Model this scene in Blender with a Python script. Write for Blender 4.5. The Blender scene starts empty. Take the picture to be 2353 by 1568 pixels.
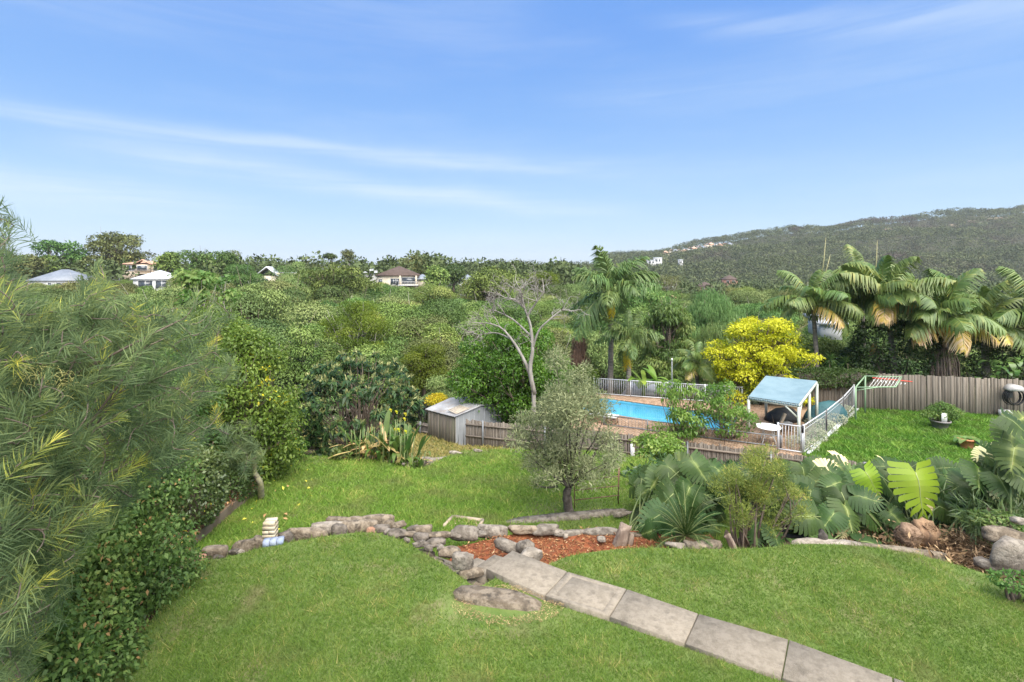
import bpy, math, random
import numpy as np
from mathutils import Vector, Matrix, noise as mnoise
from mathutils.geometry import delaunay_2d_cdt

S = bpy.context.scene
COL = S.collection
rng = np.random.default_rng(11)
random.seed(11)
R = math.radians
FPX, HZ, CAMZ = 512.0, 268.0, 5.0

# ------------------------------------------------------------------ camera, sky, sun, exposure
cam = bpy.data.cameras.new('camera')
cam.lens = 18.0
cam.sensor_width = 36.0
cam.shift_y = -(341.0 - HZ) / 1024.0
cam.clip_start = 0.05
cam.clip_end = 6000
cam_o = bpy.data.objects.new('camera', cam)
COL.objects.link(cam_o)
cam_o.location = (0, 0, CAMZ)
cam_o.rotation_euler = (R(90), 0, 0)
S.camera = cam_o

SUN_EL, SUN_AZ = 60.0, 152.0          # azimuth measured clockwise from +Y (ahead of the camera)
SKY_STRENGTH, SUN_STRENGTH, EXPOSURE = 0.051, 3.3, 1.72

S.view_settings.view_transform = 'Standard'
S.view_settings.look = 'None'
S.view_settings.exposure = EXPOSURE
S.view_settings.gamma = 1.0
S.view_settings.use_curve_mapping = False
S.render.film_transparent = False
S.cycles.max_bounces = 8
S.cycles.diffuse_bounces = 5
S.cycles.glossy_bounces = 2
S.cycles.transmission_bounces = 3
S.cycles.transparent_max_bounces = 6
S.cycles.use_denoising = True
S.cycles.caustics_reflective = False
S.cycles.caustics_refractive = False

W = bpy.data.worlds.new("World")
S.world = W
W.use_nodes = True


class NT:
    """small node-tree writer"""
    def __init__(self, nt):
        self.t = nt
        nt.nodes.clear()
    def n(self, typ, **kw):
        nd = self.t.nodes.new(typ)
        for k, v in kw.items():
            setattr(nd, k, v)
        return nd
    def l(self, a, b):
        self.t.links.new(a, b)
    def put(self, sock, v):
        if hasattr(v, 'is_linked'):
            self.l(v, sock)
        elif v is not None:
            sock.default_value = v
    def math(self, op, a, b=None, c=None, clamp=False):
        m = self.n('ShaderNodeMath', operation=op)
        m.use_clamp = clamp
        self.put(m.inputs[0], a)
        if b is not None: self.put(m.inputs[1], b)
        if c is not None: self.put(m.inputs[2], c)
        return m.outputs[0]
    def mix(self, fac, a, b):
        m = self.n('ShaderNodeMix', data_type='RGBA')
        self.put(m.inputs['Factor'], fac)
        for s, v in ((m.inputs[6], a), (m.inputs[7], b)):
            if hasattr(v, 'is_linked'): self.l(v, s)
            else: s.default_value = (v[0], v[1], v[2], 1)
        return m.outputs[2]
    def noise(self, vec, scale, detail=5, rough=.55, dist=0):
        m = self.n('ShaderNodeTexNoise')
        m.inputs['Scale'].default_value = scale
        m.inputs['Detail'].default_value = detail
        m.inputs['Roughness'].default_value = rough
        m.inputs['Distortion'].default_value = dist
        if vec is not None: self.l(vec, m.inputs['Vector'])
        return m.outputs['Fac']
    def ramp(self, fac, stops, interp='LINEAR'):
        m = self.n('ShaderNodeValToRGB')
        cr = m.color_ramp
        cr.interpolation = interp
        while len(cr.elements) < len(stops): cr.elements.new(.5)
        for e, (p, c) in zip(cr.elements, stops):
            e.position = p
            e.color = (c[0], c[1], c[2], 1) if hasattr(c, '__len__') else (c, c, c, 1)
        self.l(fac, m.inputs['Fac'])
        return m.outputs['Color']
    def smooth(self, v, a, b):
        m = self.n('ShaderNodeMapRange', interpolation_type='SMOOTHSTEP')
        self.put(m.inputs['Value'], v)
        m.inputs['From Min'].default_value = a
        m.inputs['From Max'].default_value = b
        return m.outputs['Result']
    def scale_vec(self, vec, s, loc=(0, 0, 0), rot=(0, 0, 0)):
        m = self.n('ShaderNodeMapping')
        m.inputs['Scale'].default_value = s
        m.inputs['Location'].default_value = loc
        m.inputs['Rotation'].default_value = rot
        self.l(vec, m.inputs['Vector'])
        return m.outputs['Vector']


def make_sky():
    t = NT(W.node_tree)
    out = t.n('ShaderNodeOutputWorld')
    bg = t.n('ShaderNodeBackground')
    sky = t.n('ShaderNodeTexSky', sky_type='NISHITA')
    sky.sun_disc = False
    sky.sun_elevation = R(SUN_EL)
    sky.sun_rotation = R(SUN_AZ)
    sky.altitude = 60
    sky.air_density = 1.0
    sky.dust_density = 0.6
    sky.ozone_density = 2.2
    tc = t.n('ShaderNodeTexCoord')
    sep = t.n('ShaderNodeSeparateXYZ')
    t.l(tc.outputs['Generated'], sep.inputs[0])
    az = t.math('MULTIPLY', t.math('ARCTAN2', sep.outputs[0], sep.outputs[1]), 57.2958)
    el = t.math('MULTIPLY', t.math('ARCSINE', sep.outputs[2]), 57.2958)
    comb = t.n('ShaderNodeCombineXYZ')
    t.l(az, comb.inputs[0]); t.l(el, comb.inputs[1])
    v = comb.outputs[0]
    wob = t.math('MULTIPLY', t.math('SUBTRACT', t.noise(t.scale_vec(v, (.05, .12, 1)), 1.0, 3), .5), 3.0)
    elw = t.math('ADD', el, wob)
    fibre = t.noise(t.scale_vec(v, (.035, .75, 1), rot=(0, 0, R(4))), 1.0, 7, .62, .6)
    total = None
    # thin cirrus bands: (elevation at az 0, slope per degree, half width, az from, az to, amount)
    for e0, sl, w, a0, a1, amt in ((11.3, -.035, .85, -56, 20, .62), (7.3, -.085, 1.0, -46, 18, .72),
                                   (5.2, -.03, 1.3, -60, -20, .75), (27.5, -.17, 1.3, 10, 70, .33),
                                   (18, -.02, 2.6, 0, 60, .16), (3.0, .0, .8, -20, 12, .26), (27, .12, 2.5, -60, 10, .16)):
        d = t.math('DIVIDE', t.math('SUBTRACT', elw, t.math('ADD', t.math('MULTIPLY', az, sl), e0)), w)
        g = t.math('EXPONENT', t.math('MULTIPLY', t.math('MULTIPLY', d, d), -1.0))
        lim = t.math('MULTIPLY', t.smooth(az, a0, a0 + 16), t.smooth(az, a1, a1 - 18))
        term = t.math('MULTIPLY', t.math('MULTIPLY', g, lim), amt)
        total = term if total is None else t.math('ADD', total, term)
    veil = t.math('MULTIPLY', t.smooth(t.noise(t.scale_vec(v, (.02, .12, 1), rot=(0, 0, R(-8))), 1.0, 5, .6), .42, .75), .22)
    cl = t.math('ADD', t.math('MULTIPLY', total, t.smooth(fibre, .15, .7)), veil)
    cl = t.math('MULTIPLY', t.math('MULTIPLY', cl, .8), t.smooth(el, 0, 3), clamp=True)
    hs = t.n('ShaderNodeHueSaturation')
    hs.inputs['Saturation'].default_value = 1.0
    hs.inputs['Value'].default_value = 1.0
    t.l(sky.outputs[0], hs.inputs['Color'])
    hs.inputs['Saturation'].default_value = 1.25
    grad = t.ramp(t.math('DIVIDE', el, 90.0, clamp=True), [(0, (.60, .78, .97)), (.035, (.54, .745, .98)), (.09, (.43, .665, .985)), (.17, (.275, .52, .98)), (.27, (.19, .42, .96)), (1, (.16, .36, .85))])
    gs = t.n('ShaderNodeVectorMath', operation='SCALE'); t.l(grad, gs.inputs[0]); gs.inputs['Scale'].default_value = 6.2
    base = t.mix(.8, hs.outputs[0], gs.outputs[0])
    col = t.mix(cl, base, (5.0, 5.7, 6.3))
    t.l(col, bg.inputs['Color'])
    bg.inputs['Strength'].default_value = SKY_STRENGTH
    t.l(bg.outputs[0], out.inputs['Surface'])


make_sky()

sun = bpy.data.lights.new('sun', 'SUN')
sun.energy = SUN_STRENGTH
sun.angle = R(78)
sun.color = (1.0, .94, .84)
sun_o = bpy.data.objects.new('sun', sun)
COL.objects.link(sun_o)
_sd = Vector((math.sin(R(SUN_AZ)) * math.cos(R(SUN_EL)), math.cos(R(SUN_AZ)) * math.cos(R(SUN_EL)), math.sin(R(SUN_EL))))
sun_o.rotation_euler = _sd.to_track_quat('Z', 'Y').to_euler()
sun_o.location = (0, -20, 40)

# ------------------------------------------------------------------ places
VS = 1024.0 / 2353.0


def A(vx, vy, Y):
    """point at depth Y on the line of sight through (vx, vy) of the photograph measured 2353 wide"""
    return np.array(((vx * VS - 512) / FPX * Y, Y, CAMZ - (vy * VS - HZ) / FPX * Y))


def P(vx, vy, z):
    """point at height z"""
    Y = FPX * (CAMZ - z) / (vy * VS - HZ)
    return np.array(((vx * VS - 512) / FPX * Y, Y, z))


def zmid(y): return .2 - .1 * y


def PM(vx, vy, lift=0.0):
    """point on the sloping middle lawn"""
    Y = FPX * 4.8 / (vy * VS - HZ - 51.2)
    return np.array(((vx * VS - 512) / FPX * Y, Y, zmid(Y) + lift))


ZD = -2.7          # the neighbours' pool deck and lawn

# ------------------------------------------------------------------ geometry


class G:
    def __init__(self):
        self.v, self.f, self.a, self.m, self.n = [], [], [], [], 0
    def add(self, V, Fc, rnd=.5, mat=0):
        V = np.asarray(V, float).reshape(-1, 3)
        if not len(V): return
        groups = Fc if isinstance(Fc, list) and len(Fc) and isinstance(Fc[0], np.ndarray) else None
        if groups is None:
            by = {}
            for f in Fc: by.setdefault(len(f), []).append(f)
            groups = [np.array(x, int) for x in by.values()]
        for q in groups:
            if len(q):
                self.f.append(q + self.n)
                self.m.append(np.full(len(q), mat, np.int32))
        self.v.append(V)
        self.a.append(np.broadcast_to(np.asarray(rnd, float), (len(V),)).copy())
        self.n += len(V)
        return self
    def box(self, c, s, rz=0.0, rnd=.5, mat=0, taper=1.0, M=None):
        x, y, z = np.array(s) / 2
        V = np.array([(-x, -y, -z), (x, -y, -z), (x, y, -z), (-x, y, -z), (-x * taper, -y * taper, z), (x * taper, -y * taper, z), (x * taper, y * taper, z), (-x * taper, y * taper, z)])
        if M is not None: V = V @ np.asarray(M).T
        elif rz:
            cz, sz = math.cos(rz), math.sin(rz)
            V = V @ np.array([[cz, sz, 0], [-sz, cz, 0], [0, 0, 1]])
        return self.add(V + np.array(c), [(0, 3, 2, 1), (4, 5, 6, 7), (0, 1, 5, 4), (1, 2, 6, 5), (2, 3, 7, 6), (3, 0, 4, 7)], rnd, mat)
    def bar(self, p, q, w, h=None, rnd=.5, mat=0, up=(0, 0, 1)):
        p, q = np.asarray(p, float), np.asarray(q, float)
        d = q - p
        L = np.linalg.norm(d); d = d / L
        up = np.asarray(up, float)
        if abs(d @ up) > .98: up = np.array((1., 0, 0))
        s = np.cross(d, up); s /= np.linalg.norm(s)
        u = np.cross(s, d)
        return self.box((p + q) / 2, (w, L, h or w), rnd=rnd, mat=mat, M=np.stack([s, d, u], 1))
    def tube(self, pts, rad, sides=6, rnd=.5, mat=0, cap=True):
        pts = np.asarray(pts, float)
        n = len(pts)
        rad = np.broadcast_to(np.asarray(rad, float), (n,))
        T = np.gradient(pts, axis=0)
        T /= np.linalg.norm(T, axis=1)[:, None] + 1e-9
        ref = np.array((0, 0, 1.)) if abs(T[0][2]) < .9 else np.array((1., 0, 0))
        a = np.cross(T, ref); a /= np.linalg.norm(a, axis=1)[:, None] + 1e-9
        b = np.cross(T, a)
        th = np.arange(sides) * 2 * math.pi / sides
        V = pts[:, None] + rad[:, None, None] * (np.cos(th)[None, :, None] * a[:, None] + np.sin(th)[None, :, None] * b[:, None])
        V = V.reshape(-1, 3)
        i = np.arange(n - 1)[:, None] * sides
        j = np.arange(sides)[None]
        j2 = (j + 1) % sides
        Q = np.stack([i + j, i + j2, i + sides + j2, i + sides + j], -1).reshape(-1, 4)
        fs = [Q]
        if cap and sides >= 3:
            fs.append(np.array([list(range(sides))[::-1], list(range((n - 1) * sides, n * sides))]))
        return self.add(V, fs, rnd, mat)
    def leaves(self, C, D, N, L, Wd, rnd, fold=.18, mat=0, droop=0.0, mid=.5):
        """one four-cornered, slightly folded leaf for each row"""
        n = len(C)
        if not n: return self
        D = D / (np.linalg.norm(D, axis=1)[:, None] + 1e-9)
        Sd = np.cross(D, N); Sd /= np.linalg.norm(Sd, axis=1)[:, None] + 1e-9
        Nn = np.cross(Sd, D)
        L = np.broadcast_to(np.asarray(L, float), (n,))[:, None]
        Wd = np.broadcast_to(np.asarray(Wd, float), (n,))[:, None]
        m = C + D * L * mid + Nn * Wd * fold
        tip = C + D * L
        tip[:, 2] -= (droop * L)[:, 0]
        V = np.stack([C, m + Sd * Wd / 2, tip, m - Sd * Wd / 2], 1).reshape(-1, 3)
        Q = np.arange(n * 4).reshape(-1, 4)
        r = np.repeat(np.broadcast_to(np.asarray(rnd, float), (n,)), 4)
        return self.add(V, [Q], r, mat)


def mesh(name, g, mats, smooth=False):
    me = bpy.data.meshes.new(name)
    if g.n == 0: return me
    V = np.concatenate(g.v)
    me.vertices.add(len(V))
    me.vertices.foreach_set('co', V.astype(np.float32).ravel())
    li = np.concatenate([q.ravel() for q in g.f]).astype(np.int32)
    tot = np.concatenate([np.full(len(q), q.shape[1], np.int32) for q in g.f])
    me.loops.add(len(li))
    me.loops.foreach_set('vertex_index', li)
    me.polygons.add(len(tot))
    me.polygons.foreach_set('loop_start', np.concatenate([[0], np.cumsum(tot)[:-1]]).astype(np.int32))
    me.polygons.foreach_set('material_index', np.concatenate(g.m))
    if smooth: me.polygons.foreach_set('use_smooth', np.ones(len(tot), bool))
    at = me.attributes.new('rnd', 'FLOAT', 'POINT')
    at.data.foreach_set('value', np.concatenate(g.a).astype(np.float32))
    for m in (mats if isinstance(mats, (list, tuple)) else [mats]):
        me.materials.append(m)
    me.update(calc_edges=True)
    return me


def obj(name, data, parent=None, loc=None, rz=0.0, sc=None):
    o = bpy.data.objects.new(name, data)
    COL.objects.link(o)
    if parent is not None: o.parent = parent
    if loc is not None: o.location = loc
    if rz: o.rotation_euler = (0, 0, rz)
    if sc is not None: o.scale = sc if hasattr(sc, '__len__') else (sc, sc, sc)
    return o


def part(name, g, mats, parent=None, smooth=False, loc=None, rz=0.0):
    return obj(name, mesh(name, g, mats, smooth), parent, loc, rz)


def tag(o, label=None, cat=None, group=None, kind=None):
    if label: o['label'] = label
    if cat: o['category'] = cat
    if group: o['group'] = group
    if kind: o['kind'] = kind
    return o


def thing(name, label, cat, loc=(0, 0, 0), group=None, rz=0.0):
    return tag(obj(name, None, None, tuple(loc), rz), label, cat, group)


def dup(root, loc=None, rz=0.0, sc=None, label=None, group=None):
    r = root.copy(); COL.objects.link(r)
    if loc is not None: r.location = loc
    r.rotation_euler = (0, 0, rz)
    if sc is not None: r.scale = sc if hasattr(sc, '__len__') else (sc, sc, sc)
    if label: r['label'] = label
    if group: r['group'] = group
    for ch in list(root.children):
        c = ch.copy(); COL.objects.link(c); c.parent = r
        for gch in ch.children:
            d = gch.copy(); COL.objects.link(d); d.parent = c
    return r


def unit(n, up=0.0, r=rng):
    v = r.normal(size=(n, 3)); v[:, 2] += up
    return v / np.linalg.norm(v, axis=1)[:, None]


def bez(a, b, c, n):
    t = np.linspace(0, 1, n)[:, None]
    return (1 - t) ** 2 * np.asarray(a) + 2 * t * (1 - t) * np.asarray(b) + t * t * np.asarray(c)


def inside(poly, X, Y):
    poly = np.asarray(poly)[:, :2]
    c = np.zeros(len(X), bool)
    n = len(poly)
    for i in range(n):
        x1, y1 = poly[i]; x2, y2 = poly[(i + 1) % n]
        k = ((y1 > Y) != (y2 > Y)) & (X < (x2 - x1) * (Y - y1) / (y2 - y1 + 1e-12) + x1)
        c ^= k
    return c


def smooth_poly(pts, step=.25, closed=True):
    """Catmull-Rom through the points"""
    p = np.asarray(pts, float)[:, :2]
    n = len(p); out = []
    for i in range(n if closed else n - 1):
        if closed: a, b, c, d = p[(i - 1) % n], p[i], p[(i + 1) % n], p[(i + 2) % n]
        else: a, b, c, d = p[max(i - 1, 0)], p[i], p[i + 1], p[min(i + 2, n - 1)]
        k = max(2, int(np.linalg.norm(c - b) / step))
        for t in np.arange(k) / k:
            out.append(.5 * (2 * b + (c - a) * t + (2 * a - 5 * b + 4 * c - d) * t * t + (3 * b - a - 3 * c + d) * t ** 3))
    if not closed: out.append(p[-1])
    return np.array(out)


def sheet_g(poly, zf, step=.5, skirt=0.0, hole=None):
    """triangulated ground sheet inside a polygon, with a skirt going down at its edge"""
    poly = np.asarray(poly)[:, :2]
    nb = len(poly)
    x0, y0 = poly.min(0); x1, y1 = poly.max(0)
    gx, gy = np.meshgrid(np.arange(x0 + step / 2, x1, step), np.arange(y0 + step / 2, y1, step))
    pts = np.stack([gx.ravel(), gy.ravel()], 1) + rng.uniform(-.1, .1, (gx.size, 2)) * step
    pts = pts[inside(poly, pts[:, 0], pts[:, 1])]
    allp = [Vector(p) for p in poly] + [Vector(p) for p in pts]
    r = delaunay_2d_cdt(allp, [(i, (i + 1) % nb) for i in range(nb)], [list(range(nb))], 1, 1e-5)
    V = np.array([(p[0], p[1], zf(p[0], p[1])) for p in r[0]])
    tri = np.array([f for f in r[2]], int)
    e = V[tri]
    s = np.cross(e[:, 1] - e[:, 0], e[:, 2] - e[:, 0])[:, 2] < 0
    tri[s] = tri[s][:, ::-1]
    g = G()
    g.add(V, [tri])
    if skirt:
        top = np.array([(p[0], p[1], zf(p[0], p[1])) for p in poly])
        bot = top - np.array((0, 0, skirt))
        i = np.arange(nb); j = (i + 1) % nb
        g.add(np.concatenate([top, bot]), [np.stack([i, i + nb, j + nb, j], 1)], mat=1)
    return g


# ------------------------------------------------------------------ materials
MATS = {}


def bsdf(name, spec=.3):
    m = bpy.data.materials.new(name)
    m.use_nodes = True
    t = NT(m.node_tree)
    o = t.n('ShaderNodeOutputMaterial')
    b = t.n('ShaderNodeBsdfPrincipled')
    b.inputs['Specular IOR Level'].default_value = spec
    t.l(b.outputs[0], o.inputs['Surface'])
    return m, t, b, o


def surf(name, c1, c2=None, scale=4.0, rough=.75, bump=0.0, bscale=None, c3=None, s3=.6, metal=0.0, spec=.3, stretch=(1, 1, 1), lo=.35, hi=.65, rnd=0.0, objrnd=0.0, bdist=.02):
    """surface colour mixed by world-space noise, with fine relief"""
    if name in MATS: return MATS[name]
    m, t, b, o = bsdf(name, spec)
    geo = t.n('ShaderNodeNewGeometry')
    pos = geo.outputs['Position']
    pv = t.scale_vec(pos, stretch)
    col = None
    if c2 is not None:
        col = t.mix(t.smooth(t.noise(pv, scale, 7, .62), lo, hi), c1, c2)
    if c3 is not None:
        col = t.mix(t.smooth(t.noise(pv, scale * s3 + .37, 4, .6), .5, .72), col, c3)
    if rnd or objrnd:
        hs = t.n('ShaderNodeHueSaturation')
        val = 1.0
        if rnd:
            at = t.n('ShaderNodeAttribute', attribute_name='rnd')
            val = t.math('ADD', t.math('MULTIPLY', at.outputs['Fac'], 2 * rnd), 1 - rnd)
        if objrnd:
            oi = t.n('ShaderNodeObjectInfo')
            v2 = t.math('ADD', t.math('MULTIPLY', oi.outputs['Random'], 2 * objrnd), 1 - objrnd)
            val = v2 if val == 1.0 else t.math('MULTIPLY', val, v2)
        t.put(hs.inputs['Value'], val)
        if col is None: hs.inputs['Color'].default_value = (*c1, 1)
        else: t.l(col, hs.inputs['Color'])
        col = hs.outputs[0]
    if col is None: b.inputs['Base Color'].default_value = (*c1, 1)
    else: t.l(col, b.inputs['Base Color'])
    b.inputs['Roughness'].default_value = rough
    b.inputs['Metallic'].default_value = metal
    if bump:
        bn = t.n('ShaderNodeBump')
        bn.inputs['Strength'].default_value = bump
        bn.inputs['Distance'].default_value = bdist
        t.l(t.noise(pv, bscale or scale * 4, 8, .68), bn.inputs['Height'])
        t.l(bn.outputs[0], b.inputs['Normal'])
    MATS[name] = m
    return m


def leafm(name, stops, rough=.5, trans=.28, objrnd=.12, spec=.35, patch=None, huer=.02, k=1.6):
    """foliage: colour from each leaf's own value, some light passing through"""
    if name in MATS: return MATS[name]
    m, t, b, o = bsdf(name, spec)
    if trans:
        stops = [(p_, (min(.7, cc_[0] * k * 1.04), min(.7, cc_[1] * k), min(.5, cc_[2] * k * .8))) for p_, cc_ in stops]
        trans = min(.45, trans * 1.35)
    at = t.n('ShaderNodeAttribute', attribute_name='rnd')
    col = t.ramp(at.outputs['Fac'], stops)
    if patch:
        geo = t.n('ShaderNodeNewGeometry')
        col = t.mix(t.smooth(t.noise(geo.outputs['Position'], patch[0], 4, .6), patch[1], patch[2]), col, patch[3])
    oi = t.n('ShaderNodeObjectInfo')
    hs = t.n('ShaderNodeHueSaturation')
    t.l(col, hs.inputs['Color'])
    t.put(hs.inputs['Value'], t.math('ADD', t.math('MULTIPLY', oi.outputs['Random'], 2 * objrnd), 1 - objrnd))
    wn = t.n('ShaderNodeTexWhiteNoise', noise_dimensions='1D')
    t.l(oi.outputs['Random'], wn.inputs['W'])
    t.put(hs.inputs['Hue'], t.math('ADD', t.math('MULTIPLY', wn.outputs['Value'], 2 * huer), .5 - huer))
    t.l(hs.outputs[0], b.inputs['Base Color'])
    b.inputs['Roughness'].default_value = rough
    if trans:
        tr = t.n('ShaderNodeBsdfTranslucent')
        t.l(hs.outputs[0], tr.inputs['Color'])
        mx = t.n('ShaderNodeMixShader')
        mx.inputs[0].default_value = trans
        t.l(b.outputs[0], mx.inputs[1]); t.l(tr.outputs[0], mx.inputs[2])
        t.l(mx.outputs[0], o.inputs['Surface'])
    MATS[name] = m
    return m
# ------------------------------------------------------------------ terrain, lawns, paths
M_soil = surf('dark_soil', (.045, .032, .022), (.10, .072, .05), 3.0, .95, .6, 30)
M_litter = surf('leaf_litter', (.10, .065, .04), (.22, .15, .09), 5.0, .95, .7, 40, c3=(.06, .04, .025))
M_earth = surf('earth_bank', (.12, .09, .06), (.2, .155, .11), 2.5, .95, .6, 20)
M_lawn = surf('lawn_ground', (.085, .135, .028), (.135, .18, .048), 1.6, .95, .5, 60, c3=(.17, .16, .07))
M_dry = surf('dry_grass_ground', (.24, .19, .09), (.16, .17, .06), .9, .95, .5, 30, c3=(.12, .15, .045))
M_lush = surf('lush_lawn_ground', (.07, .13, .025), (.11, .165, .035), 1.2, .95, .5, 40)
M_forest = surf('forest_floor', (.035, .04, .02), (.06, .06, .03), .2, .95, .4, 2)

# hills: height by bearing u = x / y and distance y
_KY = np.array((-60, 0, 22, 30, 45, 70, 100, 130, 160, 250, 400, 560, 720, 900, 1100, 2200))
_KU = np.array((-3.0, -1.0, -.15, .10, .28, .445, .70, 1.0, 3.0))
_top = {.28: 28, .445: 53, .70: 79, 1.0: 103, 3.0: 120}


def _prof(u):
    near = [-6, -6, -6.2, -6.6, -11, -12, -11, -6, -2]
    if u <= -.15: return near + [-2, -5, -6, -6, -5, -5, -20]
    if u <= .10: return near[:7] + [-8, -5, -6, -5, -3, 0, 2, 1, -20]
    t = _top[u]
    return near[:6] + [-13, -13, -13, -14, -16, t * .22 - 10, t * .62 - 8, t, t * 1.0, t * .7]


_KH = np.array([_prof(u) for u in _KU])


def hgt(x, y):
    x = np.atleast_1d(np.asarray(x, float)); y = np.atleast_1d(np.asarray(y, float))
    u = np.clip(x / np.maximum(y, 20.0), -3, 3)
    iu = np.clip(np.searchsorted(_KU, u) - 1, 0, len(_KU) - 2)
    tu = np.clip((u - _KU[iu]) / (_KU[iu + 1] - _KU[iu]), 0, 1)
    iy = np.clip(np.searchsorted(_KY, y) - 1, 0, len(_KY) - 2)
    ty = np.clip((y - _KY[iy]) / (_KY[iy + 1] - _KY[iy]), 0, 1)
    ty = ty * ty * (3 - 2 * ty)
    a = _KH[iu, iy] * (1 - ty) + _KH[iu, iy + 1] * ty
    b = _KH[iu + 1, iy] * (1 - ty) + _KH[iu + 1, iy + 1] * ty
    h = a * (1 - tu) + b * tu
    far = np.clip((y - 250) / 500, 0, 1)
    return h + far * (2.5 * np.sin(x * .021 + y * .013) + 2.0 * np.sin(x * .043 - y * .008 + 1))


ys = np.concatenate([np.arange(-60, 60, 6), np.arange(60, 260, 14), np.arange(260, 1200, 30), np.arange(1200, 5000, 300)])
us = np.linspace(-1, 1, 91)
gx = np.sign(us)[None] * np.abs(us)[None] ** 1.0 * (np.maximum(ys, 60)[:, None] * 2.2 + 40)
gy = np.repeat(ys[:, None], len(us), 1)
tz = hgt(gx.ravel(), gy.ravel())
nI, nJ = gx.shape
i, j = np.meshgrid(np.arange(nI - 1), np.arange(nJ - 1), indexing='ij')
q = np.stack([i * nJ + j, i * nJ + j + 1, (i + 1) * nJ + j + 1, (i + 1) * nJ + j], -1).reshape(-1, 4)
g = G(); g.add(np.stack([gx.ravel(), gy.ravel(), tz], 1), [q])
tag(part('terrain', g, M_forest, smooth=True), kind='structure')

# upper lawn ------------------------------------------------------------
def zup(x, y):
    return .05 * math.sin(x * .7 + 1) * math.sin(y * .5) + .14 * min(1, max(0, ((x - .905) * .48 + (y - 8.38) * .877) / 1.2)) * math.exp(-((x - 5.2) / 3) ** 2) - .02

far_left = [P(v[0], v[1], 0) for v in ((300, 1480), (372, 1390), (425, 1300), (520, 1283), (600, 1262), (700, 1244), (790, 1230), (860, 1226), (930, 1246), (985, 1275), (1030, 1300), (1065, 1325), (1095, 1345))]
path_far = [P(v[0], v[1], 0) for v in ((1115, 1335), (1195, 1288))]
far_right = [P(v[0], v[1], 0) for v in ((1245, 1297), (1300, 1272), (1400, 1260), (1500, 1262), (1600, 1272), (1740, 1278), (1850, 1272), (2000, 1276), (2120, 1290), (2240, 1318), (2330, 1345), (2480, 1385))]
UP = [(-5.2, -3), (-5.0, 3.5), (-4.9, 5.4)] + [p[:2] for p in far_left] + [p[:2] for p in path_far] + [p[:2] for p in far_right] + [(13, 5), (13, -3)]
UPS = np.concatenate([np.array(UP[:3]), smooth_poly([p[:2] for p in far_left], .2, False), np.array([p[:2] for p in path_far]), smooth_poly([p[:2] for p in far_right], .2, False), np.array(UP[-2:])])
tag(part('upper_lawn', sheet_g(UPS, zup, .35, 1.8), [M_lawn, M_earth], smooth=True), kind='structure')

# middle lawn ------------------------------------------------------------
MIDE = [PM(*v) for v in ((590, 1052), (640, 1044), (700, 1046), (780, 1052), (850, 1058), (895, 1066), (945, 1078), (968, 1076), (1000, 1063), (1030, 1049), (1070, 1038), (1130, 1038), (1190, 1036), (1260, 1040))]
MID = [(-7.5, 8.6), PM(436, 1268)[:2], PM(500, 1205)[:2], PM(566, 1145)[:2], PM(585, 1090)[:2]]
MIDS = np.concatenate([np.array(MID), smooth_poly([p[:2] for p in MIDE], .2, False), np.array([(3.0, 18.6), (5.6, 17.2), (6.0, 11.5), (4.0, 10.2), (1.5, 9.4), (-1, 8.8), (-4, 9.0)])])
def zmidf(x, y):
    return zmid(y) + .04 * math.sin(x * .9) * math.sin(y * .8 + 1) + (.10 * math.exp(-((x + .3) / 2.0) ** 2 - ((y - 17) / 1.8) ** 2))
tag(part('middle_lawn', sheet_g(MIDS, zmidf, .4, 3.2), [M_lawn, M_earth], smooth=True), kind='structure')

# lower terrace ------------------------------------------------------------
LOW = np.array([(-14, 15.5), (-3.5, 15.5), (3.4, 17.4), (3.4, 24.2), (-2.6, 26.0), (-7, 33.5), (-16, 33.5)])
def zlow(x, y): return -3.55 - .027 * (y - 15) - .018 * (y - 15) * max(0, (y - 24) / 9) * 4 + .06 * math.sin(x * 1.3) * math.sin(y * .9)
tag(part('lower_terrace', sheet_g(LOW, zlow, .6, 3), [M_dry, M_earth], smooth=True), kind='structure')

# garden beds ------------------------------------------------------------
BEDR = np.array([(2.6, 9.4), (4, 8.85), (7.0, 8.75), (8.6, 7.6), (14, 6), (24, 10), (24, 16), (15.4, 18.6), (9.9, 21.7), (3.5, 24.2), (3.2, 17), (5.2, 13), (4.2, 11)])
def zbed(x, y): return -.45 - max(0, y - 9.0) * .235 + .05 * math.sin(2 * x) * math.sin(1.7 * y)
tag(part('garden_bed', sheet_g(BEDR, zbed, .5, 2), [M_litter, M_earth], smooth=True), kind='structure')
BEDL = np.array([(-16, 1), (-5.0, 1), (-4.85, 5.4), (-5.35, 8.6), (-6.7, 10.7), (-6.9, 12.6), (-7.0, 14.0), (-8.5, 18.3), (-9, 22), (-20, 22)])
def zbl(x, y): return -.12 - max(0, y - 7) * .13 + .05 * math.sin(2.1 * x) * math.sin(1.9 * y)
tag(part('leaf_strewn_bed', sheet_g(BEDL, zbl, .5, 3), [M_litter, M_earth], smooth=True), kind='structure')

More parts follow.
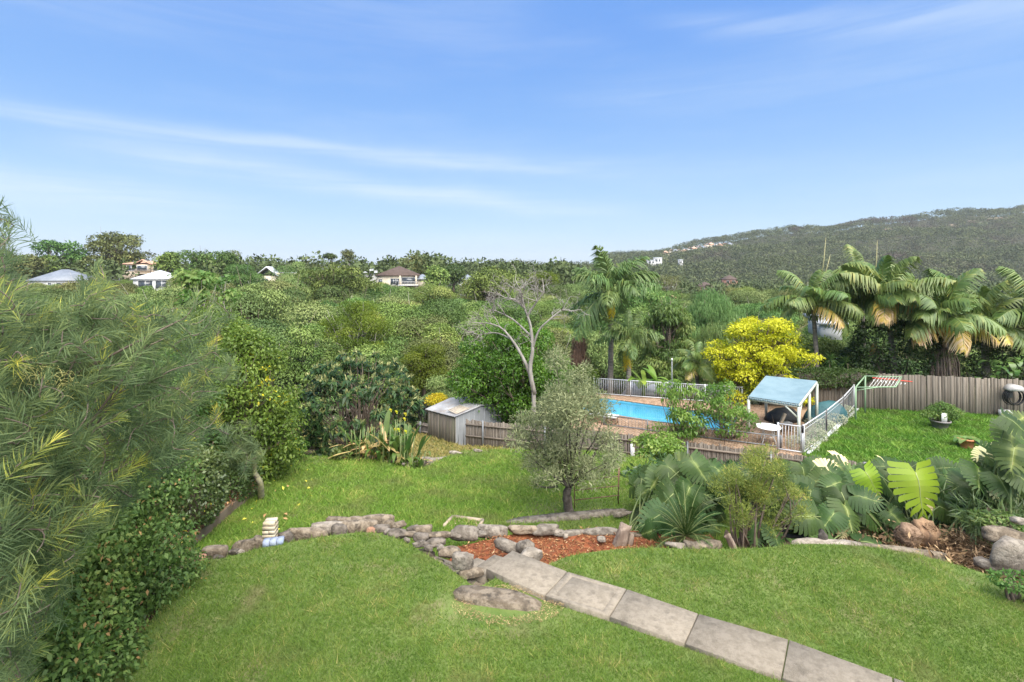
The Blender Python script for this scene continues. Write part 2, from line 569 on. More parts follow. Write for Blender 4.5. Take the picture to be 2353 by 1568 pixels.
# mulch bed below the steps ------------------------------------------------------------
MUL = np.array([(-1.2, 10.1), (-1.15, 9.2), (-.5, 8.6), (.4, 8.6), (1.0, 8.85), (2.0, 9.1), (3.4, 9.0), (4.2, 9.0), (4.0, 10.3), (2.8, 10.7), (1.2, 10.75), (0, 10.6)])
def zmul(x, y): return -.52 + .05 * math.sin(3 * x) * math.sin(2.2 * y) + .10 * max(0, x - 1.5) / 2
M_mulch = surf('red_mulch_ground', (.24, .075, .03), (.14, .045, .02), 9, .95, .8, 60)
tag(part('mulch_bed', sheet_g(MUL, zmul, .3, .8), [M_mulch, M_earth], smooth=True), kind='structure')
g = G()
n = 9000
xy = rng.uniform((-1.3, 8.5), (4.3, 10.8), (n, 2))
xy = xy[inside(MUL, xy[:, 0], xy[:, 1])]
C = np.array([(x, y, zmul(x, y) + .012) for x, y in xy]); n = len(C)
g.leaves(C, unit(n) * (1, 1, .35), unit(n, 2.0), rng.uniform(.04, .09, n), rng.uniform(.012, .028, n), rng.random(n), .25)
M_chip = leafm('red_wood_chip', [(0, (.10, .034, .018)), (.45, (.215, .072, .032)), (.85, (.31, .125, .06)), (1, (.46, .30, .18))], .8, 0, 0)
tag(part('wood_chips', g, M_chip), kind='stuff')

# neighbours' yard ------------------------------------------------------------
DECK = np.array([(2.9, 24.75), (9.9, 21.75), (11.9, 20.9), (18.9, 28.3), (13.4, 28.9), (5.0, 31.6), (3.0, 32.0)])
NLAWN = np.array([(11.9, 20.9), (15.5, 18.75), (20, 17), (27, 20), (29, 27.4), (18.9, 27.9)])
POOLC = np.array([(3.6, 27.8), (10.2, 23.9), (11.8, 26.6), (5.2, 30.5)])
M_paver = surf('brick_paver_ground', (.25, .165, .105), (.32, .22, .145), 3, .9, .4, 40)


def ring(outer, inner, z0, z1):
    """deck with the pool opening cut out"""
    pts = [Vector(p) for p in outer] + [Vector(p) for p in inner]
    no, ni = len(outer), len(inner)
    r = delaunay_2d_cdt(pts, [(i, (i + 1) % no) for i in range(no)] + [(no + i, no + (i + 1) % ni) for i in range(ni)], [], 1, 1e-5)
    V = np.array([(p[0], p[1], z1) for p in r[0]])
    keep = [f for f in r[2] if not inside(inner, V[list(f), 0].mean(keepdims=True), V[list(f), 1].mean(keepdims=True))[0]
            and inside(outer, V[list(f), 0].mean(keepdims=True), V[list(f), 1].mean(keepdims=True))[0]]
    tri = np.array(keep, int)
    e = V[tri]
    s = np.cross(e[:, 1] - e[:, 0], e[:, 2] - e[:, 0])[:, 2] < 0
    tri[s] = tri[s][:, ::-1]
    g = G(); g.add(V, [tri])
    for poly, d in ((outer, 1), (inner, -1)):
        n = len(poly)
        top = np.array([(p[0], p[1], z1) for p in poly]); bot = top * (1, 1, 0) + (0, 0, z0)
        i = np.arange(n); j = (i + 1) % n
        g.add(np.concatenate([top, bot]), [np.stack([i, i + n, j + n, j], 1)], mat=1)
    return g


tag(part('pool_deck', ring(DECK, POOLC, ZD - 1.8, ZD - .03), [M_paver, M_earth]), kind='structure')
def znl(x, y): return ZD + .04 * math.sin(x) * math.sin(y * .9)
tag(part('neighbour_lawn', sheet_g(smooth_poly(NLAWN, .5), znl, .6, 2), [M_lush, M_earth], smooth=True), kind='structure')

# grass blades ------------------------------------------------------------
def blades(name, poly, zf, n, h0, h1, w, stops, patch=None, dens=1.4, bare=(), kk=1.22):
    poly = np.asarray(poly)
    x0, y0 = poly.min(0); x1, y1 = poly.max(0)
    y0 = max(y0, 4.6)
    k = n * 3
    y = 1 / (1 / y0 ** dens - rng.random(k) * (1 / y0 ** dens - 1 / y1 ** dens)) ** (1 / dens) if dens else rng.uniform(y0, y1, k)
    x = rng.uniform(x0, x1, k)
    ok = inside(poly, x, y) & (np.abs(x) < y * 1.1 + .6)
    for (bx, by, br, amt) in bare:
        ok &= ((x - bx) ** 2 / br[0] ** 2 + (y - by) ** 2 / br[1] ** 2 > rng.uniform(.35, 1.2, k)) | (rng.random(k) > amt)
    x, y = x[ok][:n], y[ok][:n]
    n = len(x)
    z = np.array([zf(a, b) for a, b in zip(x, y)])
    clump = np.array([mnoise.noise(Vector((a * 5.0, b * 5.0, 0))) for a, b in zip(x, y)])
    big = np.array([mnoise.noise(Vector((a * 1.1 + 9, b * 1.1, 3))) for a, b in zip(x, y)])
    h = rng.uniform(h0, h1, n) * (1 + .45 * clump + .2 * big) * rng.choice([1, 1, 1, 1, 1.3, 1.9], n)
    ww = w * rng.uniform(.7, 1.3, n) * np.clip(y / 8.0, .75, 2.4)
    th = rng.uniform(0, 6.283, n)
    s = np.stack([np.cos(th), np.sin(th), 0 * th], 1) * ww[:, None] / 2
    b = np.stack([x, y, z - .004], 1)
    lean = rng.normal(size=(n, 3)) * h[:, None] * .8
    lean[:, 2] = h
    V = np.stack([b - s, b + s, b + lean], 1).reshape(-1, 3)
    rv = np.clip(.5 + .20 * rng.normal(size=n) + .34 * big + .34 * clump, 0, 1)
    g = G(); g.add(V, [np.arange(n * 3).reshape(-1, 3)], np.repeat(rv, 3))
    return tag(part(name, g, leafm(name + '_blade', stops, .55, .35, 0, .2, patch, .02, kk)), kind='stuff')


GR = [(0, (.058, .115, .018)), (.35, (.105, .180, .030)), (.7, (.165, .245, .052)), (.93, (.27, .30, .10)), (1, (.37, .33, .15))]
rock1 = P(1165, 1380, .0)
PATHQ = [P(v[0], v[1], 0) for v in ((1115, 1312), (1195, 1272), (2080, 1590), (1790, 1590))]
_UPG = UPS
_path_poly = None
# ------------------------------------------------------------------ concrete path and steps
M_conc = surf('weathered_concrete', (.215, .183, .138), (.275, .237, .184), 13, .9, .8, 70, c3=(.165, .141, .108), s3=.5, rnd=.1, objrnd=.07)
M_conc_in = surf('trowelled_concrete', (.30, .26, .21), (.40, .35, .29), 5, .9, .6, 90)
far_e = [(0.0, 9.01), (.905, 8.38), (1.774, 7.925), (2.68, 7.36), (3.70, 6.845), (4.62, 6.21), (5.55, 5.60)]
near_e = [(-.43, 8.46), (.50, 7.77), (1.39, 7.30), (2.285, 6.775), (3.27, 6.21), (4.25, 5.66), (5.25, 5.12)]
PATHP = np.array(far_e + near_e[::-1])
path = tag(obj('concrete_path', None), kind='structure')
zp = .035


def slab(poly, z0, z1, bev=.012, inset=0.0):
    """slab with softened upper edge and, if asked, a trowelled border line pressed into it"""
    p = np.asarray(poly, float); c = p.mean(0)
    n = len(p)
    def rg(f, z): 
        d = c - p; L = np.linalg.norm(d, axis=1)[:, None]
        q = p + d / L * f
        return np.column_stack([q, np.full(n, z)])
    rings = [rg(0, z0), rg(0, z1 - bev), rg(bev, z1)]
    if inset: rings += [rg(inset, z1), rg(inset + .008, z1 - .007), rg(inset + .022, z1 - .007), rg(inset + .03, z1)]
    V = np.concatenate(rings); fs = []
    for k in range(len(rings) - 1):
        i = np.arange(n); j = (i + 1) % n
        fs.append(np.stack([k * n + i, k * n + j, (k + 1) * n + j, (k + 1) * n + i], 1))
    fs.append(np.array([np.arange(n) + (len(rings) - 1) * n]))
    g = G(); g.add(V, fs, rng.random())
    return g


for k in range(6):
    def lerp(a, b, t): return (a[0] + (b[0] - a[0]) * t, a[1] + (b[1] - a[1]) * t)
    e = .006
    q = [lerp(near_e[k], near_e[k + 1], e), lerp(near_e[k], near_e[k + 1], 1 - e), lerp(far_e[k], far_e[k + 1], 1 - e), lerp(far_e[k], far_e[k + 1], e)]
    part('slab', slab(q, -.12, zp, .012, .13 if k == 1 else 0), M_conc, path)
steps = thing('garden_steps', 'short flight of worn concrete steps at the top of the path down to the mulch', 'steps', (0, 0, 0))
dv, nv = np.array((-.877, .48)), np.array((.62, .79))
a, b = np.array((-.43, 8.46)), np.array((0.0, 9.01))
for k, (z, L) in enumerate(((-.13, .36), (-.29, .38))):
    q = [a + dv * .01, b + dv * .01, b + dv * L, a + dv * L]
    part('step', slab(q[::-1], z - .4, z, .015), M_conc, steps)
    a, b = a + dv * L, b + dv * L
q = [a + dv * .01, b + dv * .01 - nv * .18, b + dv * .95 - nv * .15, a + dv * .95]
part('landing', slab(q[::-1], -.8, -.40, .02), M_conc, steps)

# ------------------------------------------------------------------ rocks
bpy_ico = None


def ico(sub):
    import bmesh
    bm = bmesh.new(); bmesh.ops.create_icosphere(bm, subdivisions=sub, radius=1)
    V = np.array([v.co[:] for v in bm.verts]); Fc = np.array([[v.index for v in f.verts] for f in bm.faces]); bm.free()
    return V, Fc


ICO = {k: ico(k) for k in (1, 2, 3, 4)}


def rock_g(seed, size, cuts=9, flat=1.0, rough=.15, sub=3, mat=0, c=(0, 0, 0), rz=0.0, tilt=0.0):
    r = np.random.default_rng(seed)
    V, Fc = ICO[sub]
    nrm = unit(cuts + 5, 0, r); d = r.uniform(.52, .90, cuts + 5)
    if flat != 1: nrm = np.concatenate([nrm, [(0.05, .03, 1), (0, .04, -1)]]); d = np.concatenate([d, [.62 * flat, .6]])
    rad = np.full(len(V), 1.0)
    for n_, d_ in zip(nrm, d):
        n_ = n_ / np.linalg.norm(n_); k = V @ n_
        rad = np.where(k > .01, np.minimum(rad, d_ / np.maximum(k, .01)), rad)
    bx_ = 1 / ((np.abs(V) ** 5).sum(1)) ** .2
    W_ = V * np.minimum(rad * 1.12, bx_ * .86)[:, None]
    o = Vector(r.uniform(-50, 50, 3))
    nz = np.array([mnoise.ridged_multi_fractal(Vector(p) * 1.5 + o, .9, 2.1, 5, 1.0, 2.0) * .5 - .7 for p in W_])
    strat = np.array([mnoise.noise(Vector((p[0] * .8, p[1] * .8, p[2] * 6)) + o) for p in W_])
    W_ = W_ * (1 + rough * nz + rough * .7 * strat)[:, None]
    W_ = W_ * np.asarray(size) / 2 / .78
    ct, st = math.cos(tilt), math.sin(tilt)
    W_ = W_ @ np.array([[1, 0, 0], [0, ct, st], [0, -st, ct]])
    cz, sz = math.cos(rz), math.sin(rz)
    W_ = W_ @ np.array([[cz, sz, 0], [-sz, cz, 0], [0, 0, 1]])
    g = G(); g.add(W_ + np.asarray(c), [Fc], r.random(), mat)
    return g


def stone_mat(name, c1, c2, c3): return surf(name, c1, c2, 7, .95, 1.0, 16, c3=c3, s3=.9, objrnd=.16, lo=.42, hi=.58, bdist=.05)


M_sand = stone_mat('sandstone', (.165, .130, .092), (.275, .225, .165), (.075, .061, .046))
M_dark = stone_mat('dark_stone', (.11, .092, .072), (.20, .17, .138), (.06, .05, .04))
M_pale = stone_mat('pale_stone', (.24, .207, .165), (.34, .298, .245), (.13, .11, .086))
M_orng = stone_mat('orange_stone', (.42, .22, .13), (.48, .30, .20), (.28, .16, .11))
M_grey = stone_mat('grey_stone', (.165, .140, .112), (.265, .232, .19), (.08, .067, .054))
SM = {'s': M_sand, 'd': M_dark, 'p': M_pale, 'o': M_orng, 'g': M_grey}


def CR(n, cx, cy):
    """crop n (2334 wide piece of the photograph) to the 2353-wide measure"""
    ox, oy = {1: (0, 1276), 2: (640, 1276), 3: (1280, 1276), 4: (1920, 1276), 5: (0, 900), 6: (640, 900), 7: (1280, 900), 8: (1920, 900)}[n]
    return (ox + .27421 * cx) * .91914, (oy + .27421 * cy) * .91914


def put_rock(n, cx, cy, w, h, z, m, parent, name='stone', seed=None, flat=1.0, deep=1.0, rz=None, tilt=0.0, mult=1.0):
    """a stone seen at (cx, cy), w by h crop units big, its middle at height z"""
    vx, vy = CR(n, cx, cy)
    p = P(vx, vy, z)
    k = .27421 * .4 / FPX * p[1]
    W_, H_ = w * k * 1.22 * mult, h * k * (.92 if n in (1, 2) else 1.05)
    sd = seed or int(cx * 7 + cy * 13 + n * 101)
    if flat == 1:
        D_ = .8 * min(W_, 1.25 * H_) * deep
        Hz = max(.10, H_ * 1.12 - .42 * D_)
    else:
        Hz = .26 / flat
        D_ = max(.2, (H_ * 1.1 - .09) * 1.75) * (deep if deep > 1 else 1)
    g = rock_g(sd, (W_, D_, Hz), 9, flat, .09, 3, rz=rng.uniform(-.3, .3) if rz is None else rz, tilt=tilt)
    o = part(name, g, SM[m], parent, smooth=False)
    o.location = p
    return o


wall = thing('stone_retaining_wall', 'low dry stone wall of mixed sandstone lumps curving along the end of the upper lawn', 'retaining wall', (0, 0, 0))
L_ = [  # crop, x, y, w, h, z, kind, flat
    (1, 1795, 435, 120, 95, .0, 'o', 1), (1, 1745, 445, 60, 60, -.02, 'p', 1), (1, 1950, 385, 190, 50, -.08, 's', .7), (1, 1985, 430, 64, 60, -.02, 'd', 1), (1, 2130, 378, 80, 56, -.03, 'd', 1),
    (1, 2195, 385, 60, 40, -.02, 'p', 1), (1, 2250, 330, 210, 50, -.08, 's', .7), (2, 40, 305, 160, 66, -.05, 's', .7), (2, 275, 255, 130, 54, -.06, 'd', .8),
    (2, 480, 222, 330, 66, -.07, 's', .6), (2, 640, 163, 280, 80, -.06, 'p', .6), (2, 765, 185, 110, 60, -.05, 'd', .8), (2, 760, 118, 200, 44, -.12, 's', .6), (2, 880, 160, 150, 84, -.06, 's', .7),
    (2, 915, 110, 120, 40, -.12, 's', .6), (2, 1010, 148, 160, 74, -.08, 's', .7), (2, 1095, 97, 260, 40, -.14, 's', .6), (2, 1050, 183, 74, 72, -.02, 'o', 1), (2, 1140, 168, 125, 95, -.03, 'd', 1),
    (2, 1212, 142, 64, 110, -.06, 's', 1), (2, 1200, 195, 60, 50, -.03, 'g', 1), (2, 1292, 132, 130, 80, -.06, 's', 1), (2, 1288, 215, 140, 115, -.03, 'd', 1), (2, 1392, 215, 110, 74, -.04, 's', 1),
    (2, 1430, 165, 96, 64, -.1, 'd', 1), (2, 1372, 272, 54, 44, .02, 'g', 1), (2, 1520, 190, 140, 50, -.14, 's', .8), (2, 1502, 245, 115, 90, -.06, 'd', 1), (2, 1485, 302, 100, 60, .02, 'g', 1),
    (2, 1640, 232, 220, 78, -.10, 's', 1), (2, 1622, 300, 175, 105, -.02, 'd', 1), (2, 1690, 342, 66, 56, .0, 'g', 1), (2, 1570, 345, 70, 50, .0, 'd', 1), (2, 1800, 226, 125, 66, -.28, 'd', 1), (2, 1765, 380, 165, 110, -.05, 's', 1),
    (2, 1900, 200, 250, 96, -.4, 'g', .9), (2, 2035, 215, 120, 80, -.42, 'g', 1), (2, 2150, 192, 230, 54, -.46, 'g', .8), (2, 1925, 515, 110, 80, -.03, 'd', 1), (2, 1960, 575, 190, 120, -.05, 's', 1), (2, 1890, 455, 155, 105, .12, 'g', .8)]
for a_ in L_: put_rock(*a_[:7], wall, flat=a_[7], mult=.94)
# the hidden courses that carry the top stones
for k in range(46):
    i = k * (len(UPS) - 1) // 46
for k, p in enumerate(smooth_poly([q[:2] for q in far_left], .42, False)):
    for dz in (-.36, -.72):
        g = rock_g(900 + k * 3 + int(dz * 10), (.55, .42, .40), 8, 1, .04, 2)
        o = part('stone', g, M_sand if (k + int(dz * 5)) % 3 else M_dark, wall); o.location = (p[0], p[1] + .12, dz)
edge = thing('rock_edging', 'row of squat grey sandstone boulders along the back of the red mulch', 'rock edging', (0, 0, 0))
for a_ in ((3, 90, 172, 215, 105, -.42, 's', 1), (3, 302, 165, 190, 120, -.42, 'g', 1), (3, 425, 195, 90, 60, -.46, 'g', 1), (3, 540, 208, 260, 76, -.48, 'g', 1), (3, 800, 200, 270, 84, -.46, 'g', 1), (3, 490, 236, 36, 36, -.45, 'p', 1), (3, 810, 266, 66, 48, -.4, 'g', 1), (3, 1100, 228, 160, 40, -.5, 's', 1), (3, 1240, 215, 120, 40, -.5, 's', 1)):
    put_rock(*a_[:7], edge, flat=a_[7])


def lone(n, cx, cy, w, h, z, m, label, flat=1.0, name='rock', cat='rock', **kw):
    o = put_rock(n, cx, cy, w, h, z, m, None, name, flat=flat, **kw)
    return tag(o, label, cat)


lone(3, 545, 75, 900, 85, -1.08, 'g', 'broad flat slab of bedrock showing in the grass under the olive tree', .35, deep=.9)
lone(3, 1010, 32, 160, 46, -.95, 'g', 'small rounded grey rock in the grass beside the monstera bed', 1)
lone(3, -20, 325, 260, 120, -.2, 'g', 'squared sandstone block standing beside the top of the concrete steps', 1, rz=-.45, seed=4413, deep=.7)
lone(3, 120, 338, 130, 64, -.16, 'g', 'small grey stone lying on the squared block by the steps', .8, seed=88)
lone(3, 175, 410, 170, 70, -.08, 'p', 'cream wedge of stone between the path and the red mulch', .8)
lone(3, 1500, 322, 155, 70, .02, 'p', 'pale lump of quartz-like stone at the foot of the cycad', 1)
lone(3, 1635, 348, 110, 34, -.02, 's', 'thin sandstone flake in the grass edge below the cycad', .8)
lone(3, 1770, 350, 230, 44, -.04, 's', 'low sandstone kerb piece between the lawn and the fine-leaved shrub', .7)
lone(4, 500, 335, 520, 84, -.02, 'p', 'long pale flat stone edging the lawn in front of the monstera leaves', .8, rz=-.1, deep=.35)
lone(4, 1180, 396, 600, 44, -.06, 's', 'thin pale stone strip continuing the edge of the lawn towards the brush pile', .7, rz=-.22, deep=.25)
lone(4, 2165, 430, 310, 360, .12, 'p', 'big pale upright boulder with moss patches beside the lawn corner', 1, deep=.7, mult=.95, seed=31, rz=.2)
lone(4, 2225, 235, 330, 165, .3, 's', 'rough sandstone boulder leaning behind the big pale boulder', 1)
lone(4, 2290, 95, 95, 70, .55, 'p', 'small rounded pale stone among ivy above the boulders', 1)
lone(4, 1975, 490, 110, 120, .0, 'g', 'low mossy stone against the foot of the pale boulder', 1)
lone(2, 2235, 835, 640, 190, -.078, 's', 'worn rock outcrop level with the upper lawn beside the path', .28, rz=-.15)
lone(6, 1325, 935, 75, 55, -1.5, 'g', 'rounded stone at the dip in the lawn edge, below the canna lilies', 1)
lone(6, 1390, 952, 90, 60, -1.45, 'g', 'larger rounded stone at the lowest corner of the middle lawn edge', 1)
lone(6, 1260, 925, 70, 45, -1.5, 'd', 'dark stone half buried along the canna bed', 1)
lone(6, 1820, 845, 100, 40, -1.55, 'p', 'cream stone on the far lawn edge before the paling fence', 1)
lone(6, 2025, 824, 70, 26, -1.5, 'p', 'small pale stone on the lawn edge below the fence post', 1)
lone(6, 1590, 930, 240, 36, -1.7, 'p', 'long whitish kerb stone sloping up from the dip in the lawn edge', .7, rz=.5)
lone(6, 1560, 915, 150, 46, -2.0, 'g', 'flat grey stone lying behind the whitish kerb stone', .7)
lone(6, 560, 812, 160, 26, -1.75, 'p', 'flat white stone near the loquat tree at the end of the lawn', .6)
lone(6, 240, 825, 130, 44, -1.6, 's', 'rough stone at the far end of the lawn in dry grass', .8)
lone(6, 130, 790, 150, 40, -1.7, 'g', 'grey stone under the hibiscus at the end of the lawn', .8)
lone(6, 640, 840, 340, 60, -1.75, 'd', 'broad dark flat stone along the far lawn edge before the loquat', .6)
lone(6, 1060, 905, 110, 40, -1.6, 'd', 'reddish stone under the dead canna leaves', .8)
lone(6, 420, 850, 160, 34, -1.7, 's', 'sandstone slab edge in the worn grass at the end of the lawn', .7)

g = G(); n = 1700
rc = P(*CR(2, 2235, 835), 0); th_ = rng.uniform(0, 6.283, n); rr_ = rng.uniform(.85, 1.35, n)
C = np.stack([rc[0] + np.cos(th_) * .62 * rr_ + .1, rc[1] + np.sin(th_) * .34 * rr_ - .04, np.full(n, .005)], 1)
g.leaves(C, unit(n) * (1, 1, .2), unit(n, 2), rng.uniform(.02, .055, n), rng.uniform(.004, .008, n), rng.random(n), .2)
tag(part('dry_thatch', g, leafm('straw_thatch', [(0, (.08, .05, .03)), (.6, (.19, .135, .08)), (1, (.34, .26, .16))], .9, .01, 0)), kind='stuff')

# brick pillar with its blue block ------------------------------------------------------------
M_cream_brick = surf('cream_brick', (.50, .42, .28), (.58, .50, .36), 8, .9, .4, 60, objrnd=.1)
p = P(*CR(2, 132, 262), .0)
pil = thing('brick_pillar', 'short pillar of cream bricks standing on the stone wall', 'brick pillar', p, rz=.12)
me = mesh('brick', G().box((0, 0, 0), (.215, .105, .066), taper=.985), M_cream_brick)
part('mortar', G().box((0, 0, .12), (.207, .207, .36)), M_white if False else M_sand, pil)
for k in range(4):
    for s in (-1, 1):
        o = obj('brick', me, pil, ((0, s * .055, .02 + k * .075)) if k % 2 else ((s * .055, 0, .02 + k * .075)), 0 if k % 2 else R(90))
me = mesh('brick', G().box((0, 0, 0), (.20, .098, .07), taper=.985), M_cream_brick)
for s in (-1, 1): obj('brick', me, pil, (0, s * .054, .318))
M_blue = surf('faded_blue_paint', (.20, .26, .40), (.30, .34, .43), 6, .8, .2, 40)
p = P(*CR(2, 160, 318), .0)
bl = thing('concrete_block', 'faded blue hollow concrete block at the foot of the brick pillar', 'concrete block', p, rz=.25)
for k in range(3): part('block_shell', G().box(((k - 1) * .115, 0, .05), (.105, .15, .13)), M_blue, bl)
part('block_web', G().box((0, .06, .05), (.30, .03, .12)), M_blue, bl)

# timber planter frame beyond the wall ------------------------------------------------------------
M_timber = surf('grey_timber', (.30, .235, .17), (.40, .33, .25), 3, .85, .4, 40, stretch=(1, 1, 6), objrnd=.12)
M_oldwood = surf('old_wood', (.23, .175, .13), (.34, .27, .205), 5, .9, .5, 40, objrnd=.12)
pa, pb, pc = PM(*CR(2, 1715, 165)), PM(*CR(2, 1795, 78)), PM(*CR(2, 2070, 115))
bx = thing('timber_frame_box', 'small timber-edged sandpit frame filled with wood chips beyond the wall', 'garden frame', pb)
pd = PM(*CR(2, 2040, 165))
for u_, v_ in ((pa, pb), (pb, pc), (pc, pd)):
    part('board', G().bar(u_ - pb + (0, 0, .03), v_ - pb + (0, 0, .03), .055, .13), M_timber, bx)
g = G(); n = 500
ab = rng.random((n, 2))
Cc = pa - pb + ab[:, :1] * (pb - pa)[None] + ab[:, 1:] * (pc - pb)[None]
Cc[:, 2] += .02
g.leaves(Cc, unit(n) * (1, 1, .3), unit(n, 2), rng.uniform(.05, .1, n), .03, rng.random(n))
tag(part('chip_filling', g, leafm('pale_chips', [(0, (.25, .17, .1)), (1, (.5, .38, .25))], .9, 0, 0), bx), kind='stuff')

# timber edging and litter along the left of the middle lawn ------------------------------------------------------------
a_, b_ = PM(*CR(5, 1910, 1475), .05), PM(*CR(5, 2250, 1225), .05)
o = part('timber_edging', G().bar(a_, b_, .09, .12), M_timber); tag(o, 'weathered timber sleeper edging the lawn beside the leaf litter', 'garden edging')
kb = thing('brick_kerb', 'crumbling mossy stone kerb between the hedge and the middle lawn', 'kerb', PM(*CR(1, 1745, 220)))
p0, p1 = PM(*CR(1, 1720, 380)), PM(*CR(5, 1830, 1330))
for k in range(7):
    q = p0 + (p1 - p0) * (k + .5) / 7
    o = part('stone', rock_g(3000 + k, (.26, .48, .30), 8, 1, .05, 2), M_sand if k % 2 else M_grey, kb); o.location = q - np.array(kb.location) + (-.08, 0, .0)
g = G(); n = 5200
xy = rng.uniform((-9.5, 9.5), (-5.2, 16), (n, 2)); xy = xy[inside(BEDL, xy[:, 0], xy[:, 1])]
Cc = np.array([(x, y, zbl(x, y) + .015) for x, y in xy]); n = len(Cc)
g.leaves(Cc, unit(n) * (1, 1, .4), unit(n, 2), rng.uniform(.06, .13, n), rng.uniform(.03, .06, n), rng.random(n), .3)
xy = rng.uniform((-7.2, 10.5), (-5.2, 17), (34, 2))
Cc = np.array([(x, y, zmid(y) + .03) for x, y in xy]); n = len(Cc)
g.leaves(Cc, unit(n) * (1, 1, .4), unit(n, 2), rng.uniform(.08, .15, n), rng.uniform(.05, .09, n), rng.choice([.75, .97, 1.0], n), .3)
tag(part('fallen_leaves', g, leafm('fallen_leaf', [(0, (.09, .05, .03)), (.5, (.2, .12, .065)), (.85, (.32, .21, .11)), (.95, (.55, .42, .05)), (1, (.62, .5, .06))], .8, .1, 0)), kind='stuff')

# ------------------------------------------------------------------ grass
def cut(poly, other):
    return poly


_z = zup
rk1 = P(*CR(2, 2235, 830), 0)
def upzone(x, y): return _z(x, y)


class _Path:
    pass


def blades_up():
    global inside
    keep = inside
    def ins(poly, X, Y):
        c = keep(poly, X, Y)
        if poly is UPS_: c &= ~keep(PATHP, X, Y + rng.normal(size=len(Y)) * .025)
        return c
    inside = ins
    o = blades('upper_lawn_grass', UPS_, zup, 340000, .022, .05, .0095, GR, (1.1, .52, .78, (.22, .22, .08)), 1.3,
               [(rk1[0], rk1[1], (1.0, .42), .97), (rk1[0], rk1[1] - .1, (1.3, .65), .6), (-4.95, 6.0, (.5, 2.2), .5), (7.9, 8.0, (1.2, .5), .6)])
    inside = keep
    return o


UPS_ = np.array(UPS)
blades_up()
blades('middle_lawn_grass', MIDS, zmidf, 190000, .035, .075, .0145, [(0, (.065, .135, .02)), (.35, (.105, .185, .032)), (.75, (.15, .225, .05)), (1, (.27, .27, .10))], (.9, .45, .75, (.20, .235, .07)), .6,
       [(1.4, 12.6, (1.6, 1.2), .6), (-7.4, 17.5, (1.8, 2.0), .6), (-4.5, 18.3, (4, .9), .65), (2.5, 14.5, (2.5, 2.5), .35)], 1.6)
blades('neighbour_lawn_grass', smooth_poly(NLAWN, .5), znl, 80000, .05, .11, .028, [(0, (.045, .10, .014)), (.5, (.085, .165, .025)), (1, (.17, .23, .055))], (1.2, .45, .7, (.14, .20, .045)), 0, (), 1.75)
blades('dry_terrace_grass', LOW, zlow, 50000, .05, .12, .03, [(0, (.09, .13, .03)), (.3, (.22, .19, .08)), (.8, (.34, .27, .13)), (1, (.14, .17, .04))], None, 0)
# ------------------------------------------------------------------ plant builders
M_bark = surf('brown_bark', (.13, .095, .07), (.22, .175, .135), 6, .95, .8, 40, stretch=(1, 1, .3), c3=(.07, .05, .04))
M_gbark = surf('grey_gum_bark', (.30, .27, .235), (.42, .39, .345), 5, .9, .5, 30, stretch=(1, 1, .25), c3=(.16, .13, .11))
M_dead = surf('bleached_dead_wood', (.25, .225, .195), (.35, .325, .29), 5, .85, .6, 40, stretch=(1, 1, .3), c3=(.14, .12, .10))
M_ptrunk = surf('palm_trunk', (.19, .165, .14), (.30, .265, .225), 5, .9, .6, 30, stretch=(.6, .6, 5), c3=(.11, .09, .075))
M_gum = leafm('gum_foliage', [(0, (0.046, 0.073, 0.025)), (.4, (0.079, 0.115, 0.038)), (.75, (0.114, 0.154, 0.055)), (1, (0.168, 0.195, 0.081))], .6, .10, .22, .3, None, .035, 1.52)
M_gumg = leafm('green_gum_foliage', [(0, (0.039, 0.076, 0.020)), (.45, (0.072, 0.125, 0.032)), (.8, (0.109, 0.170, 0.045)), (1, (0.157, 0.209, 0.070))], .6, .10, .2, .3, None, .03, 1.52)
M_gumb = leafm('bronze_gum_foliage', [(0, (0.060, 0.072, 0.028)), (.5, (0.092, 0.110, 0.041)), (.85, (0.124, 0.140, 0.055)), (1, (0.160, 0.162, 0.070))], .6, .10, .12, .3, None, .012, 1.42)
M_darkl = leafm('dark_foliage', [(0, (.022, .040, .013)), (.5, (.045, .075, .024)), (.9, (.078, .115, .036)), (1, (.12, .15, .06))], .45, .25, .15, .35)
M_lime = leafm('lime_foliage', [(0, (.075, .12, .015)), (.5, (.125, .18, .022)), (.9, (.185, .235, .034)), (1, (.24, .27, .055))], .55, .35, .1, .35, None, .02, 1.15)


def ell_leaves(g, cs, rs, n, L, Wd, r, tone=.5, tspread=.2, flat=.7, up=.5, droop=.2, shell=.55, fold=.18, jit=.16, mat=0, out=.6, hang=0.0, nrm_=1.1):
    """n leaves spread through clumps centred on cs with radii rs; each clump has a tone of its own"""
    cs = np.asarray(cs, float); m = len(cs)
    rs = np.broadcast_to(np.asarray(rs, float), (m,))
    w = rs ** 2; idx = r.choice(m, n, p=w / w.sum())
    ct = np.clip(tone + tspread * r.normal(size=m), 0, 1)
    u = unit(n, up, r)
    rad = rs[idx] * (shell + (1 - shell) * r.random(n) ** .6) * (1 + .12 * r.normal(size=n))
    C = cs[idx] + u * rad[:, None] * (1, 1, flat)
    if hang:
        C[:, 2] -= hang * rs[idx] * r.random(n) ** 2
    D = u * out + unit(n, 0, r) + (0, 0, -droop * 1.5)
    N = unit(n, .5, r) * (.75 if nrm_ < 1.5 else .4) + u * nrm_ + (0, 0, .35)
    g.leaves(C, D, N, L * r.uniform(.65, 1.3, n), Wd * r.uniform(.7, 1.3, n), np.clip(ct[idx] + jit * r.normal(size=n), 0, 1), fold, mat, droop)
    return g


def limb(g, a, b, r0, r1, r, bow=.15, n=5, sides=5, mat=0):
    a, b = np.asarray(a, float), np.asarray(b, float)
    L = np.linalg.norm(b - a)
    mid = (a + b) / 2 + r.normal(size=3) * L * bow + (0, 0, -.05 * L)
    pts = bez(a, mid, b, n)
    g.tube(pts, np.linspace(r0, r1, n), sides, r.random(), mat)
    return pts


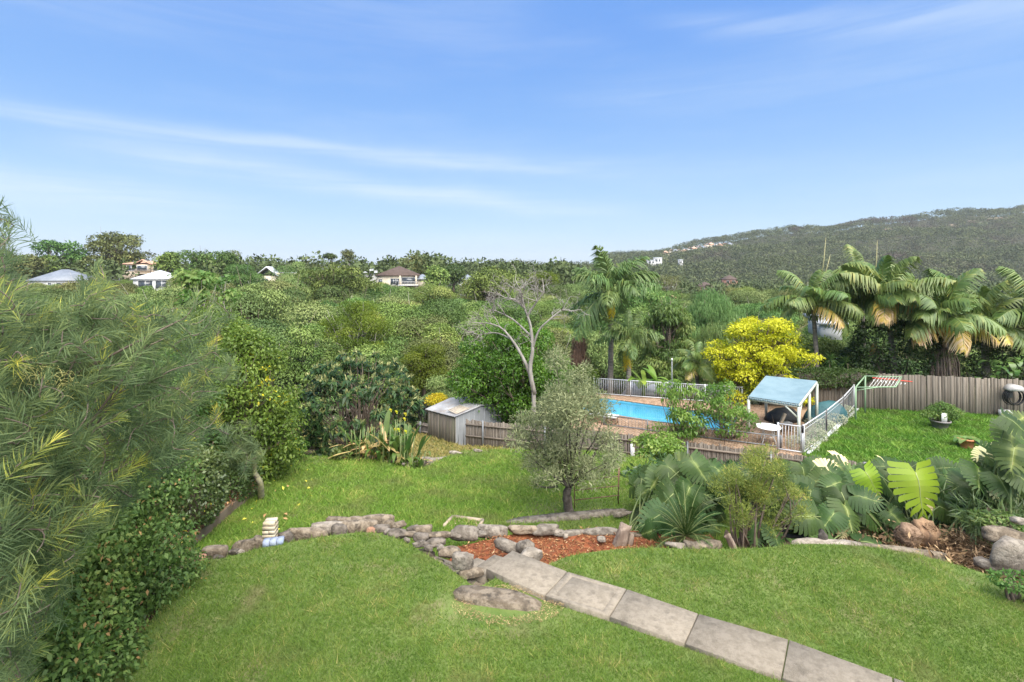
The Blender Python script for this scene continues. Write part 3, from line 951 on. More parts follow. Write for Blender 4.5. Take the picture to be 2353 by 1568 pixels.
def crown_points(r, n, Rx, z0, z1, shape):
    out = []
    while len(out) < n:
        t = r.random(); z = z0 + (z1 - z0) * t
        if shape == 'dome': w = math.sqrt(max(0, 1 - (2 * t - .72) ** 2 / 1.64))
        elif shape == 'umbrella': w = .35 + .65 * math.sin(min(1, t * 1.25) * math.pi * .62)
        elif shape == 'round': w = math.sqrt(max(.02, 1 - (2 * t - 1) ** 2))
        elif shape == 'cone': w = 1.02 - t
        elif shape == 'open': w = .5 + .5 * r.random()
        else: w = 1
        rho = Rx * w * r.random() ** .42
        th = r.uniform(0, 6.283)
        p = np.array((rho * math.cos(th), rho * math.sin(th), z))
        if all(np.linalg.norm((p - q) * (1, 1, 1.3)) > Rx * .26 * (1 - len(out) / (n * 1.6)) for q in out) or r.random() < .08: out.append(p)
    return np.array(out)


def tree_g(seed, H, Rx, z0, nclump, cr, nleaf, L, Wd, shape='dome', flat=.6, trunk=.16, nlimb=None, tone=.5, tspread=.2, droop=.2, up=.5, lean=.1, fork=.45, shell=.5, hang=0.0, jit=.16, out=.6, nrm_=1.1):
    """(trunk and limbs, crown) of one tree standing on z = 0"""
    r = np.random.default_rng(seed)
    cs = crown_points(r, nclump, Rx - cr * .6, H * z0 + cr * .5, H - cr * flat, shape)
    rs = cr * r.uniform(.6, 1.3, nclump)
    tg, cg = G(), G()
    top = np.array((r.normal() * lean * H * .3, r.normal() * lean * H * .3, H * fork))
    tp = bez((0, 0, -.4), (top[0] * .2, top[1] * .2, H * fork * .5), top, 6)
    tg.tube(tp, np.linspace(trunk * 1.15, trunk * .7, 6), 7, r.random())
    order = r.permutation(nclump)[:nlimb or nclump]
    for k in order:
        c = cs[k]
        i = min(5, max(1, int(2 + 3.9 * r.random())))
        s = tp[i]
        pts = limb(tg, s, c - (0, 0, cr * flat * .25), trunk * .5, trunk * .1, r, .12, 5, 5)
        for q in range(2):
            e = c + r.normal(size=3) * cr * .5
            limb(tg, pts[3], e, trunk * .16, trunk * .05, r, .1, 3, 4)
    ell_leaves(cg, cs, rs, nleaf, L, Wd, r, tone, tspread, flat, up, droop, shell, .18, jit, 0, out, hang, nrm_)
    return tg, cg


def tree(name, label, cat, loc, seed, leafmat, barkmat=None, group=None, rz=0.0, crown='crown', **kw):
    t = thing(name, label, cat, loc, group, rz)
    tg, cg = tree_g(seed, **kw)
    part('trunk', tg, barkmat or M_bark, t, True)
    part(crown, cg, leafmat, t)
    return t


# palms ------------------------------------------------------------
def frond_g(seed, L, rise, sag, n=40, ll=.55, lw=.045, spread=62, ldroop=.5, plume=0.0, tone=.5, stalk=.14, dead=0.0):
    """one feather frond growing along +Y from the origin; rise and sag set its arch"""
    r = np.random.default_rng(seed)
    g = G()
    t = np.linspace(0, 1, 14)
    side = r.normal() * .06
    def pos(t): return np.stack([side * L * t ** 2, L * (t - .10 * sag * t ** 2), L * (rise * t - sag * t ** 2 * .85)], -1)
    pts = pos(t)
    g.tube(pts, np.linspace(.035, .006, 14) * L / 2.8, 5, .62, 1)
    tt = np.linspace(stalk, .985, n)
    p = pos(tt)
    T = pos(tt + .01) - pos(tt - .01); T /= np.linalg.norm(T, axis=1)[:, None]
    Sx = np.cross(T, (0, 0, 1.0)); Sx /= np.linalg.norm(Sx, axis=1)[:, None]
    U = np.cross(Sx, T)
    prof = np.sin(np.clip(.18 + tt * .86, 0, 1) * math.pi) ** .6
    for s in (-1, 1):
        a = np.radians(spread - 22 * tt + r.normal(size=n) * 5)[:, None]
        up = (r.normal(size=n) * plume + .12)[:, None]
        D = Sx * s * np.sin(a) + T * np.cos(a) + U * up
        D /= np.linalg.norm(D, axis=1)[:, None]
        l = (ll * prof * r.uniform(.85, 1.1, n))[:, None]
        w = lw * r.uniform(.8, 1.15, n)[:, None] / 2
        m = p + D * l * .55 + (0, 0, -1) * l * ldroop * .16
        e = p + D * l * (.98 - .25 * ldroop) + (0, 0, -1) * l * ldroop * r.uniform(.55, .9, n)[:, None]
        wv = np.cross(D, U + Sx * s * .3); wv /= np.linalg.norm(wv, axis=1)[:, None]
        V = np.stack([p - wv * w * .6, p + wv * w * .6, m - wv * w, m + wv * w, e - wv * w * .15, e + wv * w * .15], 1).reshape(-1, 3)
        k = np.arange(n)[:, None] * 6
        Q = np.concatenate([k + [0, 1, 3, 2], k + [2, 3, 5, 4]])
        c = np.clip(tone + r.normal(size=n) * .08 + dead * tt, 0, 1)
        rv = np.repeat(c, 6).reshape(-1, 6); rv[:, 4:] = np.clip(rv[:, 4:] + dead * .35 + .06, 0, 1)
        g.add(V, [Q], rv.ravel())
    return g


M_frond = leafm('palm_frond', [(0, (.03, .065, .02)), (.3, (.068, .12, .036)), (.5, (.115, .165, .055)), (.66, (.19, .21, .06)), (.8, (.36, .27, .06)), (.9, (.40, .30, .17)), (1, (.42, .33, .25))], .42, .25, .1, .5)
M_queen = leafm('queen_frond', [(0, (.04, .075, .028)), (.4, (.075, .125, .045)), (.6, (.115, .165, .06)), (.75, (.22, .22, .05)), (.86, (.50, .32, .02)), (1, (.48, .27, .03))], .45, .25, .06, .45)
M_stalk = surf('frond_stalk', (.14, .19, .06), (.22, .24, .09), 3, .5, 0)


def palm_trunk_g(pts, rads, rings=True):
    g = G()
    P_ = smooth_pts(pts, 26)
    rr = np.interp(np.linspace(0, 1, 26), np.linspace(0, 1, len(rads)), rads)
    if rings: rr = rr * (1 + .05 * (np.arange(26) % 2))
    g.tube(P_, rr, 9)
    return g


def smooth_pts(pts, n):
    pts = np.asarray(pts, float)
    t = np.linspace(0, len(pts) - 1, n); out = []
    for v in t:
        i = min(int(v), len(pts) - 2); f = v - i
        a, b, c, d = pts[max(i - 1, 0)], pts[i], pts[i + 1], pts[min(i + 2, len(pts) - 1)]
        out.append(.5 * (2 * b + (c - a) * f + (2 * a - 5 * b + 4 * c - d) * f * f + (3 * b - a - 3 * c + d) * f ** 3))
    return np.array(out)


def add_frond(root, me, base, az, tilt=0.0, sc=1.0, roll=0.0, label=None):
    o = obj('frond', me, root, tuple(base))
    o.rotation_euler = (Matrix.Rotation(az, 3, 'Z') @ Matrix.Rotation(tilt, 3, 'X') @ Matrix.Rotation(roll, 3, 'Y')).to_euler()
    o.scale = (sc, sc, sc)
    if label: o['label'] = label
    return o


# big split leaves (monstera) ------------------------------------------------------------
def monstera_g(seed, fingers=8, tone=.5, holes=True):
    """leaf of length 1 from the stalk (origin) to the tip (+Y), facing +Z, deeply cut"""
    r = np.random.default_rng(seed)
    g = G()
    def zz(x, y): return -.20 * x * x * 2.2 - .22 * max(0, y) ** 2 + .02 * math.sin(9 * y + 3 * x)
    def hw(t): return .56 * math.sin(math.pi * min(1, max(0, (t + .30) / 1.30)) ** .80) ** .75     # half width along the midrib
    for s in (-1, 1):
        ts = np.linspace(-.20, .93, fingers + 1)
        for k in range(fingers):
            t0, t1 = ts[k], ts[k + 1]
            c = (t0 + t1) / 2
            gap = .07 * (t1 - t0)
            inner = .36 + .10 * r.random()
            fwd = 0     # outer end swings towards the tip
            wid = hw(c + .18) * r.uniform(.95, 1.04)
            def yy_(t, kf, s_): return t + (-.16 + .80 * (t + .1)) * kf + s_ * gap
            m0, m1 = max(t0, -.02), max(t1, .0)
            rows = [(0.0, m0, m1), (inner * .5, yy_(t0, .06, 0), yy_(t1, .06, 0)), (inner, yy_(t0, .15, 0), yy_(t1, .15, 0)), (.72, yy_(t0, .26, 1.0), yy_(t1, .26, -1.0)), (.90, yy_(t0, .36, 1.4), yy_(t1, .36, -1.4)), (.98, yy_(t0, .42, 2.4), yy_(t1, .42, -2.0)), (1.02, yy_(c, .46, 0) - .01, yy_(c, .46, 0) + .03)]
            V = []
            for f, a, b in rows:
                x = s * wid * f
                for y in (a, b): V.append((x, y, zz(x, y) + (.012 if f and f < .7 else 0)))
            F_ = []
            for q in range(len(rows) - 1):
                i = q * 2
                F_.append((i, i + 1, i + 3, i + 2) if s > 0 else (i, i + 2, i + 3, i + 1))
            tv = np.clip(tone + .05 * r.normal() + np.array([.22, .22] + [.04] * 2 + [0] * 10), 0, 1)
            g.add(V, F_, tv)
    V = [(-.05, .90, zz(0, .9)), (.05, .90, zz(0, .9)), (0, 1.06, zz(0, 1.05) - .03)]
    g.add(V, [(0, 1, 2)], tone)
    # raised pale midrib
    yy = np.linspace(-.02, .98, 7)
    g.tube(np.stack([0 * yy, yy, np.array([zz(0, y) for y in yy]) + .004], 1), np.linspace(.014, .004, 7), 4, .95, 1)
    return g


M_mon = leafm('monstera_leaf', [(0, (.010, .024, .007)), (.35, (.022, .046, .014)), (.6, (.044, .078, .025)), (.8, (.17, .22, .07)), (.92, (.44, .36, .20)), (1, (.36, .24, .13))], .46, .25, .2, .26)
M_monl = leafm('young_monstera_leaf', [(0, (.14, .24, .02)), (.5, (.21, .32, .03)), (1, (.32, .40, .09))], .42, .35, .06, .4, None, .02, 1.25)
M_mond = leafm('dead_monstera_leaf', [(0, (.30, .21, .12)), (.5, (.50, .39, .25)), (1, (.62, .52, .37))], .8, .1, .1, .2)
M_rib = surf('pale_leaf_rib', (.26, .32, .12), (.32, .36, .15), 4, .5)
M_stem = surf('green_stalk', (.10, .15, .05), (.17, .20, .08), 4, .5)
MON = [mesh('leaf', monstera_g(40 + k, 10 + k % 3, .38 + .07 * (k % 4)), [M_mon, M_rib], False) for k in range(6)]
MONL = [mesh('leaf', monstera_g(60 + k, 10 + k, .5), [M_monl, M_rib], False) for k in range(2)]
MOND = [mesh('leaf', monstera_g(70 + k, 7 + k, .5), [M_mond, M_mond], False) for k in range(2)]


def set_leaf(root, me, base, tip, normal, size, label=None, name='leaf'):
    d = Vector(tip).normalized(); n = Vector(normal)
    x = d.cross(n).normalized(); n = x.cross(d).normalized()
    o = obj(name, me, root)
    M = Matrix((x, d, n)).transposed().to_4x4()
    M.translation = Vector(base) - Vector(root.location)
    o.matrix_local = M @ Matrix.Diagonal((size, size, size, 1))
    if label: o['label'] = label
    return o
# ------------------------------------------------------------------ bushland in the valley and on the hill
PROTO = []
for k in range(7):
    H, Rx = (9.5, 4.6) if k < 5 else (11, 3.6)
    tg, cg = tree_g(200 + k, H=H, Rx=Rx, z0=.40 if k < 5 else .5, nclump=17 if k < 5 else 12, cr=1.85, nleaf=23000 if k < 5 else 15000, L=.19, Wd=.105, shape=('dome', 'umbrella')[k % 2], flat=.55, trunk=.2, tspread=.26, tone=.5, jit=.05, up=.85, shell=.85, nrm_=1.7)
    PROTO.append((mesh('trunk', tg, M_gbark if k % 2 else M_bark, True), mesh('crown', cg, M_gum), H, Rx))


def gum(loc, k, m, sc, rz, label, group, name='gum_tree'):
    t = thing(name, label, 'tree', loc, group, rz)
    t.scale = (sc, sc, sc) if not hasattr(sc, '__len__') else sc
    obj('trunk', PROTO[k][0], t); c_ = obj('crown', PROTO[k][1], t)
    if m:
        c_.material_slots[0].link = 'OBJECT'; c_.material_slots[0].material = (M_gum, M_gumg, M_gumb)[m]
    return t


fr = np.random.default_rng(5)
spots = []
house_keep = []        # (u, y0, y1, half width): nothing tall stands close in front of these
KEEP = [(A(140, 640, 140), 11), (A(368, 630, 140), 13), (A(330, 605, 165), 9), (A(625, 635, 125), 8), (A(910, 635, 135), 11), (A(1075, 632, 170), 7)]


def ok_spot(x, y, rad):
    for c, w in KEEP:
        if y < c[1] + 3 and y > c[1] - 9 and abs(x / y - c[0] / c[1]) * c[1] < w * .55: return False
    return all((x - a) ** 2 + (y - b) ** 2 > (rad * (1 + y / 500)) ** 2 for a, b in spots)


tries = 0
while len(spots) < 292 and tries < 40000:
    tries += 1
    y = 37 + 103 * fr.random() ** 1.15
    u = fr.uniform(-1.02, 1.02)
    x = u * y
    if y < 52 and u < -.62: continue
    if y < 47 and u > .1: continue
    if u > .05 and y < 40: continue
    if ok_spot(x, y, 5.3): spots.append((x, y))
ZONE = [(-.82, 'below the long white house'), (-.62, 'below the white house with glass doors'), (-.45, 'below the cream gabled house'), (-.30, 'above the loquat tree'), (-.12, 'below the brown-roofed house'), (.05, 'above the tin shed'), (.22, 'behind the dead tree'), (.38, 'behind the queen palms'), (.54, 'behind the golden tree'), (.72, 'behind the tallest kentia palm'), (2, 'behind the wide kentia palm')]
ROW = [(50, 'front-row'), (62, 'second-row'), (78, 'mid-valley'), (95, 'deep-valley'), (115, 'far-slope'), (999, 'ridge-foot')]
LOOK = ('olive', 'fresh green', 'bronze-tinged')
FORM = ('domed', 'flat-topped', 'domed', 'flat-topped', 'domed', 'slim', 'slim')


def bush_label(u, y, k, m):
    z = next(t for a, t in ZONE if u < a); r_ = next(t for a, t in ROW if y < a)
    return '%s %s %s gum in the bushland %s' % (r_, LOOK[m], FORM[k], z)
for x, y in spots:
    u = x / y
    k = fr.integers(0, 7)
    m = fr.choice(3, p=(.42, .46, .12))
    gz = hgt(x, y)[0]
    # the canopy keeps a fairly even height along the valley floor
    topz = -1.5 + 1.9 * fr.normal() + .9 * math.sin(x * .07 + y * .05) + max(0, (y - 95)) * .05 + (-1.5 if u > .3 else 0) + (1.2 if u < -.3 else 0)
    if y < 60: topz -= (60 - y) * .05
    for c, w in KEEP:
        if abs(u - c[0] / c[1]) * c[1] < w * .75 and y < c[1]:
            topz = min(topz, CAMZ - (CAMZ - (c[2] + 1.0)) * y / c[1])
    sc = max(.55, (topz - gz) / PROTO[k][2])
    lab = bush_label(u, y, k, m)
    gum((x, y, gz), k, m, (min(sc, 1.25) * fr.uniform(.72, 1.22), min(sc, 1.25), sc), fr.uniform(0, 6.28), lab, 'valley bushland: ' + lab)


# trees further off: one mass
def mass(name, pts, cr0, cr1, nq, q, m, hfac=.9, tint=None, lump=.62):
    n = len(pts)
    C = np.repeat(pts, nq, 0)
    rad = np.repeat(fr.uniform(cr0, cr1, n), nq)
    tone = np.repeat(np.clip(.46 + .22 * fr.normal(size=n) if tint is None else tint, 0, 1), nq)
    N = len(C)
    uu = unit(N, .75, fr)
    sub = np.repeat(unit(n * 7, .5, fr).reshape(n, 7, 3), 1, 0)
    pick = sub[np.repeat(np.arange(n), nq), fr.integers(0, 7, N)]
    Pp = C + (pick * lump + uu * (1.10 - lump)) * rad[:, None] * (1, 1, .62) + np.stack([0 * rad, 0 * rad, rad * hfac], 1)
    g = G()
    g.leaves(Pp, unit(N, 0, fr) + uu * .4, uu * 1.5 + unit(N, .6, fr) * .35 + (0, 0, .3), q * fr.uniform(.7, 1.3, N) * rad / cr1, q * .62 * fr.uniform(.7, 1.3, N) * rad / cr1, np.clip(tone + .03 * fr.normal(size=N), 0, 1), .15)
    return tag(part(name, g, m), kind='stuff')


# more trunks and understorey fill between the valley trees
n = 700
y = 34 + 118 * fr.random(n); u = fr.uniform(-1.05, 1.05, n)
k_ = ~(((y < 47) & (u > .1)) | ((y < 52) & (u < -.62)))
for c, w in KEEP: k_ &= ~((y > c[1] - 9) & (y < c[1] + 6) & (np.abs(u - c[0] / c[1]) * c[1] < w * .8))
y, u = y[k_], u[k_]
pts = np.stack([u * y, y, hgt(u * y, y) + fr.uniform(-.8, 1.6, len(y))], 1)
MASSM = leafm('far_foliage', [(0, (0.033, 0.053, 0.020)), (.4, (0.059, 0.087, 0.031)), (.75, (0.086, 0.118, 0.043)), (1, (0.123, 0.147, 0.064))], .6, .10, 0, .25, (.02, .48, .66, (.085, .115, .04)), 0, 1.05)
mass('valley_undergrowth', pts, 1.5, 3.0, 130, .48, MASSM, .35)
# between 140 m and the hill
n = 3000
y = 142 + 330 * fr.random(n) ** 1.25; u = fr.uniform(-1.05, 1.05, n)
k_ = (u > -.25) | (y < 190)
for c, w in KEEP: k_ &= ~((y < c[1] + 14) & (np.abs(u - c[0] / c[1]) * c[1] < w * .9))
y, u = y[k_], u[k_]
gz = hgt(u * y, y)
lift = np.where(u < -.2, 2.0, 3.0) + fr.uniform(-1.2, 1.5, len(y))
mass('far_valley_forest', np.stack([u * y, y, gz + lift], 1), 3.0, 5.6, 56, 1.5, MASSM, lump=.45)
HILLM = leafm('hill_foliage', [(0, (0.036, 0.048, 0.025)), (.4, (0.059, 0.078, 0.038)), (.75, (0.086, 0.105, 0.051)), (1, (0.122, 0.137, 0.074))], .7, .15, 0, .2, (.0085, 0.56, .70, (.085, .066, .052)), 0, 1.3)
# the skyline treeline straight ahead
n = 900
y = fr.uniform(430, 640, n); u = fr.uniform(-.5, .32, n)
mass('skyline_forest', np.stack([u * y, y, hgt(u * y, y) + fr.uniform(1.5, 5, n) + 5 * (fr.random(n) < .04)], 1), 4, 7, 40, 2.2, HILLM, lump=.3)
# wooded hill; the cluster of houses along its low shoulder keeps a clearing
def on_hill(vx, vy, lift=3.0):
    for Y in range(420, 1000, 4):
        p = A(vx, vy, Y)
        if hgt(p[0], p[1])[0] + lift >= p[2]: return Y, p
    return 900, A(vx, vy, 900)


hr = np.random.default_rng(3)
HH = []
for k in range(15):
    f = k / 14
    vx = 1532 + 145 * f + hr.uniform(-3, 3); vb = 591 - 25 * f + hr.uniform(-5, 4); w_ = hr.uniform(11, 17)
    HH.append((vx, vb, w_, *on_hill(vx, vb)))
n = 7000
y = 400 + 560 * fr.random(n) ** .95; u = fr.uniform(.17, 1.12, n)
k_ = np.ones(n, bool)
for h_ in HH: k_ &= ~((np.abs(u * y - h_[4][0]) < h_[2] * .36 * h_[3] / 1000 * 1.0 + 4) & (y > h_[3] - 42) & (y < h_[3] + 8))
y, u = y[k_], u[k_]; n = len(y)
mass('hillside_forest', np.stack([u * y, y, hgt(u * y, y) + fr.uniform(.8, 3.4, n)], 1), 2.6, 7.6, 48, 2.3, HILLM, lump=.2)
# sandstone ledges showing through the burnt band of the hill
for k in range(16):
    vx, vy = (fr.uniform(2180, 2345), fr.uniform(497, 525)) if k < 11 else (fr.uniform(2020, 2200), fr.uniform(505, 535))
    p = A(vx, vy, 800)
    p[2] = hgt(p[0], p[1])[0] + 5.5
    o = part('rock_ledge', rock_g(5000 + k, (fr.uniform(7, 22), 6, fr.uniform(2.5, 5)), 7, 1, .06, 2), M_sand)
    o.location = p
    tag(o, 'pale sandstone ledge showing through the scrub near the top of the wooded hill', 'rock', 'sandstone ledges on the hill')
# ------------------------------------------------------------------ houses
M_white = surf('white_render', (.56, .555, .535), (.63, .625, .605), 1.2, .8)
M_cream = surf('cream_render', (.50, .44, .33), (.58, .52, .40), 1.2, .85)
M_buff = surf('buff_brick', (.45, .37, .28), (.52, .44, .33), 2, .9)
M_terra = surf('terracotta_roof', (.42, .24, .16), (.50, .31, .22), 2, .85, objrnd=.12)
M_brownroof = surf('brown_tile_roof', (.065, .045, .036), (.10, .07, .056), 2, .85)
M_greyroof = surf('grey_metal_roof', (.15, .17, .195), (.20, .22, .25), .6, .5, spec=.5)
M_whiteroof = surf('white_metal_roof', (.46, .475, .49), (.54, .555, .57), .6, .5, spec=.5)
M_redbrick = surf('red_brick', (.26, .13, .09), (.34, .18, .13), 2, .9, objrnd=.1)
M_glass = surf('window_glass', (.045, .055, .065), (.09, .105, .12), .5, .08, spec=.8)
M_frame = surf('white_frame', (.62, .62, .60), None, 1, .6)
M_rail = surf('dark_rail', (.16, .16, .17), None, 1, .5)


def roof_g(w, d, z, rh, kind, over=.5):
    g = G(); x, y0, y1 = w / 2 + over, -over, d + over
    if kind == 'hip':
        rx = max(.1, x - (y1 - y0) / 2); ym = (y0 + y1) / 2
        V = [(-x, y0, z), (x, y0, z), (x, y1, z), (-x, y1, z), (-rx, ym, z + rh), (rx, ym, z + rh)]
        Fc = [(0, 1, 5, 4), (1, 2, 5), (2, 3, 4, 5), (3, 0, 4)]
        V += [(v[0], v[1], z - .22) for v in V[:4]]
        Fc += [(0, 6, 7, 1), (1, 7, 8, 2), (2, 8, 9, 3), (3, 9, 6, 0), (6, 9, 8, 7)]
    elif kind == 'gable':      # ridge runs away from the viewer
        V = [(-x, y0, z), (x, y0, z), (x, y1, z), (-x, y1, z), (0, y0, z + rh), (0, y1, z + rh)]
        V += [(v[0], v[1], v[2] - .25) for v in V]
        Fc = [(0, 4, 5, 3), (1, 2, 5, 4), (6, 9, 11, 10), (7, 10, 11, 8), (0, 6, 10, 4), (4, 10, 7, 1), (3, 5, 11, 9), (5, 2, 8, 11), (0, 3, 9, 6), (1, 7, 8, 2)]
    else:                      # single slope rising to the back
        V = [(-x, y0, z), (x, y0, z), (x, y1, z + rh), (-x, y1, z + rh)]
        V += [(v[0], v[1], v[2] - .3) for v in V]
        Fc = [(0, 1, 2, 3), (4, 7, 6, 5), (0, 4, 5, 1), (1, 5, 6, 2), (2, 6, 7, 3), (3, 7, 4, 0)]
    return g.add(V, Fc)


def house(name, label, vx0, vx1, vtop, vbot, Y, rtop, kind, mw, mr, wins, d=9, group=None, rz=None, found=6, ex=None):
    """wins: (x 0..1, z 0..1, width 0..1, height 0..1) of the front wall"""
    b = A((vx0 + vx1) / 2, vbot, Y); t = A((vx0 + vx1) / 2, vtop, Y)
    w = (vx1 - vx0) * VS / FPX * Y; h = t[2] - b[2]; rh = (vtop - rtop) * VS / FPX * Y
    r = thing(name, label, 'house', b, group, -math.atan2(b[0], b[1]) * .6 if rz is None else rz)
    part('wall', G().box((0, d / 2, (h - found) / 2), (w, d, h + found)), mw, r)
    part('roof', roof_g(w, d, h, rh, kind), mr, r)
    for (x, z, ww, hh) in wins:
        cx, cz, sx, sz = (x - .5) * w, z * h, ww * w, hh * h
        g = G(); f = max(.07, sx * .05)
        for dx in (-1, 1): g.box((cx + dx * (sx / 2), -.03, cz), (f, .12, sz + f))
        for dz in (-1, 1): g.box((cx, -.03, cz + dz * sz / 2), (sx - f, .12, f))
        if sx > 1.3: g.box((cx, -.028, cz), (f * .7, .1, sz - f))
        wf = part('window', g, M_frame, r)
        part('pane', G().box((cx, -.012, cz), (sx - f, .03, sz - f)), M_glass, wf)
    return r, w, h, d


h1, w, h, d = house('white_house', 'long white house with a low blue-grey roof on the ridge behind the needle-leaved shrub', 80, 186, 644, 668, 140, 619, 'hip', M_white, M_greyroof,
                    [(.10, .55, .16, .42), (.36, .55, .06, .42), (.56, .55, .17, .42), (.75, .55, .17, .42), (.94, .55, .06, .42)], 11)
part('lower_roof', G().box((-.6, -3.2, -1.6), (w * 1.05, 6, .3)), M_whiteroof, h1)
part('lower_wall', G().box((-.6, -2.6, -4.5), (w * .98, 5, 5.6)), M_white, h1)
h2, w, h, d = house('white_house', 'white house with pale pitched roofs and wide glass doors below the terracotta house', 314, 398, 640, 668, 138, 621, 'hip', M_white, M_whiteroof,
                    [(.28, .5, .34, .7), (.66, .5, .3, .7)], 10)
part('wing', G().box((w * .68, 2.5, h * .28), (w * .42, 7, h * 1.0 + 3)), M_white, h2)
part('wing_roof', roof_g(w * .42, 7, 0, 1.9, 'skillion'), M_whiteroof, h2, loc=(w * .68, -1, h * .86))
part('terrace', G().box((.5, -2.2, -1.4), (w * 1.25, 4, 1.6)), M_white, h2)
h3, w, h, d = house('terracotta_house', 'cream house with a terracotta roof and arched balcony highest on the ridge', 290, 372, 606, 626, 166, 599, 'hip', M_buff, M_terra,
                    [(.2, .5, .2, .6), (.5, .5, .22, .7), (.82, .5, .2, .6)], 9)
part('gable_bay', G().box((0, -1.0, h * .42), (w * .34, 2, h * 1.05)), M_buff, h3)
part('bay_roof', roof_g(w * .34, 2.6, h * .96, 1.5, 'gable', .3), M_terra, h3, loc=(0, -2.1, 0))
wf = part('window', G().box((0, -2.05, h * .5), (w * .25, .08, h * .62)), M_frame, h3); part('pane', G().box((0, -2.1, h * .5), (w * .22, .06, h * .52)), M_glass, wf)
g = G().box((0, -2.4, -.3), (w * 1.15, 1.2, .35))
part('balcony', g, M_buff, h3)
g = G()
for k in range(30): g.box((-w * .55 + k * w * 1.1 / 29, -2.95, .45), (.05, .05, 1.0))
g.box((0, -2.95, .98), (w * 1.12, .08, .08)); part('railing', g, M_rail, h3)
h4, w, h, d = house('cream_house', 'cream gabled house with a pale solar-panelled roof half hidden by trees on the ridge', 592, 632, 634, 660, 124, 612, 'gable', M_cream, M_whiteroof, [(.42, .52, .3, .5)], 14, rz=.35)
part('wing', G().box((w * 1.6, 7, h * .1), (w * 2.4, 8, h * 1.2 + 3)), M_cream, h4)
part('wing_roof', roof_g(w * 2.4, 8, 0, 1.5, 'skillion'), M_whiteroof, h4, loc=(w * 1.6, 3, h * .76))
M_solar = surf('solar_panel', (.12, .15, .20), (.17, .2, .25), .4, .25, spec=.6)
for k in range(3):
    o = part('solar_panel', G().box((0, 0, 0), (w * .42, 3, .12)), M_solar, h4); o.location = (w * (.62 + k * .5), 5, h * .76 + .72); o.rotation_euler = (math.atan2(1.5, 9), 0, 0)
wf = part('window', G().box((w * 1.1, 2.96, h * .42), (2.4, .08, 1.7)), M_frame, h4); part('pane', G().box((w * 1.1, 2.90, h * .42), (2.1, .06, 1.4)), M_glass, wf)
h5, w, h, d = house('brown_roofed_house', 'two-storey buff house with a dark brown tiled hip roof and corner balcony on the ridge', 868, 958, 632, 672, 134, 611, 'hip', M_cream, M_brownroof,
                    [(.08, .62, .10, .3), (.40, .62, .14, .36), (.50, .60, .10, .4), (.70, .16, .14, .28), (.86, .16, .1, .28)], 11)
g = G().box((w * .28, -.9, h * .42), (w * .50, 1.9, .3)); part('balcony', g, M_white, h5)
g = G()
for k in range(14): g.box((w * (.05 + .46 * k / 13), -1.75, h * .42 + .55), (.05, .05, .9))
g.box((w * .28, -1.75, h * .42 + 1.0), (w * .47, .07, .07)); part('railing', g, M_white, h5)
for x in (.08, .48): part('column', G().box((w * x, -1.5, h * .48), (.4, .4, h * .98)), M_buff, h5)
wf = part('window', G().box((w * .28, -.05, h * .68), (w * .36, .1, h * .40)), M_frame, h5); part('pane', G().box((w * .28, -.1, h * .68), (w * .33, .06, h * .34)), M_glass, wf)
part('wing', G().box((w * .64, 3.5, h * .42), (w * .26, 7, h * .72)), M_cream, h5)
part('wing_roof', roof_g(w * .3, 7, h * .78, 1.2, 'hip'), M_greyroof, h5, loc=(w * .62, 0, 0))
house('grey_roofed_house', 'small house with a slate-grey hip roof deep among the ridge trees', 1056, 1090, 643, 656, 150, 631, 'hip', M_white, M_greyroof, [(.3, .5, .2, .5), (.7, .5, .2, .5)], 8)
house('white_cottage', 'white house with a curved pale roof showing between trees beside the brown-roofed house', 838, 864, 626, 646, 152, 614, 'hip', M_white, M_whiteroof, [(.5, .5, .3, .5)], 8)
house('white_block', 'plain white wall of a house glimpsed through the ridge trees', 746, 772, 618, 648, 146, 612, 'skillion', M_white, M_whiteroof, [(.5, .6, .3, .3)], 8)
house('white_bungalow', 'white hip-roofed house far across the valley beside the queen palm crown', 1303, 1338, 622, 632, 330, 612, 'hip', M_white, M_whiteroof, [(.3, .5, .2, .5), (.7, .5, .2, .5)], 12)
house('white_gable_cottage', 'small white gabled house among trees just beyond the dead tree', 1300, 1322, 664, 676, 150, 652, 'gable', M_white, M_whiteroof, [(.5, .4, .3, .4)], 8)
house('long_pale_building', 'long low pale-roofed building in the valley behind the queen palm', 1508, 1548, 661, 668, 210, 656, 'skillion', M_white, M_whiteroof, [(.2, .5, .15, .4), (.5, .5, .15, .4), (.8, .5, .15, .4)], 10)
house('brown_cottage', 'small brown-roofed white cottage above the feathery pepper tree', 1528, 1550, 684, 694, 120, 676, 'gable', M_white, M_terra, [(.5, .5, .3, .4)], 8)
for i, (a, b, t, bt, Y, rt, lab) in enumerate(((1604, 1642, 658, 670, 290, 648, 'red brick house with a brown roof low on the wooded hill'), (1664, 1694, 642, 652, 350, 632, 'red brick house higher on the slope behind the pepper tree'), (1732, 1756, 694, 704, 190, 686, 'orange-brick house half hidden just above the golden tree'))):
    house('red_brick_house', lab, a, b, t, bt, Y, rt, 'hip', M_redbrick, M_terra if i == 2 else M_brownroof, [(.3, .5, .2, .5), (.7, .5, .2, .5)], 10)
for i, (a, b, t, bt, lab) in enumerate(((1488, 1506, 598, 607, 'lower of two white flat-roofed houses on the hill spur'), (1503, 1521, 592, 604, 'taller of two white flat-roofed houses on the hill spur'), (1560, 1569, 597, 606, 'tiny white tower-like house alone on the wooded slope'))):
    house('white_hill_house', lab, a, b, t, bt, 600, t - 1, 'skillion', M_white, M_whiteroof, [(.3, .5, .3, .5), (.7, .5, .2, .5)], 8)
ORD = 'first second third fourth fifth sixth seventh eighth ninth tenth eleventh twelfth thirteenth fourteenth fifteenth'.split()
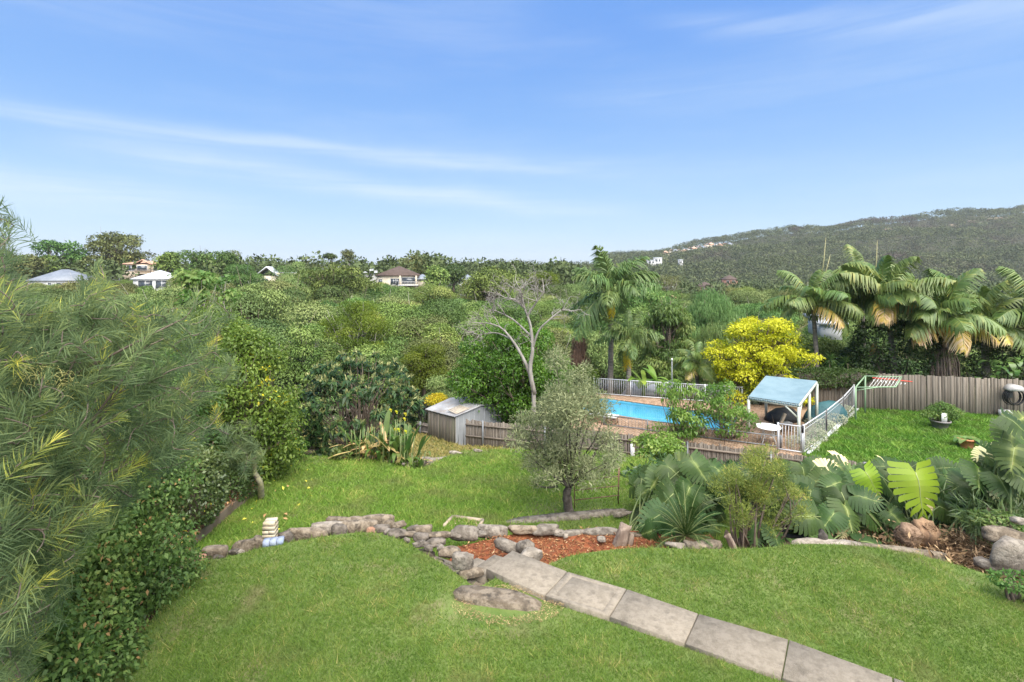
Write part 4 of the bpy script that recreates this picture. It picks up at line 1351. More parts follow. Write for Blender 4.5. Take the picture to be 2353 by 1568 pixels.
for k, (vx, vb, w_, Y_, p_) in enumerate(HH):
    house('hillside_house', '%s house up the hill in the skyline cluster, %s roof' % (ORD[k], ('terracotta', 'terracotta', 'grey' if k % 5 else 'terracotta')[k % 3]), vx - w_ / 2, vx + w_ / 2, vb - 7, vb, Y_, vb - 12, ('hip', 'gable')[k % 2], (M_buff, M_cream, M_white)[k % 3], (M_terra, M_terra, M_greyroof)[k % 3] if k % 5 else M_terra, [(.3, .5, .22, .5), (.7, .5, .22, .5)], 9, 'houses in the skyline cluster', found=12)
house('white_villa', 'white two-level house with horizontal louvres seen between the palm trunks', 1890, 1932, 740, 760, 58, 733, 'skillion', M_white, M_whiteroof, [(.3, .7, .35, .12), (.3, .5, .35, .12), (.72, .5, .2, .4)], 7, found=1)
r_ = thing('carport', 'low grey flat-roofed carport below the palm trees behind the yard', 'carport', A(1915, 852, 36), None, .1)
part('roof', roof_g(1.7, 2.0, .55, .35, 'skillion', .2), M_greyroof, r_)
for x in (-.8, .8): part('post', G().box((x, .1, -1.2), (.1, .1, 3.4)), M_white, r_)

# ------------------------------------------------------------------ fences
M_pal = surf('weathered_paling', (.135, .112, .09), (.21, .183, .153), 2.2, .92, .4, 30, stretch=(6, 6, .5), c3=(.12, .10, .08), objrnd=.16)
M_palg = surf('silver_paling', (.165, .138, .108), (.245, .212, .172), 1.6, .92, .4, 30, stretch=(6, 6, .4), c3=(.16, .135, .11), objrnd=.2)
M_railw = surf('fence_rail', (.17, .14, .11), (.24, .20, .165), 3, .9, .3, 30, objrnd=.1)
M_steel = surf('galvanised_steel', (.17, .18, .19), (.23, .24, .25), 4, .55, spec=.5, metal=.4)
PALM = [mesh('paling', G().box((0, 0, .5), (.094, .016, 1), taper=t_), M_pal) for t_ in (1, .97)]
PALG = [mesh('paling', G().box((0, 0, .5), (.145, .018, 1), taper=t_), M_palg) for t_ in (1, .985)]


def paling_fence(name, label, pts, pitch, meshes, rails=True, post_every=2.3, side=-1, post_h=1.0, rail_m=None, jit=.03, lap=True):
    """pts: (x, y, top, bottom); the rails stand on the side that faces us"""
    pts = np.asarray(pts, float)
    r = thing(name, label, 'fence', (pts[0][0], pts[0][1], pts[0][3]))
    o3 = np.array(r.location)
    fr_ = np.random.default_rng(int(abs(pts[0][0] * 100)) + 1)
    dist = 0.0; nextp = .3; k = 0
    for a, b in zip(pts[:-1], pts[1:]):
        L = np.linalg.norm(b[:2] - a[:2]); ang = math.atan2(b[1] - a[1], b[0] - a[0])
        nrm = np.array((math.sin(ang), -math.cos(ang)))
        n = int(L / pitch)
        for i in range(n):
            t = (i + .5) / n; p = a + (b - a) * t
            off = nrm * (-.012 if (k % 2 and lap) else .004)
            o = obj('paling', meshes[k % 2], r, (p[0] + off[0] - o3[0], p[1] + off[1] - o3[1], p[3] - o3[2]), ang)
            o.scale = (fr_.uniform(.9, 1.03), 1, max(.2, p[2] - p[3] + fr_.normal() * jit))
            o.rotation_euler = (0, fr_.normal() * .008, ang)
            k += 1
        if rails:
            for f in (.14, .50, .86):
                q0 = np.array((*(a[:2] + nrm * .05), a[3] + (a[2] - a[3]) * f)) - o3; q1 = np.array((*(b[:2] + nrm * .05), b[3] + (b[2] - b[3]) * f)) - o3
                part('rail', G().bar(q0, q1, .05, .075), M_railw, r)
            m_ = max(1, int(L / post_every))
            for i in range(m_):
                t = (i + .3) / m_; p = a + (b - a) * t
                part('post', G().box((p[0] + nrm[0] * .11 - o3[0], p[1] + nrm[1] * .11 - o3[1], (p[2] + p[3]) / 2 - o3[2] + .03), (.075, .075, (p[2] - p[3]) * post_h + .1), ang), M_steel, r)
    return r


def fl(vx, vy, z): p = P(vx, vy, z); return (p[0], p[1])


FA, FB, FC_, FD, FE = (-2.35, 26.05), (3.76, 24.25), (9.9, 21.7), (15.5, 18.6), (21, 15.9)
paling_fence('paling_fence', 'long weathered grey paling fence with steel posts running from the old shed past the pool', [(*FA, -2.72, -4.3), (*FB, -2.72, -4.3), (*FC_, -2.66, -4.2), (*FD, -2.42, -3.6), (*FE, -2.2, -3.2)], .088, PALM)
paling_fence('paling_fence', 'short low paling fence between the old shed and the loquat tree', [(-5.6, 30.2, -4.05, -5.1), (-4.35, 28.6, -3.75, -4.7)], .1, PALM)
paling_fence('paling_fence', 'paling fence at the far end of the dry terrace behind the loquat tree', [(-14.6, 33.2, -4.0, -5.5), (-9.3, 33.2, -4.0, -5.4)], .1, PALM)
paling_fence('boundary_fence', 'tall silver-grey board fence along the back of the neighbours\' lawn', [(18.6, 28.1, -.72, -2.75), (24.0, 26.9, -.75, -2.75), (30.2, 25.6, -.75, -2.75)], .138, PALG, rails=False, jit=.02)
paling_fence('boundary_fence', 'shorter brown board fence half under the vine behind the shade shelter', [(14.2, 28.9, -1.0, -2.75), (18.5, 28.2, -.78, -2.75)], .138, PALG, rails=False)

# ------------------------------------------------------------------ the old shed
M_tin = surf('old_corrugated_tin', (.27, .27, .275), (.42, .42, .42), 1.2, .6, .2, 30, c3=(.30, .25, .21), s3=.9, spec=.5)
M_tinw = surf('grey_tin_wall', (.28, .295, .305), (.35, .365, .375), 1.0, .65, .1, 20, spec=.4)
M_shedw = surf('shed_boards', (.16, .135, .105), (.25, .215, .175), 1.6, .92, .4, 30, stretch=(6, 6, .4), c3=(.15, .15, .10), objrnd=.16)
a = np.array((-4.72, 28.75)); b = np.array((-2.92, 26.55))       # front wall along the fence line
shed = thing('garden_shed', 'leaning old shed with board front and patched corrugated tin roof', 'shed', (a[0], a[1], -4.5))
o3 = np.array(shed.location)
n = 19
sm = mesh('board', G().box((0, 0, .5), (.142, .02, 1)), M_shedw)
ang = math.atan2(b[1] - a[1], b[0] - a[0])
nr = np.array((-math.sin(ang), math.cos(ang)))                    # away from us
for k in range(n):
    p = a + (b - a) * (k + .5) / n
    zb = -4.45 + .10 * k / n
    zt = -2.98 + .26 * k / n
    o = obj('board', sm, shed, (p[0] - o3[0] - nr[0] * (.01 if k % 2 else 0), p[1] - o3[1] - nr[1] * (.01 if k % 2 else 0), zb - o3[2]), ang)
    o.scale = (1, 1, zt - zb + random.uniform(-.02, .02))
D_ = 2.9
def corr(p0, p1, p2, p3, n, amp, m, name, par, org, th=.012):
    """corrugated sheet p0-p1 (eave) to p3-p2 (ridge)"""
    g = G(); p0, p1, p2, p3 = map(lambda q: np.asarray(q, float) - org, (p0, p1, p2, p3))
    nv_ = np.cross(p1 - p0, p3 - p0); nv_ /= np.linalg.norm(nv_)
    t = np.linspace(0, 1, n * 4 + 1)[:, None]
    wv = amp * np.sin(t * n * 2 * math.pi) * nv_
    lo, hi = p0 + (p1 - p0) * t + wv, p3 + (p2 - p3) * t + wv
    V = np.concatenate([lo, hi, lo - nv_ * th, hi - nv_ * th]); k = len(t)
    i = np.arange(k - 1)
    g.add(V, [np.stack([i, i + 1, i + 1 + k, i + k], 1), np.stack([i + 2 * k, i + 3 * k, i + 1 + 3 * k, i + 1 + 2 * k], 1), np.stack([i, i + 2 * k, i + 1 + 2 * k, i + 1], 1)])
    return part(name, g, m, par)
def q3(xy, z): return np.array((xy[0], xy[1], z))
al = (b - a) / np.linalg.norm(b - a)
e0, e1 = a - al * .12 - nr * .12, b + al * .10 - nr * .12
r0, r1 = e0 + nr * 1.7, e1 + nr * 1.7
k0, k1 = e0 + nr * 3.2, e1 + nr * 3.2
corr(q3(e0, -2.93), q3(e1, -2.68), q3(r1, -2.38), q3(r0, -2.55), 20, .018, M_tin, 'roof', shed, o3)
corr(q3(r0, -2.56), q3(r1, -2.39), q3(k1, -2.6), q3(k0, -2.75), 20, .018, M_tin, 'back_roof', shed, o3)
c0, c1 = b, b + nr * 3.0
g = G()
zt = (-2.74, -2.44, -2.65); pp = [c0, c0 + nr * 1.6, c1]
V = [q3(p_, z_) - o3 for p_, z_ in zip(pp, zt)] + [q3(p_, -4.6) - o3 for p_ in pp]
Vb = [v - np.array((al[0], al[1], 0)) * .04 for v in V]
g.add(V + Vb, [(3, 4, 1, 0), (4, 5, 2, 1), (6, 7, 10, 9), (7, 8, 11, 10)])
part('tin_wall', g, M_tinw, shed)
for k in range(9):
    p_ = c0 + nr * (.15 + k * .34)
    f = (.15 + k * .34) / 3.0
    zt_ = np.interp(f, (0, .53, 1), zt) - .05
    part('wall_rib', G().box((*(p_ - o3[:2] + al * .012), (zt_ - 4.5) / 2 - o3[2]), (.03, .022, zt_ + 4.5), ang + R(90)), M_tinw, shed)
g = G().bar(q3(a, -3.2) - o3 + (0, 0, .0), q3(a + nr * 3, -3.0) - o3, .02, .02)
V = [q3(p_, z_) - o3 for p_, z_ in zip([a, a + nr * 1.6, a + nr * 3.0], (-3.0, -2.62, -2.82))] + [q3(p_, -4.6) - o3 for p_ in (a, a + nr * 1.6, a + nr * 3.0)]
Vb = [v + np.array((al[0], al[1], 0)) * .04 for v in V]
part('side_wall', G().add(V + Vb, [(0, 1, 4, 3), (1, 2, 5, 4), (6, 9, 10, 7), (7, 10, 11, 8)]), M_tinw, shed)
M_fawn = surf('fawn_plastic_grid', (.48, .41, .32), (.56, .49, .40), 8, .8)
g = G()
pc = e0 + al * (np.linalg.norm(e1 - e0) * .80) + nr * .62
for k in range(9): g.bar(q3(pc + al * (-.42 + k * .105) - nr * .4, -2.62) - o3 + (0, 0, .03), q3(pc + al * (-.42 + k * .105) + nr * .4, -2.48) - o3 + (0, 0, .03), .05, .02)
for k in range(7): g.bar(q3(pc + al * -.46 + nr * (-.4 + k * .13), -2.62 + k * .022) - o3 + (0, 0, .04), q3(pc + al * .46 + nr * (-.4 + k * .13), -2.62 + k * .022) - o3 + (0, 0, .04), .04, .02)
lt = part('lattice_sheet', g, M_fawn); lt.location = o3; tag(lt, 'fawn plastic lattice sheet lying on the tin shed roof', 'lattice')
fp = part('roof_flashing', G().bar(q3(r0 + al * 1.5, -2.42) - o3, q3(r0 + al * 2.1 + nr * .5, -2.2) - o3, .16, .03), M_tin, shed)

# ------------------------------------------------------------------ pool
M_tile = surf('pool_tile', (.20, .54, .70), (.25, .62, .76), 2, .4, 0)
g = G(); pc = POOLC; n = 4
zt, zb = ZD - .10, ZD - 1.5
top = np.array([(p[0], p[1], ZD - .031) for p in pc]); bot = np.array([(p[0], p[1], zb) for p in pc])
cc = bot.mean(0); bot = cc + (bot - cc) * .999
top_i = top.copy(); top_i[:, :2] = cc[:2] + (top[:, :2] - cc[:2]) * .999
g.add(np.concatenate([top_i, bot]), [(0, 1, 5, 4), (1, 2, 6, 5), (2, 3, 7, 6), (3, 0, 4, 7), (4, 5, 6, 7)])
pool = thing('swimming_pool', 'bright blue backyard swimming pool with brick coping behind the paling fence', 'swimming pool', (cc[0], cc[1], ZD))
po = np.array(pool.location)
def sub(g_, o_):
    g_.v = [v - o_ for v in g_.v]; return g_
part('basin', sub(g, po), M_tile, pool)
m, t, b_, o_ = bsdf('pool_water')
tr = t.n('ShaderNodeBsdfTransparent'); tr.inputs[0].default_value = (.70, .93, 1, 1)
gl = t.n('ShaderNodeBsdfGlossy'); gl.inputs['Roughness'].default_value = .02
fz = t.n('ShaderNodeFresnel'); fz.inputs['IOR'].default_value = 1.33
bn = t.n('ShaderNodeBump'); bn.inputs['Strength'].default_value = .06; bn.inputs['Distance'].default_value = .05
geo = t.n('ShaderNodeNewGeometry')
t.l(t.noise(geo.outputs['Position'], 2.2, 3, .5), bn.inputs['Height'])
t.l(bn.outputs[0], gl.inputs['Normal']); t.l(bn.outputs[0], fz.inputs['Normal'])
mx = t.n('ShaderNodeMixShader'); t.l(fz.outputs[0], mx.inputs[0]); t.l(tr.outputs[0], mx.inputs[1]); t.l(gl.outputs[0], mx.inputs[2])
t.l(mx.outputs[0], o_.inputs['Surface'])
pi = cc[:2] + (POOLC - cc[:2]) * .998
part('water', G().add(np.column_stack([pi, np.full(4, zt)]) - po, [(0, 1, 2, 3)]), m, pool)
M_brick = surf('pool_brick', (.29, .18, .115), (.40, .27, .18), 7, .9, .4, 50, objrnd=.16)
cm = mesh('coping_brick', G().box((0, 0, 0), (.103, .30, .06), taper=.97), M_brick)
for k in range(4):
    a, b = POOLC[k], POOLC[(k + 1) % 4]
    L = np.linalg.norm(b - a); ang = math.atan2(b[1] - a[1], b[0] - a[0]); nn = np.array((math.sin(ang), -math.cos(ang)))
    for i in range(int(L / .112)):
        p = a + (b - a) * (i + .5) / int(L / .112) + nn * .11
        obj('coping_brick', cm, pool, (p[0] - po[0], p[1] - po[1], .0 + random.uniform(-.004, .004)), ang)
# clay pavers of the deck
g = G(); ux, uy = np.array((.86, -.51)), np.array((.51, .86))
P0 = np.array((2.0, 30.0))
for i in range(-2, 62):
    for j in range(-70, 60):
        p = P0 + ux * (i * .236 + (.118 if j % 2 else 0)) + uy * j * .116
        if abs(j) < 70 and p[0] < 14.5:
            if inside(DECK, p[:1], p[1:2])[0] and not inside(POOLC + (POOLC - cc[:2]) / np.linalg.norm(POOLC - cc[:2], axis=1)[:, None] * .38, p[:1], p[1:2])[0]:
                g.box((p[0], p[1], ZD - .012), (.226, .107, .03), math.atan2(ux[1], ux[0]), random.random())
tag(part('deck_paver', g, surf('clay_paver', (.27, .175, .11), (.37, .255, .175), 4, .9, .3, 40, rnd=.16)), kind='stuff')


def pool_fence(name, label, pts, zt, h, bars, post_step, m, barw=.012, parts=True, lift=.06):
    pts = np.asarray(pts, float)
    r = thing(name, label, 'pool fence', (*pts[0][:2], ZD))
    o_ = np.array(r.location)
    bm_ = mesh('baluster', G().tube([(0, 0, 0), (0, 0, 1)], barw, 5), m)
    for a, b in zip(pts[:-1], pts[1:]):
        L = np.linalg.norm(b[:2] - a[:2]); n = max(1, round(L / post_step))
        za, zb_ = a[2], b[2]
        for i in range(n + 1):
            p = a + (b - a) * i / n
            part('post', G().box((p[0] - o_[0], p[1] - o_[1], p[2] - o_[2] + h / 2 + .02), (.055, .055, h + .06)), m, r)
        for f in (lift, h):
            part('rail', G().bar((*(a[:2] - o_[:2]), za - o_[2] + f), (*(b[:2] - o_[:2]), zb_ - o_[2] + f), .04, .04), m, r)
        if bars:
            k = int(L / bars)
            for i in range(k):
                p = a + (b - a) * (i + .5) / k
                obj('baluster', bm_, r, (p[0] - o_[0], p[1] - o_[1], p[2] - o_[2] + lift)).scale = (1, 1, h - lift)
    return r


M_pf = surf('pale_grey_metal', (.52, .53, .55), (.58, .59, .61), 3, .5, spec=.5)
pool_fence('pool_fence', 'white tubular pool fence along the far side of the pool', [(5.0, 31.3, ZD), (9.2, 30.0, ZD), (13.0, 28.9, ZD)], ZD, .97, .105, 1.9, M_pf, .011)
pool_fence('pool_fence', 'low white tubular fence close behind the paling fence at the near side of the pool', [(4.5, 25.1, ZD), (8.3, 23.3, ZD), (11.5, 21.9, ZD)], ZD, .50, .16, 2.4, M_steel, .008)
gatep = pool_fence('pool_gate', 'narrow white barred gate panel with a black latch beside the shade shelter', [(11.25, 21.65, ZD), (12.05, 21.25, ZD)], ZD, 1.12, .1, .8, M_pf, .011)
M_black = surf('black_plastic', (.02, .02, .022), None, 1, .5)
part('latch', G().box((.80, -.42, 1.02), (.07, .07, .30)), M_black, gatep)
sf = pool_fence('pool_fence', 'sloping white pool fence with clear mesh panels between the paving and the lawn', [(12.1, 21.25, ZD), (14.3, 23.3, ZD + .05), (16.5, 25.5, ZD + .12), (18.5, 27.7, ZD + .2)], ZD, 1.15, 0, 3.0, M_pf)
m, t, b_, o_ = bsdf('wire_mesh')
tr = t.n('ShaderNodeBsdfTransparent'); df = t.n('ShaderNodeBsdfDiffuse'); df.inputs[0].default_value = (.55, .58, .6, 1)
mx = t.n('ShaderNodeMixShader'); mx.inputs[0].default_value = .16
t.l(tr.outputs[0], mx.inputs[1]); t.l(df.outputs[0], mx.inputs[2]); t.l(mx.outputs[0], o_.inputs['Surface'])
so = np.array(sf.location)
fpts = [np.array(v) for v in ((12.1, 21.25, ZD), (14.3, 23.3, ZD + .05), (16.5, 25.5, ZD + .12), (18.5, 27.7, ZD + .2))]
for a, b in zip(fpts[:-1], fpts[1:]):
    V = [a - so + (0, 0, .08), b - so + (0, 0, .08), b - so + (0, 0, 1.1), a - so + (0, 0, 1.1)]
    part('mesh_panel', G().add(V, [(0, 1, 2, 3)]), m, sf)
    part('wire', G().bar(a - so + (0, 0, .98), b - so + (0, 0, .98), .012, .012), M_pf, sf)
kb_ = part('lawn_kerb', G().bar(fpts[0] + (.12, -.12, .03), fpts[3] + (.12, -.12, -.1), .12, .12), M_pf)
tag(kb_, 'thin white concrete kerb under the sloping pool fence', 'kerb')
pl = thing('brick_plinth', 'brick plinth with a cream concrete top at the near end of the pool', 'plinth', (4.55, 25.6, ZD), None, -.52)
part('top', G().box((0, 0, .37), (1.5, .55, .07)), M_white, pl)
bmh = mesh('brick', G().box((0, 0, 0), (.225, .10, .07)), M_brick)
for c_ in range(4):
    for k in range(6): obj('brick', bmh, pl, (-.6 + k * .235 + (.06 if c_ % 2 else 0), -.18, .05 + c_ * .08))
part('core', G().box((0, .06, .16), (1.38, .38, .33)), M_brick, pl)

# ------------------------------------------------------------------ shade shelter and the things around it
M_sage = surf('sage_painted_timber', (.46, .49, .42), (.54, .57, .50), 3, .7)
M_cloth = surf('teal_shade_cloth', (.135, .21, .245), (.175, .255, .29), 1.2, .9, .2, 60)
FLc, FRc, BRc, BLc = np.array((11.0, 23.8, -1.0)), np.array((12.6, 22.5, -1.0)), np.array((15.0, 25.2, -.58)), np.array((13.1, 26.4, -.58))
sh = thing('shade_shelter', 'small timber shelter roofed with faded teal shade cloth beside the pool', 'shelter', (FLc[0], FLc[1], ZD))
so = np.array(sh.location)
m_ = 8; g = G()
V = []
for i in range(m_ + 1):
    for j in range(m_ + 1):
        f, h_ = i / m_, j / m_
        p = FLc * (1 - f) * (1 - h_) + FRc * f * (1 - h_) + BRc * f * h_ + BLc * (1 - f) * h_
        V.append(p - so + (0, 0, .03 - .05 * math.sin(f * math.pi) * math.sin(h_ * math.pi)))
V = np.array(V); i, j = np.meshgrid(np.arange(m_), np.arange(m_), indexing='ij'); k = (i * (m_ + 1) + j).ravel()
g.add(V, [np.stack([k, k + m_ + 1, k + m_ + 2, k + 1], 1)])
g.add(V - (0, 0, .012), [np.stack([k, k + 1, k + m_ + 2, k + m_ + 1], 1)])
part('cloth', g, M_cloth, sh, True)
for a, b in ((FLc, FRc), (FRc, BRc), (BRc, BLc), (BLc, FLc)): part('beam', G().bar(a - so + (0, 0, -.07), b - so + (0, 0, -.07), .07, .13), M_sage, sh)
for f in (.33, .66): part('rafter', G().bar(FLc * (1 - f) + FRc * f - so + (0, 0, -.10), BLc * (1 - f) + BRc * f - so + (0, 0, -.10), .045, .09), M_sage, sh)
for p in (FLc, FRc, FRc * .45 + BRc * .55, BRc, BLc): part('post', G().box((p[0] - so[0], p[1] - so[1], (p[2] + ZD) / 2 - so[2] - .06), (.10, .10, p[2] - ZD - .1)), M_sage, sh)
for a, b in ((FRc, FLc), (FRc, BRc)): part('brace', G().bar(a - so + (0, 0, -.62), a + (b - a) / np.linalg.norm(b - a) * .55 - so + (0, 0, -.12), .06, .06), M_sage, sh)
g = G()
for k in range(22):
    p = FLc + (FRc - FLc) * (k + .5) / 22 - so
    g.box((p[0], p[1] - .045, p[2] - .03 - .015 * (k % 2)), (.085, .012, .09), math.atan2(-1.3, 1.6))
part('scalloped_edge', g, M_cloth, sh)

M_tarp = surf('dark_green_tarpaulin', (.018, .075, .085), (.028, .10, .11), 1.5, .6, .8, 5, spec=.4, bdist=.08)
p = P(1905, 944, ZD)
tv, tf_ = ICO[3]
rr = np.random.default_rng(9)
V = tv * (1.05, .7, .62); V[:, 2] = np.maximum(V[:, 2], -.0) ** .8 * 1.55
V[:, 0] += .25 * V[:, 2]
V += np.array([(.05 * mnoise.noise(Vector(v) * 3), .05 * mnoise.noise(Vector(v) * 3 + Vector((5, 0, 0))), .10 * mnoise.noise(Vector(v) * 2.1)) for v in V])
o = part('tarpaulin_bundle', G().add(V, [tf_]), M_tarp, None, True); o.location = (15.6, 25.6, ZD)
tag(o, 'bulky object wrapped in a dark green tarpaulin behind the shade shelter', 'tarpaulin')
o = part('covered_object', G().add(V * (.8, .8, .62), [tf_]), surf('black_cover', (.012, .014, .016), (.03, .032, .034), 3, .6, .6, 6, bdist=.05), None, True); o.location = (13.6, 25.9, ZD); tag(o, 'low object under a black cover in the shade of the shelter', 'cover')
# round table
tb = thing('round_table', 'round white plastic garden table by the pool corner', 'table', P(1765, 1018, ZD))
s_ = .95
g = G(); th = np.linspace(0, 2 * math.pi, 33)[:-1]
pts = [(.50, .70), (.52, .705), (.52, .735), (.49, .74)]
V = np.concatenate([np.stack([np.cos(th) * r_, np.sin(th) * r_, 0 * th + z_], 1) for r_, z_ in pts]); i = np.arange(32); j = (i + 1) % 32
g.add(V, [np.stack([k * 32 + i, k * 32 + j, (k + 1) * 32 + j, (k + 1) * 32 + i], 1) for k in range(3)] + [np.array([np.arange(32) + 96]), np.array([np.arange(32)[::-1]])])
M_plast = surf('white_plastic', (.74, .73, .70), (.80, .79, .76), 4, .45, spec=.5)
part('tabletop', g, M_plast, tb)
for k in range(4):
    a_ = k * math.pi / 2 + .5
    part('leg', G().tube([(math.cos(a_) * .30, math.sin(a_) * .30, .70), (math.cos(a_) * .26, math.sin(a_) * .26, .35), (math.cos(a_) * .42, math.sin(a_) * .42, 0)], .022, 6), M_plast, tb)
g = G().tube(np.stack([np.cos(th) * .27, np.sin(th) * .27, 0 * th + .34], 1)[list(range(32)) + [0]], .014, 5, cap=False); part('ring', g, M_plast, tb)
# chair lying under the table side
ch = thing('garden_bench', 'dark low bench seat with a grey top under the shelter', 'bench', P(1803, 990, ZD), None, .2)
part('seat', G().box((0, 0, .38), (.62, .34, .05)), surf('grey_slat', (.22, .22, .22), None, 1, .7), ch)
for x in (-.25, .25):
    for y in (-.12, .12): part('leg', G().box((x, y, .18), (.035, .035, .36)), M_black, ch)
pk = thing('timber_prop', 'weathered plank leaning against the front post of the shelter', 'plank', P(1800, 1000, ZD))
part('plank', G().bar((-.35, 0, .02), (.22, .28, .92), .13, .10), M_timber, pk)
pt = thing('black_pot', 'black plastic pot with a bare stem under the shelter', 'plant pot', P(1778, 988, ZD))


def pot_g(rt, rb, h, lip=.03, n=20):
    th = np.linspace(0, 2 * math.pi, n + 1)[:-1]; g = G()
    pr = [(rb, 0), (rt - .01, h - .06), (rt + lip, h - .06), (rt + lip, h), (rt - .02, h), (rt - .04, h - .05)]
    V = np.concatenate([np.stack([np.cos(th) * r_, np.sin(th) * r_, 0 * th + z_], 1) for r_, z_ in pr]); i = np.arange(n); j = (i + 1) % n
    g.add(V, [np.stack([k * n + i, k * n + j, (k + 1) * n + j, (k + 1) * n + i], 1) for k in range(5)])
    g.add(V[-n:] - (0, 0, .0), [np.array([np.arange(n)])], mat=1)
    return g


part('pot', pot_g(.17, .13, .30), [M_black, M_soil], pt, True)
part('stem', G().tube([(0, 0, .25), (-.03, 0, .5), (-.10, 0, .75)], (.02, .015, .01), 5), M_bark, pt)

# fold-down clothes line on the back fence ------------------------------------------------------------
M_grn = surf('pale_green_enamel', (.22, .34, .20), (.26, .38, .23), 4, .5, spec=.4)
M_red = surf('red_plastic', (.62, .09, .06), None, 1, .5)
cl = thing('clothes_line', 'pale green fold-down clothes line with two posts beside the pool fence corner', 'clothes line', (17.2, 25.9, ZD))
co = np.array(cl.location)
pa_, pb_ = A(1966, 890, 25.6), A(1988, 864, 27.0)
qa, qb = A(2058, 889, 25.4), A(2072, 866, 26.8)
for p in (pa_, pb_):
    part('post', G().box((p[0] - co[0], p[1] - co[1], (p[2] + ZD) / 2 - co[2]), (.06, .06, p[2] - ZD)), M_grn, cl)
for a, b in ((pa_, pb_), (pa_, qa), (pb_, qb), (qa, qb)): part('arm', G().bar(a - co, b - co, .05, .05), M_grn, cl)
part('arm', G().bar(pa_ - co + (0, 0, -.16), qa - co + (-.9, 0, -.02), .035, .035), M_grn, cl)
for k in range(8):
    f = .34 + .62 * k / 7
    part('line', G().bar(pa_ + (qa - pa_) * f - co + (0, 0, .02), pb_ + (qb - pb_) * f - co + (0, 0, .02), .012, .012), M_plast, cl)
rp = part('peg_rail', G().bar(A(2005, 868, 26.6), A(2096, 877, 26.6), .04, .05), M_red); tag(rp, 'red plastic hanging rail clipped across the clothes line', 'hanger')
pgm = mesh('peg', G().box((0, 0, -.05), (.05, .02, .13)), M_plast)
for k in range(9):
    p = A(2008 + 9 * k, 873 + 1.0 * k, 26.5 - .4 * (k % 2))
    o = obj('clothes_peg', pgm, None, tuple(p)); o.rotation_euler = (.2, .5 * math.sin(k * 3), k)
    tag(o, 'white plastic clothes peg hanging on the green clothes line', 'clothes peg', 'pegs on the clothes line')

# hose reel on the back fence
hr_ = thing('hose_reel', 'grey wall-mounted hose reel with a coiled black hose on the board fence', 'hose reel', A(2330, 905, 26.1))
th = np.linspace(0, math.pi, 14)
V = np.concatenate([np.stack([np.cos(th) * .36, 0 * th + y_, np.sin(th) * .30 + .18], 1) for y_ in (-.22, .22)]); n = 14; i = np.arange(n - 1)
part('hood', G().add(V, [np.stack([i, i + n, i + 1 + n, i + 1], 1), np.array([np.arange(n)]), np.array([np.arange(n)[::-1] + n]), np.array([(0, n - 1, 2 * n - 1, n)])]), surf('grey_plastic', (.34, .33, .31), (.40, .39, .37), 4, .6), hr_)
th = np.linspace(0, 2 * math.pi, 21)
for k in range(6): part('hose_coil', G().tube(np.stack([np.cos(th) * (.40 + .02 * (k % 3)), 0 * th - .15 + k * .06, np.sin(th) * (.36 + .035 * (k % 3)) - .14 - .03 * (k % 2)], 1), .022, 5, cap=False), M_black, hr_, True)
part('bracket', G().box((0, .28, .0), (.3, .14, .5)), M_rail, hr_)
o = part('concrete_cube', G().box((0, 0, .2), (.5, .28, .40)), M_white); o.location = (25.35, 26.3, ZD); tag(o, 'white painted block standing against the foot of the board fence', 'block')

# grey gabled roof beyond the far pool fence
gr = thing('grey_hut', 'low hut with a grey gabled sheet roof just beyond the far pool fence', 'hut', (8.6, 33.0, ZD - .9))
go = np.array(gr.location)
M_slate = surf('grey_sheet_roof', (.21, .21, .225), (.27, .27, .285), 1, .7)
e = [A(1428, 905, 32), A(1560, 908, 32), A(1552, 876, 34.4), A(1455, 872, 34.4)]
g = G(); V = np.array(e) - go; g.add(np.concatenate([V, V - (0, 0, .08)]), [(0, 1, 2, 3), (7, 6, 5, 4), (0, 4, 5, 1), (1, 5, 6, 2), (2, 6, 7, 3), (3, 7, 4, 0)])
part('roof', g, M_slate, gr)
c_ = np.array(e).mean(0) - go
part('wall', G().box((c_[0], c_[1], c_[2] - 1.05), (2.9, 1.9, 1.5)), M_slate, gr)
for k in range(4): part('roof_rib', G().bar(V[0] + (V[1] - V[0]) * (k + .5) / 4 + (0, 0, .02), V[3] + (V[2] - V[3]) * (k + .5) / 4 + (0, 0, .02), .04, .03), M_slate, gr)
pp_ = thing('light_pole', 'thin grey pole with a pale cap beside the banana plants', 'pole', (*A(1544, 905, 30.5)[:2], ZD))
zt_ = A(1544, 828, 30.5)[2] - ZD
part('pole', G().tube([(0, 0, -.5), (0, 0, zt_)], .035, 8), M_steel, pp_)
part('cap', G().tube([(0, 0, zt_), (0, 0, zt_ + .12)], (.06, .04), 8), M_plast, pp_)

# trellis frame in the grass by the olive tree ------------------------------------------------------------
M_rust = surf('rusty_iron', (.14, .085, .055), (.22, .14, .09), 9, .85)
fa = PM(1320, 1168); fb = PM(1424, 1158)
fr_ = thing('iron_frame', 'rusty iron ladder-like frame standing in the grass beside the olive tree', 'garden frame', fa)
hb = np.array((0, 0, .95)); dx = fb - fa
for k in range(4): part('rail', G().bar(hb * (.22 + .26 * k), dx * (1.0) + hb * (.22 + .26 * k + .02), .018, .018), M_rust, fr_)
for f in (0, .97, 1.0): part('leg', G().bar(dx * f + (0, .25 * (f > .98), 0), dx * f + hb, .022, .022), M_rust, fr_)

# white pipe on the near face of the fence
wp = thing('white_downpipe', 'length of white plastic pipe hanging on the paling fence behind the vines', 'pipe', A(1453, 1050, 22.2))
part('pipe', G().tube([(0, 0, .55), (.02, 0, 0), (-.02, 0, -.5)], .09, 8), M_plast, wp)
part('collar', G().tube([(-.02, 0, -.5), (.03, 0, -.62)], (.12, .10), 8), M_plast, wp)
# ------------------------------------------------------------------ trees and shrubs one can tell apart


def px_w(v, Y): return v * VS / FPX * Y


